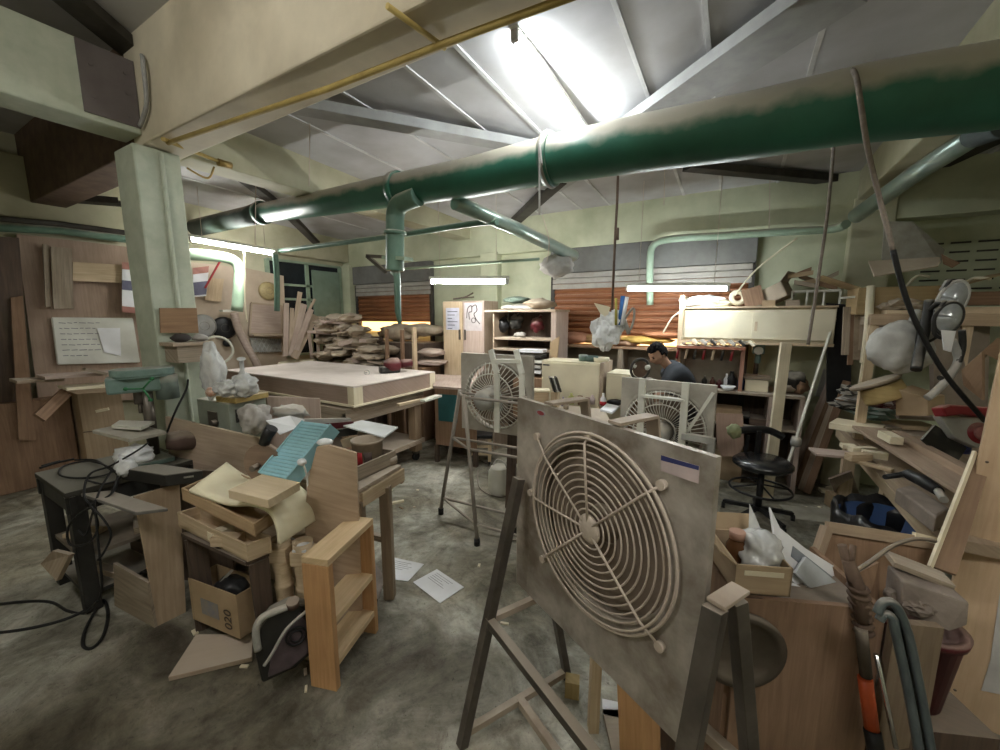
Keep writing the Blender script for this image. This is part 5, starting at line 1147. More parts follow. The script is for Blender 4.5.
# mitre saw beside the person
c_ = D(640, 372, 4.15)
t = thing('mitre_saw', 'round-bladed mitre saw left of the person, behind the square fan', 'saw', V(c_.x, c_.y, 0))
MB().ring(c_+UP*.03, -FH+RT*.2, .105, .014, 32, 8).build('blade_guard', steel_d, t)
MB().cyl(c_+UP*.03, -FH+RT*.2, .085, .006, 32).build('saw_blade', rust, t)
MB().blob(c_+V(-.06, -.03, .06), .035, .03, .03, .2, 2, 2).build('pale_grip', whitem, t); MB().blob(c_+V(.07, .02, .05), .03, .03, .03, .2, 2, 2).build('pale_grip', whitem, t)
MB().rb(V(c_.x, c_.y, c_.z-.12), .28, .2, .05, .5).build('saw_base', blackd, t); MB().rb(V(c_.x, c_.y, 0), .24, .22, c_.z-.121, .5).build('stand', brown, t)
# counter right of the person
t = thing('work_counter', 'brown back counter with shelves right of the person', 'counter', V(0, 5.2, 0))
YY = 5.12; xa, xb = YP(703, 392, YY).x, YP(806, 392, YY).x; zc_ = YP(740, 392, YY).z
MB().box(xa, xb, YY, YY+.6, zc_-.03, zc_).build('counter_top', oldwood, t, bev=.003)
MB().box(xa, xb, YY+.57, YY+.59, 0, zc_-.03).build('back_board', darkwood, t)
MB().box(xa, xb, YY+.02, YY+.57, zc_-.40, zc_-.38).build('shelf_board', oldwood, t)
for x in (xa+.02, YP(772, 392, YY).x, xb-.02): MB().box(x-.02, x+.02, YY, YY+.55, 0, zc_-.03).build('upright', pinkply, t)
ct = lambda x, y=386, Yo=.2: V(YP(x, y, YY+Yo).x, YY+Yo, zc_+.001)
for k, (x, r, h, m_, lb) in enumerate(((704, .03, .13, blackd, 'black bottle next to the person on the counter'), (712, .03, .12, mat('brown glass', (.15, .06, .04), rough=.3), 'brown bottle on the counter right of the black one'), (719, .035, .10, dred, 'dark red tin on the counter'), (726, .03, .17, whitep, 'tall white bottle on the counter under the clamps'), (731, .05, .20, black, 'big black bottle behind the white bowl'), (741, .04, .16, bluep, 'blue can right of the black bottle'))):
    tag(MB().lathe(ct(x), UP, [(r, 0), (r, h*.6), (r*.4, h*.82), (r*.4, h)], 16).build('bottle', m_), lb, 'bottle')
tag(MB().lathe(ct(728, 388, .05), UP, [(.04, 0), (.08, .05), (.075, .05), (.035, .01)], 20).build('white_bowl', whitep), 'white bowl on the front edge of the counter', 'bowl')
t = thing('cream_case', 'cream box with a flat lid on the counter under the bench drill', 'box', ct(756)); MB().rb(ct(756), .22, .18, .13).build('case', cream, t, bev=.004); MB().rb(ct(756)+UP*.14, .25, .2, .03).build('lid', oldwood, t)
c_ = ct(754, 388, .45); t = thing('bench_drill', 'grey green bench drill standing at the back of the counter', 'machine', c_)
MB().rb(c_, .2, .2, .02).cyl(c_, UP, .025, .5, 12).build('stand_column', legm, t); MB().ob(c_+V(0, -.08, .47), (.06, 0, 0), (0, .14, 0), (0, 0, .06)).cyl(c_+V(0, -.16, .3), UP, .03, .12, 14).build('drill_head', tgreen, t, bev=.012); MB().cyl(c_+V(.0, -.23, .45), (0, -1, 0), .045, .015, 18).build('dial', whitem, t)
for k, (x, y, w, h, m_, lb) in enumerate(((735, 411, .3, .10, blackd, 'black tool heap on the counter shelf, left part'), (755, 414, .25, .08, darkwood, 'dark box on the counter shelf near the white plank'), (726, 422, .3, .16, card, 'cardboard box low under the counter left end'), (705, 412, .2, .12, pinkply, 'tan block under the counter beside the square fan'))):
    tag(MB().rb(V(YP(x, y, YY+.2).x, YY+.2, zc_-.378), w, .25, h).build('storage_box', m_, bev=.006), lb, 'box')
panel('brown_board', 'rounded brown board leaning on the front of the counter', 'board', [YP(716, 413, YY-.1), YP(743, 414, YY-.1), YP(744, 445, YY-.15), YP(738, 456, YY-.17), YP(722, 456, YY-.17), YP(717, 446, YY-.15)], .02, W('rosy board', (.42, .29, .22), (.33, .22, .17)))
tag(MB().box(xa+.02, xa+.45, YY+.05, YY+.4, 0, .35).build('storage_box', card, bev=.006), 'large cardboard box on the floor below the counter', 'box')
# rack of clamps
YY = 5.05; zr = YP(715, 347, YY).z; xa, xb = YP(676, 347, YY).x, YP(746, 347, YY).x
t = thing('clamp_rack', 'reddish wooden rack carrying a row of clamps under cream cabinet', 'rack', V(xa, YY, zr))
MB().box(xa, xb, YY+.05, YY+.3, zr-.03, zr).build('rack_board', W('reddish board', (.42, .18, .11), (.3, .12, .08), dust=.3), t)
for x in (xa+.02, xb-.02): MB().box(x-.02, x+.02, YY+.1, YY+.3, zc_, zr-.03).build('rack_post', W('reddish post', (.36, .2, .14), (.27, .14, .1)), t)
MB().box(xa, xb, YY+.42, YY+.44, zc_, zr).build('rack_back', MATS['grey brown panel'], t)
for k in range(7):
    x = xa+.06+k*(xb-xa-.1)/6.4; c_ = V(x, YY+.1, zr+.02); sl = V(.12, -.03, .06)
    t = thing('bar_clamp', 'bar clamp in the row on the reddish rack', 'clamp', c_, 'bar clamps on the reddish rack')
    MB().bar(c_-sl*.55, c_+sl, .022, .01).build('bar', greym, t)
    MB().bar(c_+sl*.9, c_+sl*.9+V(.05, -.03, -.05), .03, .03).build('jaw', [cream, greym, blackd][k % 3], t); MB().bar(c_-sl*.2, c_-sl*.2+V(.06, -.03, -.03), .03, .03).build('jaw', [cream, greym, blackd][k % 3], t)
    MB().tube([c_-sl*.3, c_-sl*.3+V(-.02, -.02, -.16)], .014, 8).build('handle', [redp, pine, blackd][k % 3], t)
# cream wall cabinet and things on it
YY = 5.2; a, b = YP(684, 308, YY), YP(838, 308, YY); zb_ = YP(760, 342, YY).z; zt = YP(760, 308, YY).z
t = thing('hanging_cupboard', 'long cream wall cabinet with two sliding doors', 'cabinet', V(a.x, YY, zb_))
MB().box(a.x, b.x, YY+.02, YY+.5, zb_, zt).build('carcass', cream, t, bev=.003)
xm = YP(753, 325, YY).x
for k, (u0, u1) in enumerate(((a.x+.02, xm), (xm-.01, b.x-.01))):
    d_ = MB().box(u0, u1, YY+.0-.012*k, YY+.012-.012*k, zb_+.03, zt-.02).build('sliding_door', cream, t, bev=.002)
    hx_ = YP(756, 325, YY).x if k else u0+.1
    if k: MB().box(hx_-.012, hx_+.012, YY-.016, YY-.012, zb_+.12, zb_+.22).build('finger_pull', pine, d_)
MB().box(a.x-.05, a.x, YY-.02, YY+.5, zb_-.5, zt+.15).build('side_post', pine, t)
MB().box(a.x-.05, b.x, YY-.02, YY, zb_-.03, zb_).box(a.x-.05, b.x, YY-.03, YY+.5, zt, zt+.02).build('edge_strip', pine, t)
on = lambda x, Yo=.2: V(YP(x, 306, YY+Yo).x, YY+Yo, zt+.022)
tag(MB().blob(on(702)+UP*.06, .24, .13, .07, .5, 3, 3, seed=71, smooth=False).build('white_cloth', plastic), 'crumpled white cloth on the left end of wall cabinet', 'cloth')
c_ = on(732); tag(MB().ring(c_+UP*.10+V(.05, 0, 0), (.3, -1, .2), .065, .028, 24, 8).blob(c_+V(-.1, 0, .04), .12, .08, .04, .4, 3, 3, seed=73).build('tape_roll', cream), 'roll of cream tape on a cloth upon the wall cabinet', 'tape roll')
tag(MB().ob(on(752)+UP*.10, V(.09, 0, .03), V(0, .1, 0), V(-.03, 0, .10)).build('brown_carton', brown), 'brown carton standing tilted right of the tape roll', 'carton')
def flapbox(label, c, w, d, h, rz, m=card, flaps=(.8, -.6), tilt=0, name='cardboard_box'):
    t = thing(name, label, 'box', c); cs, sn = math.cos(rz), math.sin(rz); ex, ey = V(cs, sn, 0), V(-sn, cs, 0)
    uz = (UP+ex*tilt).normalized(); ex = ey.cross(uz)
    c = c+UP*abs(tilt)*w/2
    pts = [c+uz*h-ex*w/2-ey*d/2, c+uz*h+ex*w/2-ey*d/2, c+uz*h+ex*w/2+ey*d/2, c+uz*h-ex*w/2+ey*d/2]
    b = MB()
    for i in range(4): b.slab([pts[i], pts[(i+1) % 4], pts[(i+1) % 4]-uz*h, pts[i]-uz*h], .006)
    b.slab([p-uz*h for p in pts], .006); b.build('box_body', m, t)
    for sgn, (i, j) in zip(flaps, ((1, 2), (3, 0))):
        out = ex if i == 1 else -ex
        MB().slab([pts[i], pts[j], pts[j]+out*w*.42+uz*sgn*w*.3, pts[i]+out*w*.42+uz*sgn*w*.3], .005).build('flap', m, t)
    return t
flapbox('open cardboard box lying tilted in the middle of wall cabinet top', on(778), .24, .22, .16, -.4, tilt=-.5, m=mat('pale cardboard', (.50, .42, .33), (.42, .35, .27)), flaps=(.9, .5))
t = thing('wire_rack', 'small white rack full of wood scraps at wall cabinet right end', 'rack', on(813))
c_ = on(813); r_ = MB()
for dx in (-.2, -.07, .07, .2): r_.bar(c_+V(dx, -.08, 0), c_+V(dx, -.08, .15), .015)
r_.bar(c_+V(-.2, -.08, .15), c_+V(.2, -.08, .15), .02).bar(c_+V(-.2, .1, .15), c_+V(.2, .1, .15), .02).ob(c_+V(0, 0, .155), (.2, 0, 0), (0, .1, 0), (0, 0, .006)).build('rack_frame', whitem, t)
for k in range(7):
    p = c_+V(R.uniform(-.15, .15), R.uniform(-.05, .05), .2+.025*k); tag(MB().ob(p, V(R.uniform(.05, .11), 0, R.uniform(-.05, .05)), V(0, .03, 0), UP*.022).build('wood_scrap', [brown, oldwood, card][k % 3]), 'wood scrap piled on the small white rack', 'wood scrap', 'scraps on the small white rack')
for k, (x, m_, lb) in enumerate(((768, card, 'small cardboard packet between carton and tilted open box'), (792, oldwood, 'low wood packet beneath the tilted open box flap'))):
    tag(MB().rb(on(x, .12), .12, .1, .06).build('small_packet', m_), lb, 'packet')
cord('thin pale cane slanting up from the tape roll to the lintel', [YP(735, 295, 5.3), YP(758, 268, 5.5), YP(797, 238, 5.55)], .010, cream, 'bamboo_cane', 'cane')
cord('pale curved cane rising from the ledge before the bright tube light', [YP(663, 333, 5.1), YP(672, 318, 5.1), YP(684, 308, 5.1), YP(683, 295, 5.1)], .010, cream, 'bamboo_cane', 'cane')
# standing white plank, pole, leaning boards
plank('white_plank', 'pale upright plank standing in front of the back counter', 'plank', D(786, 343, 4.2), V(*D(770, 465, 3.95).xy, .0), .11, .03, pale, up=FH)
plank('long_pole', 'long thin white pole leaning from the wall cabinet to office chair', 'pole', D(835, 318, 4.1), D(786, 470, 3.75), .022, .022, whitem)
f0, f1 = Z(789, 486, 0), Z(806, 489, 0)
for k, (xt, yt, dt, xb_, yb_, m_) in enumerate(((833, 378, 4.3, 790, 484, pinkply), (838, 380, 4.25, 796, 486, brown), (842, 381, 4.2, 801, 488, dustwood), (847, 381, 4.15, 807, 489, brown))):
    plank('long_board', ['palest and leftmost of the long boards leaning by the office chair', 'dark second board of those leaning by the office chair', 'third, dusty board of those leaning by the office chair', 'rightmost dark board of those leaning by the office chair'][k], 'board', D(xt, yt, dt-.045*k), Z(xb_, yb_-2+2*k, .01), .085 if k == 0 else .065, .022, m_, up=V(-.3, -1, .3), group='long boards leaning by the office chair')
tag(MB().slab([YP(826, 303, 5.35), YP(850, 305, 5.35), YP(850, 402, 5.35), YP(826, 402, 5.35)], .05).build('dark_curtain', black), 'black sheet hanging between wall cabinet and the right pillar', 'sheet')
panel('clear_sheet', 'small pale plastic pane leaning behind the long boards', 'pane', [D(823, 369, 4.5), D(832, 370, 4.5), D(826, 398, 4.5), D(815, 396, 4.5)], .01, greym)
# bench at pillar foot (dark clutter under the cabinet, right)
for k, (x, y, rx, rz, m_, lb) in enumerate(((792, 372, .14, .12, blackd, 'dark machine part behind the pale upright plank'), (799, 386, .09, .08, brown, 'brown bundle on the counter behind the long pole'), (786, 390, .1, .06, oldwood, 'dusty lump on the counter just right of pale plank'))):
    tag(MB().blob(V(YP(x, y, 5.35).x, 5.35, zc_+rz), rx, .12, rz, .3, 2, 3, seed=80+k).build('dusty_bundle', m_), lb, 'bundle')
# ---------- small furniture seen between the fans
t = thing('brown_cabinet', 'dark brown cabinet with a pale top, behind the trestle fan', 'cabinet', D(445, 440, 5.0))
q = [Z(433, 386, 1.02), Z(478, 389, 1.02), Z(478, 376, 1.02), Z(433, 374, 1.02)]
MB().slab(q, V(0, 0, .03)).build('top_board', pinkply, t); c_ = sum(q, V(0, 0, 0))/4
MB().slab([p.lerp(c_, .06)-UP*.03 for p in q], V(0, 0, .75)).build('carcass', brown, t); 
for p in q: pq = p.lerp(c_, .12); MB().rb((pq.x, pq.y, 0), .05, .05, .24).build('leg', darkwood, t)
a_, b_ = q[0].lerp(c_, .06), q[1].lerp(c_, .06); n_ = (EYE-a_); n_.z = 0; n_ = ((b_-a_).cross(UP)).normalized(); n_ = n_ if n_.dot(EYE-a_) > 0 else -n_
MB().slab([a_.lerp(b_, .1)-UP*.1+n_*.01, a_.lerp(b_, .55)-UP*.1+n_*.01, a_.lerp(b_, .55)-UP*.45+n_*.01, a_.lerp(b_, .1)-UP*.45+n_*.01], .01).build('teal_panel', mat('dark teal', (.03, .13, .14)), t)
c_ = Z(480, 462, 0); t = thing('low_stool', 'low black-topped wooden stool on castors behind the trestle fan', 'stool', c_)
MB().rb(c_+UP*.36, .34, .3, .05, .5).build('seat', black, t, bev=.01)
for a in (-1, 1):
    for b in (-1, 1):
        p = c_+RT*.13*a+FH*.11*b; l_ = MB().rb(p+UP*.05, .04, .04, .31, .5).build('leg', pine, t); MB().cyl(p+UP*.03-RT*.01, RT, .03, .02, 14).build('castor', rubber, l_)
for zz in (.15, .25): MB().bar(c_-RT*.13-FH*.11+UP*zz, c_+RT*.13-FH*.11+UP*zz, .03).build('stretcher', pine, t)
c_ = Z(500, 492, 0); t = thing('white_bucket', 'whitish plastic jerrycan on the floor behind the trestle fan legs', 'jerrycan', c_)
MB().lathe(c_, UP, [(.11, 0), (.125, .02), (.125, .24), (.10, .28), (.10, .29), (0, .29)], 24).build('can_body', whitem, t); MB().tube(smooth_path([c_+V(-.09, 0, .28), c_+V(-.04, 0, .36), c_+V(.05, 0, .35), c_+V(.09, 0, .28)], 4), .008, 6).build('handle', greym, t)
tag(MB().slab([D(509, 420, 3.9), D(518, 416, 3.9), D(516, 480, 3.8), V(*D(516, 480, 3.8).xy, 0), V(*D(506, 480, 3.8).xy, 0)], .05).build('dark_post', darkwood), 'dark thick board standing just left of the front fan', 'board')
for k in range(3): cord(['thin cable curving on the floor behind trestle fan, left one', 'thin cable lying on the floor under the jerrycan', 'coiled thin cable on the floor right beside front fan leg'][k], [[Z(440, 440, .01), Z(452, 452, .01), Z(475, 458, .01), Z(492, 466, .01)], [Z(478, 470, .01), Z(480, 488, .01), Z(500, 497, .01), Z(520, 490, .01)], [Z(500, 536, .01), Z(515, 540, .01), Z(532, 534, .01), Z(520, 528, .01), Z(504, 532, .01)]][k], .006, legm)
# ---------- office chair
c_ = Z(757, 518, 0)
t = thing('drafting_chair', 'black swivel chair without castors, with a ring footrest', 'chair', c_)
for k in range(5):
    a = 2*PI*k/5+.35; e_ = c_+V(math.cos(a), math.sin(a), 0)*.30
    l_ = MB().bar(c_+UP*.11, e_+UP*.07, .045, .035).build('leg', black, t, bev=.006); MB().cyl(e_+V(-.012, 0, .03), (1, 0, 0), .03, .03, 14).build('castor', rubber, l_)
MB().cyl(c_+UP*.08, UP, .028, .44, 16).build('gas_column', black, t)
MB().ring(c_+UP*.30, UP, .25, .011, 44, 8).build('foot_ring', black, t)
for k in range(4): MB().tube([c_+UP*.34, c_+UP*.30+V(math.cos(k*PI/2+.4), math.sin(k*PI/2+.4), 0)*.25], .008, 6).build('ring_spoke', black, t)
MB().lathe(c_+UP*.50, UP, [(0, 0), (.20, .0), (.245, .03), (.245, .055), (.21, .085), (0, .09)], 40).build('seat', mat('shiny black vinyl', (.02, .02, .022), rough=.25, bump=.02, spec=.6), t)
bk_ = c_+FH*.18+RT*.06
MB().bar(bk_+UP*.52, bk_+UP*.80, .05, .015, up=FH).bar(bk_+UP*.52-RT*.12, bk_+UP*.76-RT*.10, .03, .015, up=FH).build('back_support', black, t)
MB().tube(smooth_path([bk_+UP*.78-RT*.26, bk_+UP*.80-RT*.12+FH*.04, bk_+UP*.80+RT*.1+FH*.04, bk_+UP*.74+RT*.24]), .035, 10).build('backrest', black, t)
MB().blob(bk_+UP*.80-RT*.24, .06, .05, .07, .3, 3, 3).build('green_cloth', mat('pale green cloth', (.40, .44, .25), bump=.4), t)
MB().lathe(bk_+UP*.72+RT*.28-FH*.05, RT*.6-FH*.8, [(.0, 0), (.05, .01), (.05, .06), (.035, .08), (0, .08)], 24).build('tilt_knob', greym, t)
# ================= RIGHT SIDE =================
# right bench
t = thing('long_workbench', 'long wooden workbench along the right side heaped with offcuts', 'workbench', V(1.3, 4, 0))
MB().box(.95, 1.95, 2.6, 5.0, .80, .86).build('bench_top', W('bench ply', (.45, .35, .25), (.33, .25, .18)), t, bev=.004)
MB().box(.95, 1.0, 2.6, 5.0, .72, .80).build('front_rail', W('pale rail', (.52, .41, .28), (.40, .31, .21)), t, bev=.004)
for x, y in ((1.05, 4.9), (1.88, 4.9), (1.88, 2.68), (1.05, 3.75)): MB().rb((x, y, 0), .09, .09, .72 if x < 1.2 else .8).build('leg', pine, t)
B = .862
def bp(x, y, z=0): return Z(x, y, B+z)
plank('wide_plank', 'long wide plank lying along the right workbench edge', 'plank', bp(868, 428, .16), bp(996, 503, .16), .20, .02, W('brown plank', (.46, .35, .26), (.36, .27, .2)), group=None)
plank('raised_batten', 'long brown batten lying on the wide plank', 'batten', bp(897, 434, .19), bp(985, 482, .19), .06, .05, W('rosy batten', (.45, .33, .24), (.35, .25, .18)))
plank('pale_board', 'pale cream board at the far end of the right workbench', 'board', bp(833, 423, .12), bp(882, 431, .12), .26, .05, pale)
plank('pale_block', 'small pale block standing on the wide plank', 'block', bp(884, 434, .21), bp(897, 441, .21), .07, .05, pale)
for k, (a, b, w, h, lb) in enumerate((((893, 415), (930, 417), .16, .13, 'upper board of the short board stack by the red saw'), ((890, 424), (930, 426), .22, .09, 'middle board of the short board stack by the red saw'), ((888, 432), (928, 436), .24, .04, 'lowest board of the short board stack by the red saw'), ((880, 428), (895, 428), .12, .07, 'small brown block between cream board and board stack'))):
    plank('short_board', lb, 'board', bp(*a, h), bp(*b, h), w, .035, [pinkply, pine, dustwood, oldwood][k])
# scraps at the left end
for k, (x, y, w, d, h, z, m_, lb) in enumerate(((836, 455, .30, .16, .02, .0, pinkply, 'thin pinkish sheet sticking out at the workbench corner'), (848, 448, .09, .07, .03, .02, pale, 'square pale offcut lying on the pinkish sheet'), (862, 452, .18, .05, .04, .02, pale, 'pale stick offcut beside the square pale offcut'), (858, 460, .16, .06, .05, .02, pine, 'chunky pine offcut at the workbench front'), (874, 458, .14, .05, .05, .02, pale, 'pale chunky offcut right of the pine one'), (870, 466, .24, .05, .02, .0, pine, 'flat pine lath at the workbench front edge'))):
    tag(MB().rb(bp(x, y, z), w, d, h, R.uniform(-.6, .6)).build('wood_offcut', m_, bev=.003), lb, 'offcut')
t = thing('heat_gun', 'black power tool lying on the dusty block under the wide plank', 'power tool', D(925, 480, 2.3))
MB().tube(smooth_path([D(887, 477, 2.5), D(903, 474, 2.45), D(915, 478, 2.4), D(930, 485, 2.3), D(942, 495, 2.2)], 4), [.012]*5+[.02]*4+[.035]*6+[.03]*2, 12).build('body', black, t) if 0 else MB().tube([Z(885, 477, .98), Z(900, 475, .98), Z(908, 474, .99), Z(923, 481, .99), Z(938, 491, .99)], [.014, .016, .030, .034, .026], 14).build('body', black, t)
MB().tube([Z(938, 491, .99), Z(944, 500, .98)], .018, 10).build('collar', greym, t)
tag(MB().slab([Z(896, 488, .95), Z(912, 484, .95), Z(950, 508, .95), Z(936, 517, .95)], V(0, 0, .085)).build('dusty_block', stone, bev=.01), 'thick dusty purple-grey block under the black power tool', 'block')
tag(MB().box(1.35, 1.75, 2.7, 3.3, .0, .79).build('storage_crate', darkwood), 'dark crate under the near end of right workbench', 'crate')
# red saw
c_ = D(957, 430, 2.45)
t = thing('circular_saw', 'red hand-held circular saw lying on the right workbench', 'saw', c_-UP*.15)
pn = (-FH*.9-RT*.2+UP*.25).normalized(); q = lambda x, y, o=0: PL(x, y, c_, pn)+pn*o
MB().slab([q(*p) for p in ((930, 408), (938, 405), (985, 408), (990, 416), (975, 418), (950, 415), (934, 417))], .09).build('top_handle', redp, t, bev=.01)
MB().slab([q(*p, -.02) for p in ((934, 416), (985, 418), (985, 440), (972, 448), (950, 438))], .06).build('grey_plate', greym, t, bev=.006)
MB().lathe(q(974, 433, -.05), pn, [(.075, 0), (.078, .07), (.06, .10), (0, .105)], 28).build('motor_cap', redp, t)
MB().lathe(q(974, 433, .055), pn, [(.045, 0), (.035, .012), (0, .013)], 24).build('cap_centre', mat('pale red cap', (.45, .2, .18)), t)
MB().slab([q(*p, -.04) for p in ((938, 425), (955, 436), (970, 448), (958, 466), (925, 440))], .02).build('base_plate', blackd, t)
for k, (x, y, r, h, m_, lb) in enumerate(((960, 452, .05, .06, navy, 'blue round tin beside the red saw base'), (948, 449, .03, .03, chrome, 'small shiny lid by the red saw base'))): tag(MB().cyl(bp(x, y, .09), UP, r, h, 20).build('small_tin', m_), lb, 'tin')
# clutter at the far end of the bench
for k, (x, y, rx, ry, rz, m_, lb) in enumerate(((852, 406, .16, .1, .04, blackd, 'dark flattened bag at the far end of right workbench'), (872, 411, .16, .14, .07, tgreen, 'grey green machine lump on the workbench before the barrel'), (868, 398, .2, .12, .05, greyrag, 'heap of torn grey paper behind the green lump'), (885, 403, .15, .12, .05, dred, 'dark red cloth under the cardboard tub'), (858, 392, .13, .12, .06, blackd, 'black tangled heap behind the torn grey paper'))):
    tag(MB().blob(YP(x, y, 4.75), rx, ry, rz, .5, 3, 3, seed=90+k, smooth=False).build('scrap_heap', m_), lb, 'scrap heap') 
c_ = D(897, 400, 3.0); t = thing('cardboard_tub', 'yellowish cardboard tub tipped on its side under the white bag', 'tub', c_-UP*.1)
MB().lathe(D(880, 385, 3.1), (D(905, 398, 3.0)-D(880, 385, 3.1))*.5+UP*-.1, [(.13, 0), (.14, .10), (.14, .12), (0, .12)], 28).build('tub_body', W('tub card', (.48, .36, .16), (.38, .28, .12)), t)
MB().lathe(D(874, 381, 3.12), (D(905, 398, 3.0)-D(880, 385, 3.1))*.5+UP*-.1, [(.16, 0), (.165, .015), (.15, .03)], 28).build('tub_rim', oldwood, t)
tag(MB().slab([D(912, 385, 3.0), D(945, 395, 2.8), D(945, 412, 2.8), D(912, 412, 3.0)], .15).build('brown_box', card, bev=.004), 'plain brown box between the cardboard tub and red saw', 'box')
# framed door leaf leaning behind
o_ = D(950, 390, 3.0); n_ = (-FH+RT*.1+UP*.15).normalized(); q = lambda x, y, o=0: PL(x, y, o_, n_)+n_*o
t = thing('door_leaf', 'grey brown door leaf with pale stiles leaning behind the red saw', 'door leaf', q(960, 420))
MB().slab([q(*p) for p in ((928, 325), (985, 325), (982, 428), (930, 402))], .03).build('leaf', mat('grey brown leaf', (.36, .30, .25), (.28, .23, .19)), t)
MB().bar(q(932, 398, .012), q(976, 419, .012), .05, .02, up=n_).build('bottom_rail', pale, t)
MB().bar(q(977, 358, .012), q(974, 415, .012), .035, .02, up=n_).build('side_stile', pale, t)
MB().bar(q(955, 327, .012), q(987, 327, .012), .05, .02, up=n_).build('top_rail', cream, t)
tag(MB().slab([D(964, 370, 2.5), D(1000, 338, 2.4), D(1000, 360, 2.4), D(985, 352, 2.4), D(985, 400, 2.4), D(966, 385, 2.5)], .02).build('cardboard_flap', W('brown flap', (.33, .22, .14), (.25, .16, .1))), 'dark brown bent cardboard beside the pale wood panel top', 'cardboard')
# shelf with timber
YS = 4.35
t = thing('timber_rack', 'wooden timber rack high on the right with boards on it', 'rack', V(1.6, YS, 2.0))
zs = YP(930, 314, YS).z
xa = YP(872, 312, YS).x
MB().box(xa, 3.1, YS, YS+.06, zs-.09, zs).build('front_beam', W('rack beam', (.46, .34, .23), (.35, .26, .17)), t, bev=.003)
MB().box(xa, 3.1, YS+.7, YS+.76, zs-.09, zs).build('rear_beam', oldwood, t)
for x in (xa+.03, YP(972, 312, YS).x, 3.05):
    MB().box(x-.03, x+.03, YS+.02, YS+.10, .862 if x < 1.97 else 0, zs).build('post', pine, t); MB().box(x-.03, x+.03, YS+.06, YS+.7, zs-.09, zs-.02).build('cross_beam', oldwood, t)
for k, (x0, x1, h, y, m_, lb) in enumerate(((888, 935, .03, 0, pine, 'light pine board lying first on the timber rack'), (930, 1040, .05, .02, W('flesh board', (.60, .47, .33), (.5, .38, .26)), 'thick pale board on the timber rack behind face shields'), (905, 945, .06, .25, oldwood, 'dusty board at the back of timber rack'), (955, 1040, .10, .1, brown, 'dark board laid second on the timber rack right part'))):
    a, b = YP(x0, 305, YS+y), YP(x1, 305, YS+y); MBz = zs+.001+ (0 if k < 3 else .065)
    tag(MB().box(a.x, b.x, YS+y+.001, YS+y+.22, MBz, MBz+h).build('timber_board', m_, bev=.003), lb, 'board')
for k, (pts, lb) in enumerate((([D(905, 288, 3.6), D(917, 276, 3.6), D(930, 277, 3.55)], 'thin cream bent rod above the timber rack, left one'), ([D(964, 284, 3.2), D(975, 278, 3.2), D(990, 279, 3.1)], 'thin cream bent rod above the timber rack, right one'))):
    tag(MB().tube(smooth_path(pts, 3), .012, 7).build('bent_rod', cream), lb, 'rod')
flapbox('large open cardboard box on the timber rack beside the pillar', V(YP(900, 300, YS+.35).x, YS+.35, zs+.001), .62, .4, .22, 0, flaps=(.5, .6), m=W('rack card', (.42, .31, .17), (.33, .24, .13)))
a, b, c_, d_ = YP(888, 262, YS+.1), YP(941, 256, YS+.1), YP(938, 266, YS-.15), YP(874, 272, YS-.15)
panel('cardboard_flap', 'pale cardboard flap over the open box on the timber rack', 'cardboard', [YP(868, 262, YS), YP(940, 258, YS), YP(938, 267, YS-.12), YP(874, 277, YS-.12)], .01, MATS['pale cardboard'])
panel('grey_felt', 'pale grey dusty sheet standing up behind the cardboard flap', 'sheet', [YP(884, 222, YS+.35), YP(912, 222, YS+.35), YP(944, 250, YS+.35), YP(940, 264, YS+.3), YP(881, 264, YS+.3)], .012, mat('felt sheet', (.40, .38, .33), (.30, .28, .24), scale=14, bump=.4))
panel('brown_card', 'small dark brown card poking up in front of vent slots', 'card', [YP(941, 254, YS+.2), YP(948, 258, YS+.2), YP(960, 263, YS+.2), YP(952, 268, YS+.2), YP(943, 264, YS+.2)], .01, brown)
for k in range(5):
    p = YP(893+k*6, 290, YS+.12); tag(MB().blob(V(p.x, YS+.12, zs+.06+.03*(k % 2)), .09, .06, .035, .5, 3, 2, seed=110+k, rot=k, smooth=False).build('wood_shaving', [oldwood, dustwood][k % 2]), 'crumpled dusty scrap before the open box on timber rack', 'scrap', 'crumpled scraps on the timber rack')
# hanging tools between pillar and rack
for k, (x, y0, y1, w, m_, lb) in enumerate(((847, 307, 355, .05, oldwood, 'dusty strip hanging first right of the black sheet'), (852, 312, 365, .04, brown, 'brown strip hanging second right of the black sheet'), (858, 305, 360, .05, sack, 'coiled dusty strap hanging in the middle of hung strips'), (863, 300, 350, .04, dustwood, 'grey strip hanging next to the white pipe'), (877, 300, 352, .09, pinkply, 'broad tan board hanging right of the white pipe'))):
    plank('hanging_strip', lb, 'strip', YP(x, y0, 4.7), YP(x-2, y1, 4.65), w, .03, m_, up=V(0, -1, 0))
tag(MB().tube([YP(871, 286, 4.5), YP(868, 330, 4.45), YP(864, 363, 4.4)], .028, 12).build('white_pipe', cream), 'white plastic pipe hanging upright at the rack end', 'pipe')
tag(MB().tube([YP(840, 298, 4.6), YP(883, 295, 4.6)], .01, 6).build('hanging_rail', whitem), 'thin rail from which the dusty strips hang', 'rail')
panel('pointed_lath', 'pointed cream lath hanging below the white pipe', 'lath', [YP(864, 345, 4.4), YP(869, 346, 4.4), YP(862, 385, 4.4), YP(857, 392, 4.4)], .02, cream)
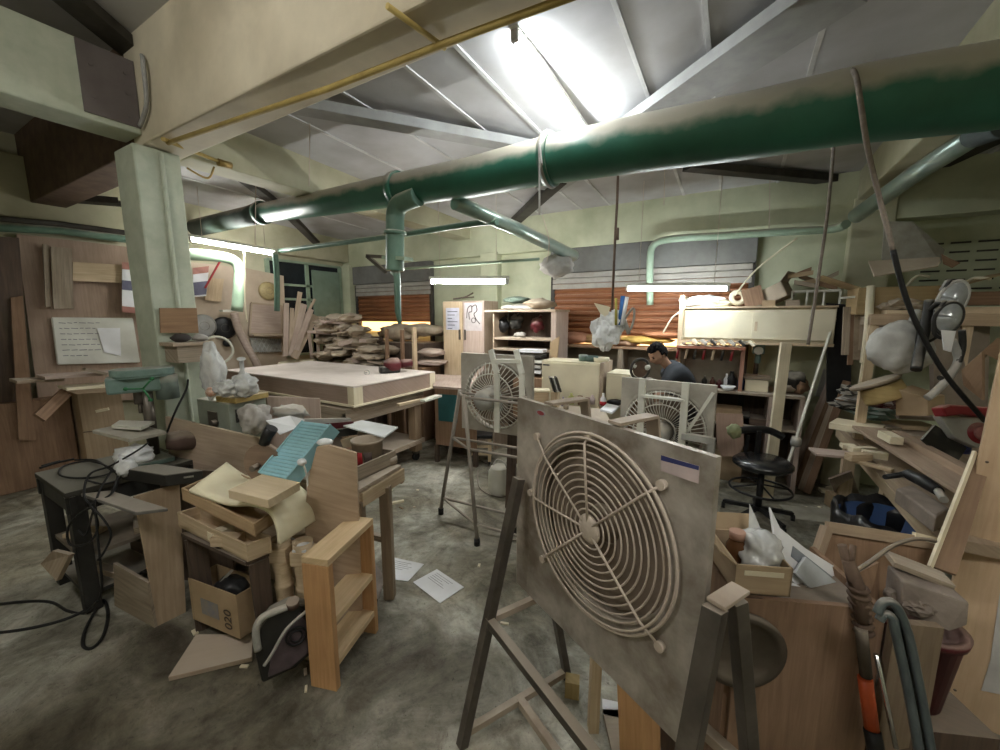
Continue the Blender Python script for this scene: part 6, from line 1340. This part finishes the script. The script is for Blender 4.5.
# white bag and face shields
bag('big whitish plastic bag hanging below the timber rack', D(899, 347, 3.0), .19, .13, .19, m=mat('milky plastic', (.60, .60, .58), (.46, .46, .44), rough=.35, scale=6, bump=.4), knot=False, seed=14, amp=.3)
cord('grey twisted handle rising from the big whitish bag to the rack', [D(905, 335, 3.0), D(913, 322, 3.05), D(917, 312, 3.1)], .03, clearpl, 'bag_strap', 'strap')
def shield(label, c, w, h, n, m1, m2):
    t = thing('face_shield', label, 'face shield', c-UP*h); n = n.normalized(); s = UP.cross(n).normalized(); u = n.cross(s)
    u = (u+s*.25).normalized(); s = n.cross(u).normalized()
    MB().sheet(lambda p, q_: c+(s*math.cos(q_*2*PI)*w+u*math.sin(q_*2*PI)*h)*(p*.98+.02)+n*.05*(1-p*p), 8, 32).build('visor', m1, t, solid=.004)
    MB().tube([c+s*math.cos(a*PI/16)*w+u*math.sin(a*PI/16)*h for a in range(32)], .013, 8, closed=True).build('rim', m2, t)
    MB().tube([c+u*h*.9-n*.01, c+u*h*1.0-n*.10+s*.02, c+u*h*.6-n*.16], .016, 8).build('head_band', m2, t)
    MB().tube(smooth_path([c+s*w*.8+u*h, c+s*w*.9-u*h*.2, c+s*w*.5-u*h*1.1, c-s*w*.2-u*h*1.3], 4), .012, 7).build('strap', blackd, t)
    return t
visor = mat('scratched visor', (.56, .59, .60), (.34, .36, .37), metal=.35, rough=.22, scale=7, bump=.2)
shield('clear face shield hanging highest beside the big whitish bag', D(952, 300, 2.7), .07, .125, -FH-RT*.4, visor, greym)
shield('second clear face shield with dark rim below the highest one', D(948, 318, 2.6), .072, .10, -FH-RT*.2, visor, blackd)
shield('dusty dark face shield hanging left behind the clear ones', D(934, 322, 2.8), .06, .14, -FH-RT*.8, greym, blackd)
for k, (pts, r, m_, lb) in enumerate((([D(930, 300, 2.8), D(926, 325, 2.78), D(920, 350, 2.75), D(916, 370, 2.7)], .03, blackd, 'dark strap hanging left under the face shields'), ([D(952, 340, 2.6), D(958, 360, 2.6), D(948, 378, 2.55), D(935, 392, 2.55), D(927, 398, 2.55)], .022, greym, 'grey curved strap hanging lowest under the face shields'), ([D(962, 330, 2.6), D(962, 350, 2.6), D(953, 372, 2.58), D(940, 378, 2.56)], .018, blackd, 'black loop strap right under the face shields'))):
    tag(MB().tube(smooth_path(pts, 5), r, 8).build('hanging_strap', m_), lb, 'strap')
panel('white_card', 'white rectangular card hanging under the dark-rimmed face shield', 'card', [D(941, 330, 2.55), D(955, 331, 2.55), D(950, 352, 2.55), D(943, 350, 2.55)], .006, whitep)
# ---------- black bin
c_ = Z(890, 507, .72); c_.z = 0
t = thing('waste_bin', 'blue bin lined with a black bag in front of right workbench', 'bin', c_)
MB().lathe(c_, UP, [(.20, 0), (.25, .64), (.24, .64), (.2, .1)], 32).build('bin_body', bluep, t)
def bagf(u, v):
    a = u*2*PI; rr = [.225, .235, .262, .275, .27][min(4, int(v*4))]; zz = [.35, .60, .685, .63, .50][min(4, int(v*4))]
    return c_+V(math.cos(a), math.sin(a), 0)*(rr+.012*math.sin(a*9+v*3))+UP*(zz+.012*math.sin(a*5)+.008*math.sin(a*13))
MB().sheet(bagf, 60, 4).build('black_liner', mat('bin liner', (.018, .018, .02), rough=.28, bump=.5, spec=.6), t, solid=.003)
MB().cyl(c_+UP*.36, UP, .22, .005, 24).build('liner_bottom', MATS['bin liner'], t)
# scraps on floor
for k, (x, y, w, d, h, rz, m_, lb) in enumerate(((836, 507, .14, .14, .14, .4, card, 'small open cardboard carton on floor beside the blue bin'), (826, 492, .12, .09, .03, .2, cream, 'square cream scrap on the floor by the long boards'), (838, 490, .2, .14, .03, .9, pale, 'pale flat scrap leaning on the small carton'), (815, 515, .5, .3, .01, .3, mat('floor card', (.45, .42, .34)), 'flat dusty cardboard sheet on the floor under the carton'), (845, 478, .24, .2, .16, .6, dustwood, 'brown box under the right workbench'), (828, 474, .14, .04, .3, .1, oldwood, 'upright dusty stick under the workbench corner'))):
    tag(MB().rb(Z(x, y, 0), w, d, h, rz).build(['carton', 'wood_scrap', 'wood_scrap', 'cardboard_sheet', 'brown_box', 'wood_stick'][k], m_, bev=.003), lb, ['carton', 'scrap', 'scrap', 'cardboard', 'box', 'stick'][k])
panel('slanted_card', 'tilted tan card under the right workbench corner', 'card', [Z(828, 478, .45), Z(850, 470, .5), Z(858, 492, .02), Z(836, 496, .02)], .015, pinkply)
# ================= RIGHT FOREGROUND =================
# brown cabinet
zt = .86
P0, P1_ = Z(738, 594, zt), Z(882, 606, zt); P0.z = P1_.z = zt
ex = (P1_-P0).normalized(); ey = V(-ex.y, ex.x, 0); ey = ey if ey.dot(FH) > 0 else -ey
t = thing('brown_chest', 'large brown board-sided chest in the right foreground', 'chest', P0*1)
t.location = V(P0.x, P0.y, 0)
MB().slab([P0, P1_, V(P1_.x, P1_.y, 0), V(P0.x, P0.y, 0)], .02).build('front_board', W('reddish chest board', (.33, .215, .145), (.23, .145, .095)), t)
MB().slab([P0, V(P0.x, P0.y, 0), V(P0.x, P0.y, 0)+ey*.38, P0+ey*.38], .02).build('side_board', brown, t)
MB().slab([P1_, V(P1_.x, P1_.y, 0), V(P1_.x, P1_.y, 0)+ey*.38, P1_+ey*.38], .02).build('side_board', brown, t)
MB().slab([P0-UP*.03, P1_-UP*.03, P1_+ey*.38-UP*.03, P0+ey*.38-UP*.03], .02).build('inner_shelf', darkwood, t)
nn = -ey
MB().bar(P0-UP*.36+nn*.004, P1_-UP*.30+nn*.004, .006, .003, up=nn).build('board_joint', darkwood, t)
t2c = Z(756, 672, .5) if 0 else (P0.lerp(P1_, .02)-UP*.20+nn*.02)
t = thing('pulley_cover', 'dark round wheel cover leaning on the chest behind the fan leg', 'wheel', t2c)
MB().lathe(t2c+nn*.01, nn, [(.15, 0), (.155, .02), (.13, .03), (.12, .015), (0, .02)], 40).build('wheel_shell', mat('dark wheel', (.10, .08, .06), dust=.3), t)
for k, (px, py, w, ml, lb) in enumerate(((745, 593, .10, pinkply, 'small tan board corner poking out under the cardboard tray box'),)):
    tag(MB().ob(P0.lerp(P1_, .07)-UP*.035+nn*.012, ex*.05, nn*.004, UP*.035).build('tan_board', ml), lb, 'board')
q = [Z(727, 574, zt+.10), Z(794, 583, zt+.10)]
bx = [P0.lerp(P1_, -.03)+nn*.0+UP*.12, P0.lerp(P1_, .37)+UP*.12, P0.lerp(P1_, .37)+ey*.26+UP*.12, P0.lerp(P1_, -.03)+ey*.26+UP*.12]
t = thing('cardboard_box', 'open cardboard box with a brown bottle and clear plastic on the chest', 'box', bx[0]-UP*.12)
open_box(bx, .115, .006).build('box_body', W('foreground card', (.52, .40, .27), (.44, .33, .22)), t)
MB().slab([bx[3]+UP*.0, bx[2], bx[2]+ey*.04+UP*.06, bx[3]+ey*.04+UP*.06], .004).build('flap', card, t)
MB().slab([bx[0], bx[3], bx[3]-ex*.06+UP*.04, bx[0]-ex*.06+UP*.05], .004).build('flap', card, t)
MB().bar(bx[0].lerp(bx[1], .15)-UP*.03+nn*.002, bx[0].lerp(bx[1], .85)-UP*.03+nn*.002, .02, .001, up=nn).build('pale_tape', cream, t)
c_ = bx[0].lerp(bx[1], .25)+ey*.12-UP*.10
t = thing('medicine_bottle', 'brown bottle with a pink lid inside the open cardboard box', 'bottle', c_)
MB().lathe(c_, UP, [(.035, 0), (.037, .01), (.037, .11), (.024, .135), (.024, .14)], 24).build('bottle_body', mat('amber glass', (.16, .07, .03), rough=.25, bump=0), t); MB().cyl(c_+UP*.14, UP, .029, .03, 20).build('cap', mat('pink cap', (.55, .33, .25), bump=0), t)
c_ = bx[0].lerp(bx[1], .68)+ey*.12-UP*.02
bag('crumpled clear plastic bag in the open box beside brown bottle', c_, .09, .09, .09, seed=17, knot=False, amp=.5)
panel('plastic_corner', 'pointed clear plastic sheet standing up from the open box', 'plastic sheet', [bx[0].lerp(bx[1], .62)+ey*.18, bx[0].lerp(bx[1], .95)+ey*.16, bx[0].lerp(bx[1], .75)+ey*.25+UP*.13], .004, clearpl)
# white folded sheets
t = thing('foam_packaging', 'white folded packing sheets with a grey band beside cardboard box', 'packaging', D(810, 600, 1.5))
o_ = D(805, 570, 1.52); n_ = (-FH*.9+RT*.25+UP*.5).normalized(); q = lambda x, y, o=0: PL(x, y, o_, n_)+n_*o
MB().slab([q(*p) for p in ((768, 507), (778, 528), (803, 548), (832, 566), (850, 592), (851, 603), (815, 600), (795, 588), (776, 560))], .012).build('outer_sheet', whitep, t, bev=.003)
MB().slab([q(*p, .010) for p in ((790, 546), (846, 590), (842, 601), (788, 556))], .006).build('grey_band', mat('band grey', (.30, .33, .37), bump=0), t)
MB().slab([q(*p, .026) for p in ((797, 556), (836, 588), (834, 600), (800, 586), (786, 572))], .014).build('inner_sheet', mat('cool white', (.62, .66, .70)), t, bev=.003)
MB().sheet(lambda u, v: q(781+u*60, 577+24*math.sin(u*1.6)+v*6, -.01+.05*math.sin(u*PI)), 14, 2).build('curled_edge', whitep, t, solid=.002)
tag(MB().tube(smooth_path([D(849, 604, 1.42), D(846, 620, 1.40), D(834, 640, 1.39), D(815, 650, 1.38), D(790, 655, 1.38), D(740, 650, 1.38)], 5), .004, 6).tube([D(846, 622, 1.40), D(834, 632, 1.39), D(820, 648, 1.385)], .004, 6).build('frayed_string', cream), 'frayed pale string hanging across the brown chest', 'string')
# open brown crate behind
o_ = D(875, 560, 1.75); n_ = (-FH+UP*.35-RT*.1).normalized(); q = lambda x, y, o=0: PL(x, y, o_, n_)+n_*o
t = thing('plywood_crate', 'brown plywood tray standing tilted behind packing sheets', 'crate', q(870, 600))
MB().slab([q(*p) for p in ((824, 526), (938, 544), (935, 690), (845, 690), (814, 556))], .02).build('tray_bottom', W('tray board', (.34, .22, .14), (.26, .16, .1)), t)
MB().bar(q(824, 526, .02), q(938, 544, .02), .05, .03, up=n_).bar(q(824, 526, .02), q(812, 560, .02), .03, .05, up=n_).build('tray_rim', W('rim board', (.46, .35, .25), (.36, .27, .19)), t)
MB().bar(q(908, 534, .03), q(936, 541, .03), .03, .02, up=n_).build('pale_strip', pale, t)
# leaning thin panel
tag(MB().slab([D(976, 452, 1.9), D(990, 462, 1.85), D(955, 576, 1.6), D(929, 567, 1.65)], .02).build('leaning_board', W('leaning strip', (.30, .20, .13), (.22, .14, .09))), 'dark brown board leaning against the pale wood panel', 'board')
tag(MB().bar(D(975, 452, 1.87), D(930, 567, 1.62), .02, .012, up=-FH).build('pale_edging', pale), 'pale wooden edging strip along the dark leaning board', 'strip')
# big wood panel at the right edge
t = thing('wood_slab', 'tall light brown wood panel with a white patch at the right edge', 'panel', Z(935, 706, 0))
c0, c1 = Z(927, 703, 0), Z(1010, 740, 0); ex_ = (c1-c0).normalized(); top = D(1006, 330, 1.88)
lean = V(top.x, top.y, 0)-c0; out = V(-ex_.y, ex_.x, 0); out = out if out.dot(FH) > 0 else -out
tl = top; u_ = (tl-c0).normalized(); nrm_ = ex_.cross(u_).normalized(); nrm_ = nrm_ if nrm_.dot(EYE-c0) > 0 else -nrm_
q = lambda x, y, o=0: PL(x, y, c0, nrm_)+nrm_*o
MB().slab([c0, tl, tl+ex_*.7, c0+ex_*.9], nrm_*.04).build('panel_face', W('light panel', (.66, .49, .33), (.56, .40, .26)), t, bev=.003)
MB().slab([q(1030, 560, .003), q(1030, 740, .003), q(999, 733, .003) if 0 else q(1030, 700, .003), q(981, 690, .003), q(990, 660, .003), q(1000, 590, .003)], .002).build('white_patch', mat('flaking white', (.66, .65, .64), bump=.2), t)
for x, y, r in ((963, 652, .010), (955, 690, .006), (987, 462, .006)): MB().lathe(q(x, y), nrm_, [(r, 0), (r, .001), (0, .001)], 12).build('wood_knot', darkwood, t)
# red toolbox with stone block
t = thing('red_bucket', 'dark red plastic bucket with dusty rubble, under the wood panel', 'bucket', D(922, 690, 1.35))
c_ = D(922, 622, 1.38); c0_ = V(c_.x, c_.y, .42)
MB().lathe(c0_, UP, [(.085, 0), (.115, c_.z-.42-.03), (.125, c_.z-.42-.03), (.13, c_.z-.42), (.105, c_.z-.42), (.09, .05)], 28).build('bucket_body', dred, t)
MB().tube(smooth_path([c_+RT*.08-UP*.005, c_+RT*.11+UP*.03, c_+RT*.12+UP*.08, c_+RT*.07+UP*.10], 4), .013, 8).build('handle', dred, t)
tag(MB().rb(V(c_.x, c_.y, 0), .34, .3, .42, .4).build('storage_crate', darkwood), 'dark crate on the floor under the red bucket', 'crate')
t = thing('rubble_block', 'dusty cracked block with a pale wooden lid edge above red bucket', 'block', D(915, 590, 1.45))
q4 = [D(887, 564, 1.5), D(948, 583, 1.42), D(946, 604, 1.42), D(930, 610, 1.42), D(884, 592, 1.5)]
MB().slab(q4, .14).build('block_body', stone, t, bev=.008)
MB().bar(D(889, 558, 1.5), D(948, 581, 1.42), .10, .022, up=V(0, 0, 1)).build('lid_edge', oldwood, t, bev=.003)
bm_ = MB()
for k in range(9): bm_.blob(D(892+k*6, 588+R.uniform(-6, 14)+k*2, 1.42), .028, .02, .022, .4, 3, 2, seed=130+k, smooth=False)
bm_.build('rubble_lumps', stone, t)
tag(MB().blob(D(918, 606, 1.36), .05, .04, .03, .4, 3, 3, seed=150, smooth=False).build('rubble_lump', stone), 'loose dusty lump lying in the red bucket', 'lump')
# clamp, orange handled tool, chrome bar, grey pipe
t = thing('pipe_clamp', 'rusty dark clamp with an orange handle standing by the chest', 'clamp', D(862, 720, 1.25))
for a, b, r in (((842, 545), (853, 585), .014), ((853, 545), (851, 566), .010)): MB().tube([D(*a, 1.33), D(*b, 1.3)], r, 8).build('prong', rust, t)
MB().tube([D(848, 560, 1.31), D(858, 590, 1.3), D(862, 620, 1.28)], [.018, .026, .02], 10).build('clamp_head', rust, t)
s_ = MB()
for k in range(7): s_.ring(D(858+k*.8, 588+k*7, 1.3), UP, .026, .009, 16, 6)
s_.build('thread_rings', MATS['dark red plastic'] if 0 else rust, t)
MB().tube([D(861, 628, 1.28), D(866, 676, 1.26)], .019, 10).build('shaft', MATS['dark wheel'], t)
MB().tube([D(865, 678, 1.26), D(872, 730, 1.24)], .022, 12).build('orange_handle', orange, t)
MB().tube([D(872, 730, 1.24), D(878, 762, 1.2)], .026, 12).build('black_end', black, t)
pipe('thin chrome rod leaning between orange handle and curved grey pipe', [D(876, 654, 1.27), D(886, 700, 1.24), D(896, 748, 1.2)], [.006, .008, .010] if 0 else .008, chrome, 8, 0)
t = thing('curved_guard', 'curved blue grey metal arm bending down in the right foreground', 'metal arm', D(905, 700, 1.1))
g_ = mat('blue grey metal', (.14, .17, .18), (.09, .11, .12), rough=.35, metal=.4, dust=.4)
for off, nm in ((0, 'outer_rim'), (12, 'inner_rim')):
    MB().tube(smooth_path([D(877+off*.2, 613+off*.6, 1.14), D(884, 602+off, 1.14), D(896-off*.3, 606+off, 1.13), D(908-off, 634, 1.12), D(918-off, 680, 1.10), D(926-off, 722, 1.08), D(934-off, 770, 1.06)], 6), .013, 8).build(nm, g_, t)
MB().sheet(lambda u, v: cat([D(880, 612, 1.145), D(887, 608, 1.145), D(898, 622, 1.14), D(910, 680, 1.12), D(918, 722, 1.10), D(926, 770, 1.08)], u)+RT*(v-.5)*.04, 24, 2).build('arm_web', steel_d, t, solid=.006)
cord('brown cable arching from clamp to the leaning board', [D(855, 572, 1.33), D(870, 562, 1.4), D(893, 546, 1.5), D(915, 539, 1.55), D(935, 541, 1.6)], .008, legm)
tag(MB().slab([D(842, 575, 1.5), D(872, 560, 1.5), D(872, 600, 1.48), D(850, 640, 1.42)], .03).build('brown_offcut', brown), 'brown offcut wedged behind the rusty clamp', 'offcut')
tag(MB().slab([P1_+nn*.03-UP*.02, P1_+ex*.16+nn*.02-UP*.03, P1_+ex*.16+nn*.02-UP*.5, V(P1_.x, P1_.y, .3)+nn*.03], .03).build('brown_offcut', W('dull side board', (.26, .20, .14), (.18, .13, .09))), 'dull brown board standing between chest and curved arm', 'board')
tag(MB().box(c0.x-.05, c0.x+.5, c0.y-.55, c0.y-.1, 0, .4).build('storage_crate', darkwood), 'dark crate in the bottom right corner below the wood panel', 'crate') if 0 else None
# wood under the big fan
for k, (pts, m_, lb) in enumerate((([D(618, 660, 1.5), D(660, 690, 1.4), D(662, 760, 1.4), D(622, 745, 1.5)], orangewood, 'tan board standing under the front fan between its legs'), ([D(651, 680, 1.55), D(690, 690, 1.45), D(690, 770, 1.45), D(662, 770, 1.5)], darkwood, 'dark board behind the tan one under the front fan'))):
    pts[2].z = pts[3].z = 0; panel('wooden_board', lb, 'board', pts, .02, m_)
plank('wooden_post', 'tan wooden post standing upright beneath the front fan', 'post', D(597, 640, 1.60), V(*D(594, 700, 1.6).xy, 0), .045, .045, pine, up=FH)
tag(MB().rb(Z(572, 694, 0), .07, .06, .09, .3).build('wood_block', W('block wood', (.40, .30, .14), (.3, .22, .1))), 'small block on the floor at the rear leg of front fan', 'block')
tag(MB().rb(Z(613, 712, 0), .1, .08, .02, .3).build('white_scrap', whitep), 'white paper scrap on the floor under the front fan', 'scrap')
tag(MB().rb(Z(640, 735, 0), .3, .2, .02, .5).build('dark_offcut', oldwood), 'flat offcut on the floor beneath the front fan', 'offcut')
for k in range(16):
    x, y = R.choice([(R.uniform(180, 340), R.uniform(610, 720)), (R.uniform(370, 520), R.uniform(500, 640)), (R.uniform(740, 830), R.uniform(480, 520)), (R.uniform(390, 420), R.uniform(480, 520))])
    p = Z(x, y, 0); a = R.uniform(0, PI); tag(MB().rb(p, R.uniform(.02, .06), R.uniform(.01, .03), .008, a).build('wood_chip', R.choice([pale, dustwood, cream, brown])), 'small wood chip lying on the concrete floor', 'wood chip', 'wood chips on the floor')
tag(MB().rb(Z(397, 503, 0), .14, .03, .02, 1.0).build('pale_stick', pale), 'pale stick on the floor right of the bench leg', 'stick')
tag(MB().slab([Z(372, 560, .005), Z(385, 580, .005), Z(378, 602, .005), Z(366, 590, .01)], .02).build('broken_tile', stone), 'broken flat grey piece on floor behind pine ladder frame', 'broken piece')
# ================= PERSON =================
def Q(px, d, z):
    p = D(px, 316, d); return V(p.x, p.y, z)
def skinfig(name, nodes, edges, m, parent, sub=2):
    me = bpy.data.meshes.new(name); me.from_pydata([Vector(n[0])-worldloc(parent) for n in nodes], edges, []); me.materials.append(m)
    o = bpy.data.objects.new(name, me); C.objects.link(o); o.parent = parent
    s = o.modifiers.new('skin', 'SKIN'); s.use_smooth_shade = True
    for i, n in enumerate(nodes): me.skin_vertices[0].data[i].radius = n[1] if isinstance(n[1], tuple) else (n[1], n[1])
    me.skin_vertices[0].data[0].use_root = True
    ss = o.modifiers.new('sub', 'SUBSURF'); ss.levels = ss.render_levels = sub
    return o
pel = Q(690, 4.55, .90)
t = thing('person', 'person in a dark grey shirt bending over work, seen above the square fan', 'person', V(pel.x, pel.y, 0))
lf, rf = Q(684, 4.42, .05), Q(694, 4.72, .05)
fdir = (-RT*.85-FH*.35).normalized(); side = UP.cross(fdir)
hd = Q(659.5, 4.45, 1.475)
shL, shR = Q(676, 4.30, 1.28), Q(678, 4.72, 1.30)
elL, elR = Q(662, 4.16, 1.04), Q(664, 4.72, 1.05); haL, haR = Q(643, 4.22, .98), Q(646, 4.6, .98)
nodes = [(pel, (.16, .12)), (Q(687, 4.54, 1.08), (.10, .08)), (Q(680, 4.52, 1.22), (.09, .08)), (Q(672, 4.49, 1.33), (.055, .055)), (Q(667, 4.47, 1.39), .052), (hd-fdir*.02, .075), (hd+UP*.05, .082),
  (shL, .05), (elL, .045), (haL, .03), (shR, .05), (elR, .045), (haR, .03),
  (Q(687, 4.46, .82), .095), (Q(681, 4.42, .48), .062), (lf+UP*.04, .04), (lf+fdir*.16, .035), (Q(695, 4.66, .82), .095), (Q(690, 4.70, .48), .062), (rf+UP*.04, .04), (rf+fdir*.16, .035)]
edges = [(0, 1), (1, 2), (2, 3), (3, 4), (4, 5), (5, 6), (2, 7), (7, 8), (8, 9), (2, 10), (10, 11), (11, 12), (0, 13), (13, 14), (14, 15), (15, 16), (0, 17), (17, 18), (18, 19), (19, 20)]
skinfig('body', nodes, edges, skin, t)
# head shape with face
look = (fdir*.8-UP*.55).normalized(); hs_ = UP.cross(look).normalized(); hu = look.cross(hs_)
hb_ = MB()
def headp(p):
    k = 1.0; x, y, z = p.dot(look), p.dot(hs_), p.dot(hu)
    return x, y, z
g = bmesh.ops.create_icosphere(hb_.bm, subdivisions=4, radius=1)['verts']
for v in g:
    p = v.co.copy(); f_, s__, u__ = p.x, p.y, p.z
    jaw = 1-.28*max(0, -u__)**1.2
    rx = .098*(1+.05*max(0, f_)) ; r = V(0, 0, 0)+look*(f_*rx*(1-.12*max(0, -u__)))+hs_*(s__*.077*jaw)+hu*(u__*.118)
    if f_ > .55:
        nose = math.exp(-(s__/.16)**2-((u__+.12)/.2)**2)*.026; eye = math.exp(-((abs(s__)-.36)/.16)**2-((u__-.10)/.12)**2)*.010
        lip = math.exp(-(s__/.3)**2-((u__+.46)/.08)**2)*.006; chin = math.exp(-(s__/.3)**2-((u__+.78)/.15)**2)*.008
        r += look*(nose-eye+lip+chin)
    v.co = hd+r
for f_ in hb_.bm.faces: f_.smooth = True
hb_.auto += list(hb_.bm.faces)
hb_.build('head', skin, t)
for s1 in (-1, 1):
    MB().blob(hd+hs_*.078*s1-look*.005-hu*.005, .014, .014, .03, .1, 1, 2).build('ear', skin, t)
    MB().blob(hd+look*.087+hs_*.03*s1+hu*.012, .012, .012, .007, 0, 1, 2).build('eye', mat('dark eye', (.03, .02, .02), rough=.2, bump=0), t)
    MB().bar(hd+look*.092+hs_*.016*s1+hu*.03, hd+look*.085+hs_*.045*s1+hu*.032, .008, .006).build('eyebrow', hairm, t)
hr = MB(); g = bmesh.ops.create_icosphere(hr.bm, subdivisions=4, radius=1)['verts']
dele = []
for v in g:
    f_, s__, u__ = v.co; n_ = noise.noise(v.co*5)*.014+noise.noise(v.co*11)*.008
    v.co = hd+look*(f_*(.112+n_)-.006)+hs_*(s__*(.089+n_))+hu*(u__*(.133+n_)+.008)
    if (f_ > .25 and u__ < .48) or u__ < -.42 or (f_ > -.1 and u__ < -.05): dele.append(v)
bmesh.ops.delete(hr.bm, geom=dele, context='VERTS')
for f_ in hr.bm.faces: f_.smooth = True
hr.auto += list(hr.bm.faces); hr.build('hair', hairm, t, solid=.006)
sn = [(Q(689, 4.55, .93), (.19, .15)), (Q(687, 4.54, 1.08), (.18, .145)), (Q(681, 4.52, 1.23), (.20, .17)), (Q(674, 4.50, 1.32), (.12, .12)), (shL, .095), (shL.lerp(elL, .6), .066), (shR, .095), (shR.lerp(elR, .6), .07)]
skinfig('shirt', sn, [(0, 1), (1, 2), (2, 3), (2, 4), (4, 5), (2, 6), (6, 7)], shirtm, t)
tn = [(pel-UP*.02, (.17, .13)), (Q(687, 4.46, .80), .108), (Q(681, 4.42, .48), .078), (lf+UP*.06, .06), (Q(695, 4.66, .80), .108), (Q(690, 4.70, .48), .078), (rf+UP*.06, .06)]
skinfig('trousers', tn, [(0, 1), (1, 2), (2, 3), (0, 4), (4, 5), (5, 6)], mat('dark trousers', (.05, .05, .06), bump=.3), t)
for h_, e_ in ((haL, elL), (haR, elR)):
    dr = (h_-e_).normalized(); sd = UP.cross(dr).normalized()
    hn = [(h_, (.035, .016)), (h_+dr*.07, (.038, .014))]; he = [(0, 1)]
    for k in range(4):
        b_ = h_+dr*.075+sd*(-.027+.018*k); L_ = [.062, .072, .067, .052][k]
        i = len(hn); hn += [(b_, .008), (b_+dr*L_*.55-UP*.012, .0075), (b_+dr*L_-UP*.03, .006)]; he += [(1, i), (i, i+1), (i+1, i+2)]
    i = len(hn); hn += [(h_+dr*.03+sd*.035-UP*.01, .010), (h_+dr*.065+sd*.05-UP*.03, .008)]; he += [(0, i), (i, i+1)]
    skinfig('hand', hn, he, skin, t, 1)
for f_ in (lf, rf): MB().blob(f_+fdir*.07-UP*.0, .14, .05, .05, .08, 1, 3, rot=math.atan2(fdir.y, fdir.x)).build('shoe', black, t)
c_ = Q(647, 4.56, 0); t = thing('assembly_table', 'small table at which the person in grey shirt works', 'table', V(c_.x, c_.y, 0))
MB().rb(c_+UP*.90, .34, .42, .035, .5).build('tabletop', oldwood, t)
for a in (-1, 1):
    for b in (-1, 1): MB().rb(c_+RT*.12*a+FH*.15*b, .04, .04, .899).build('leg', oldwood, t)
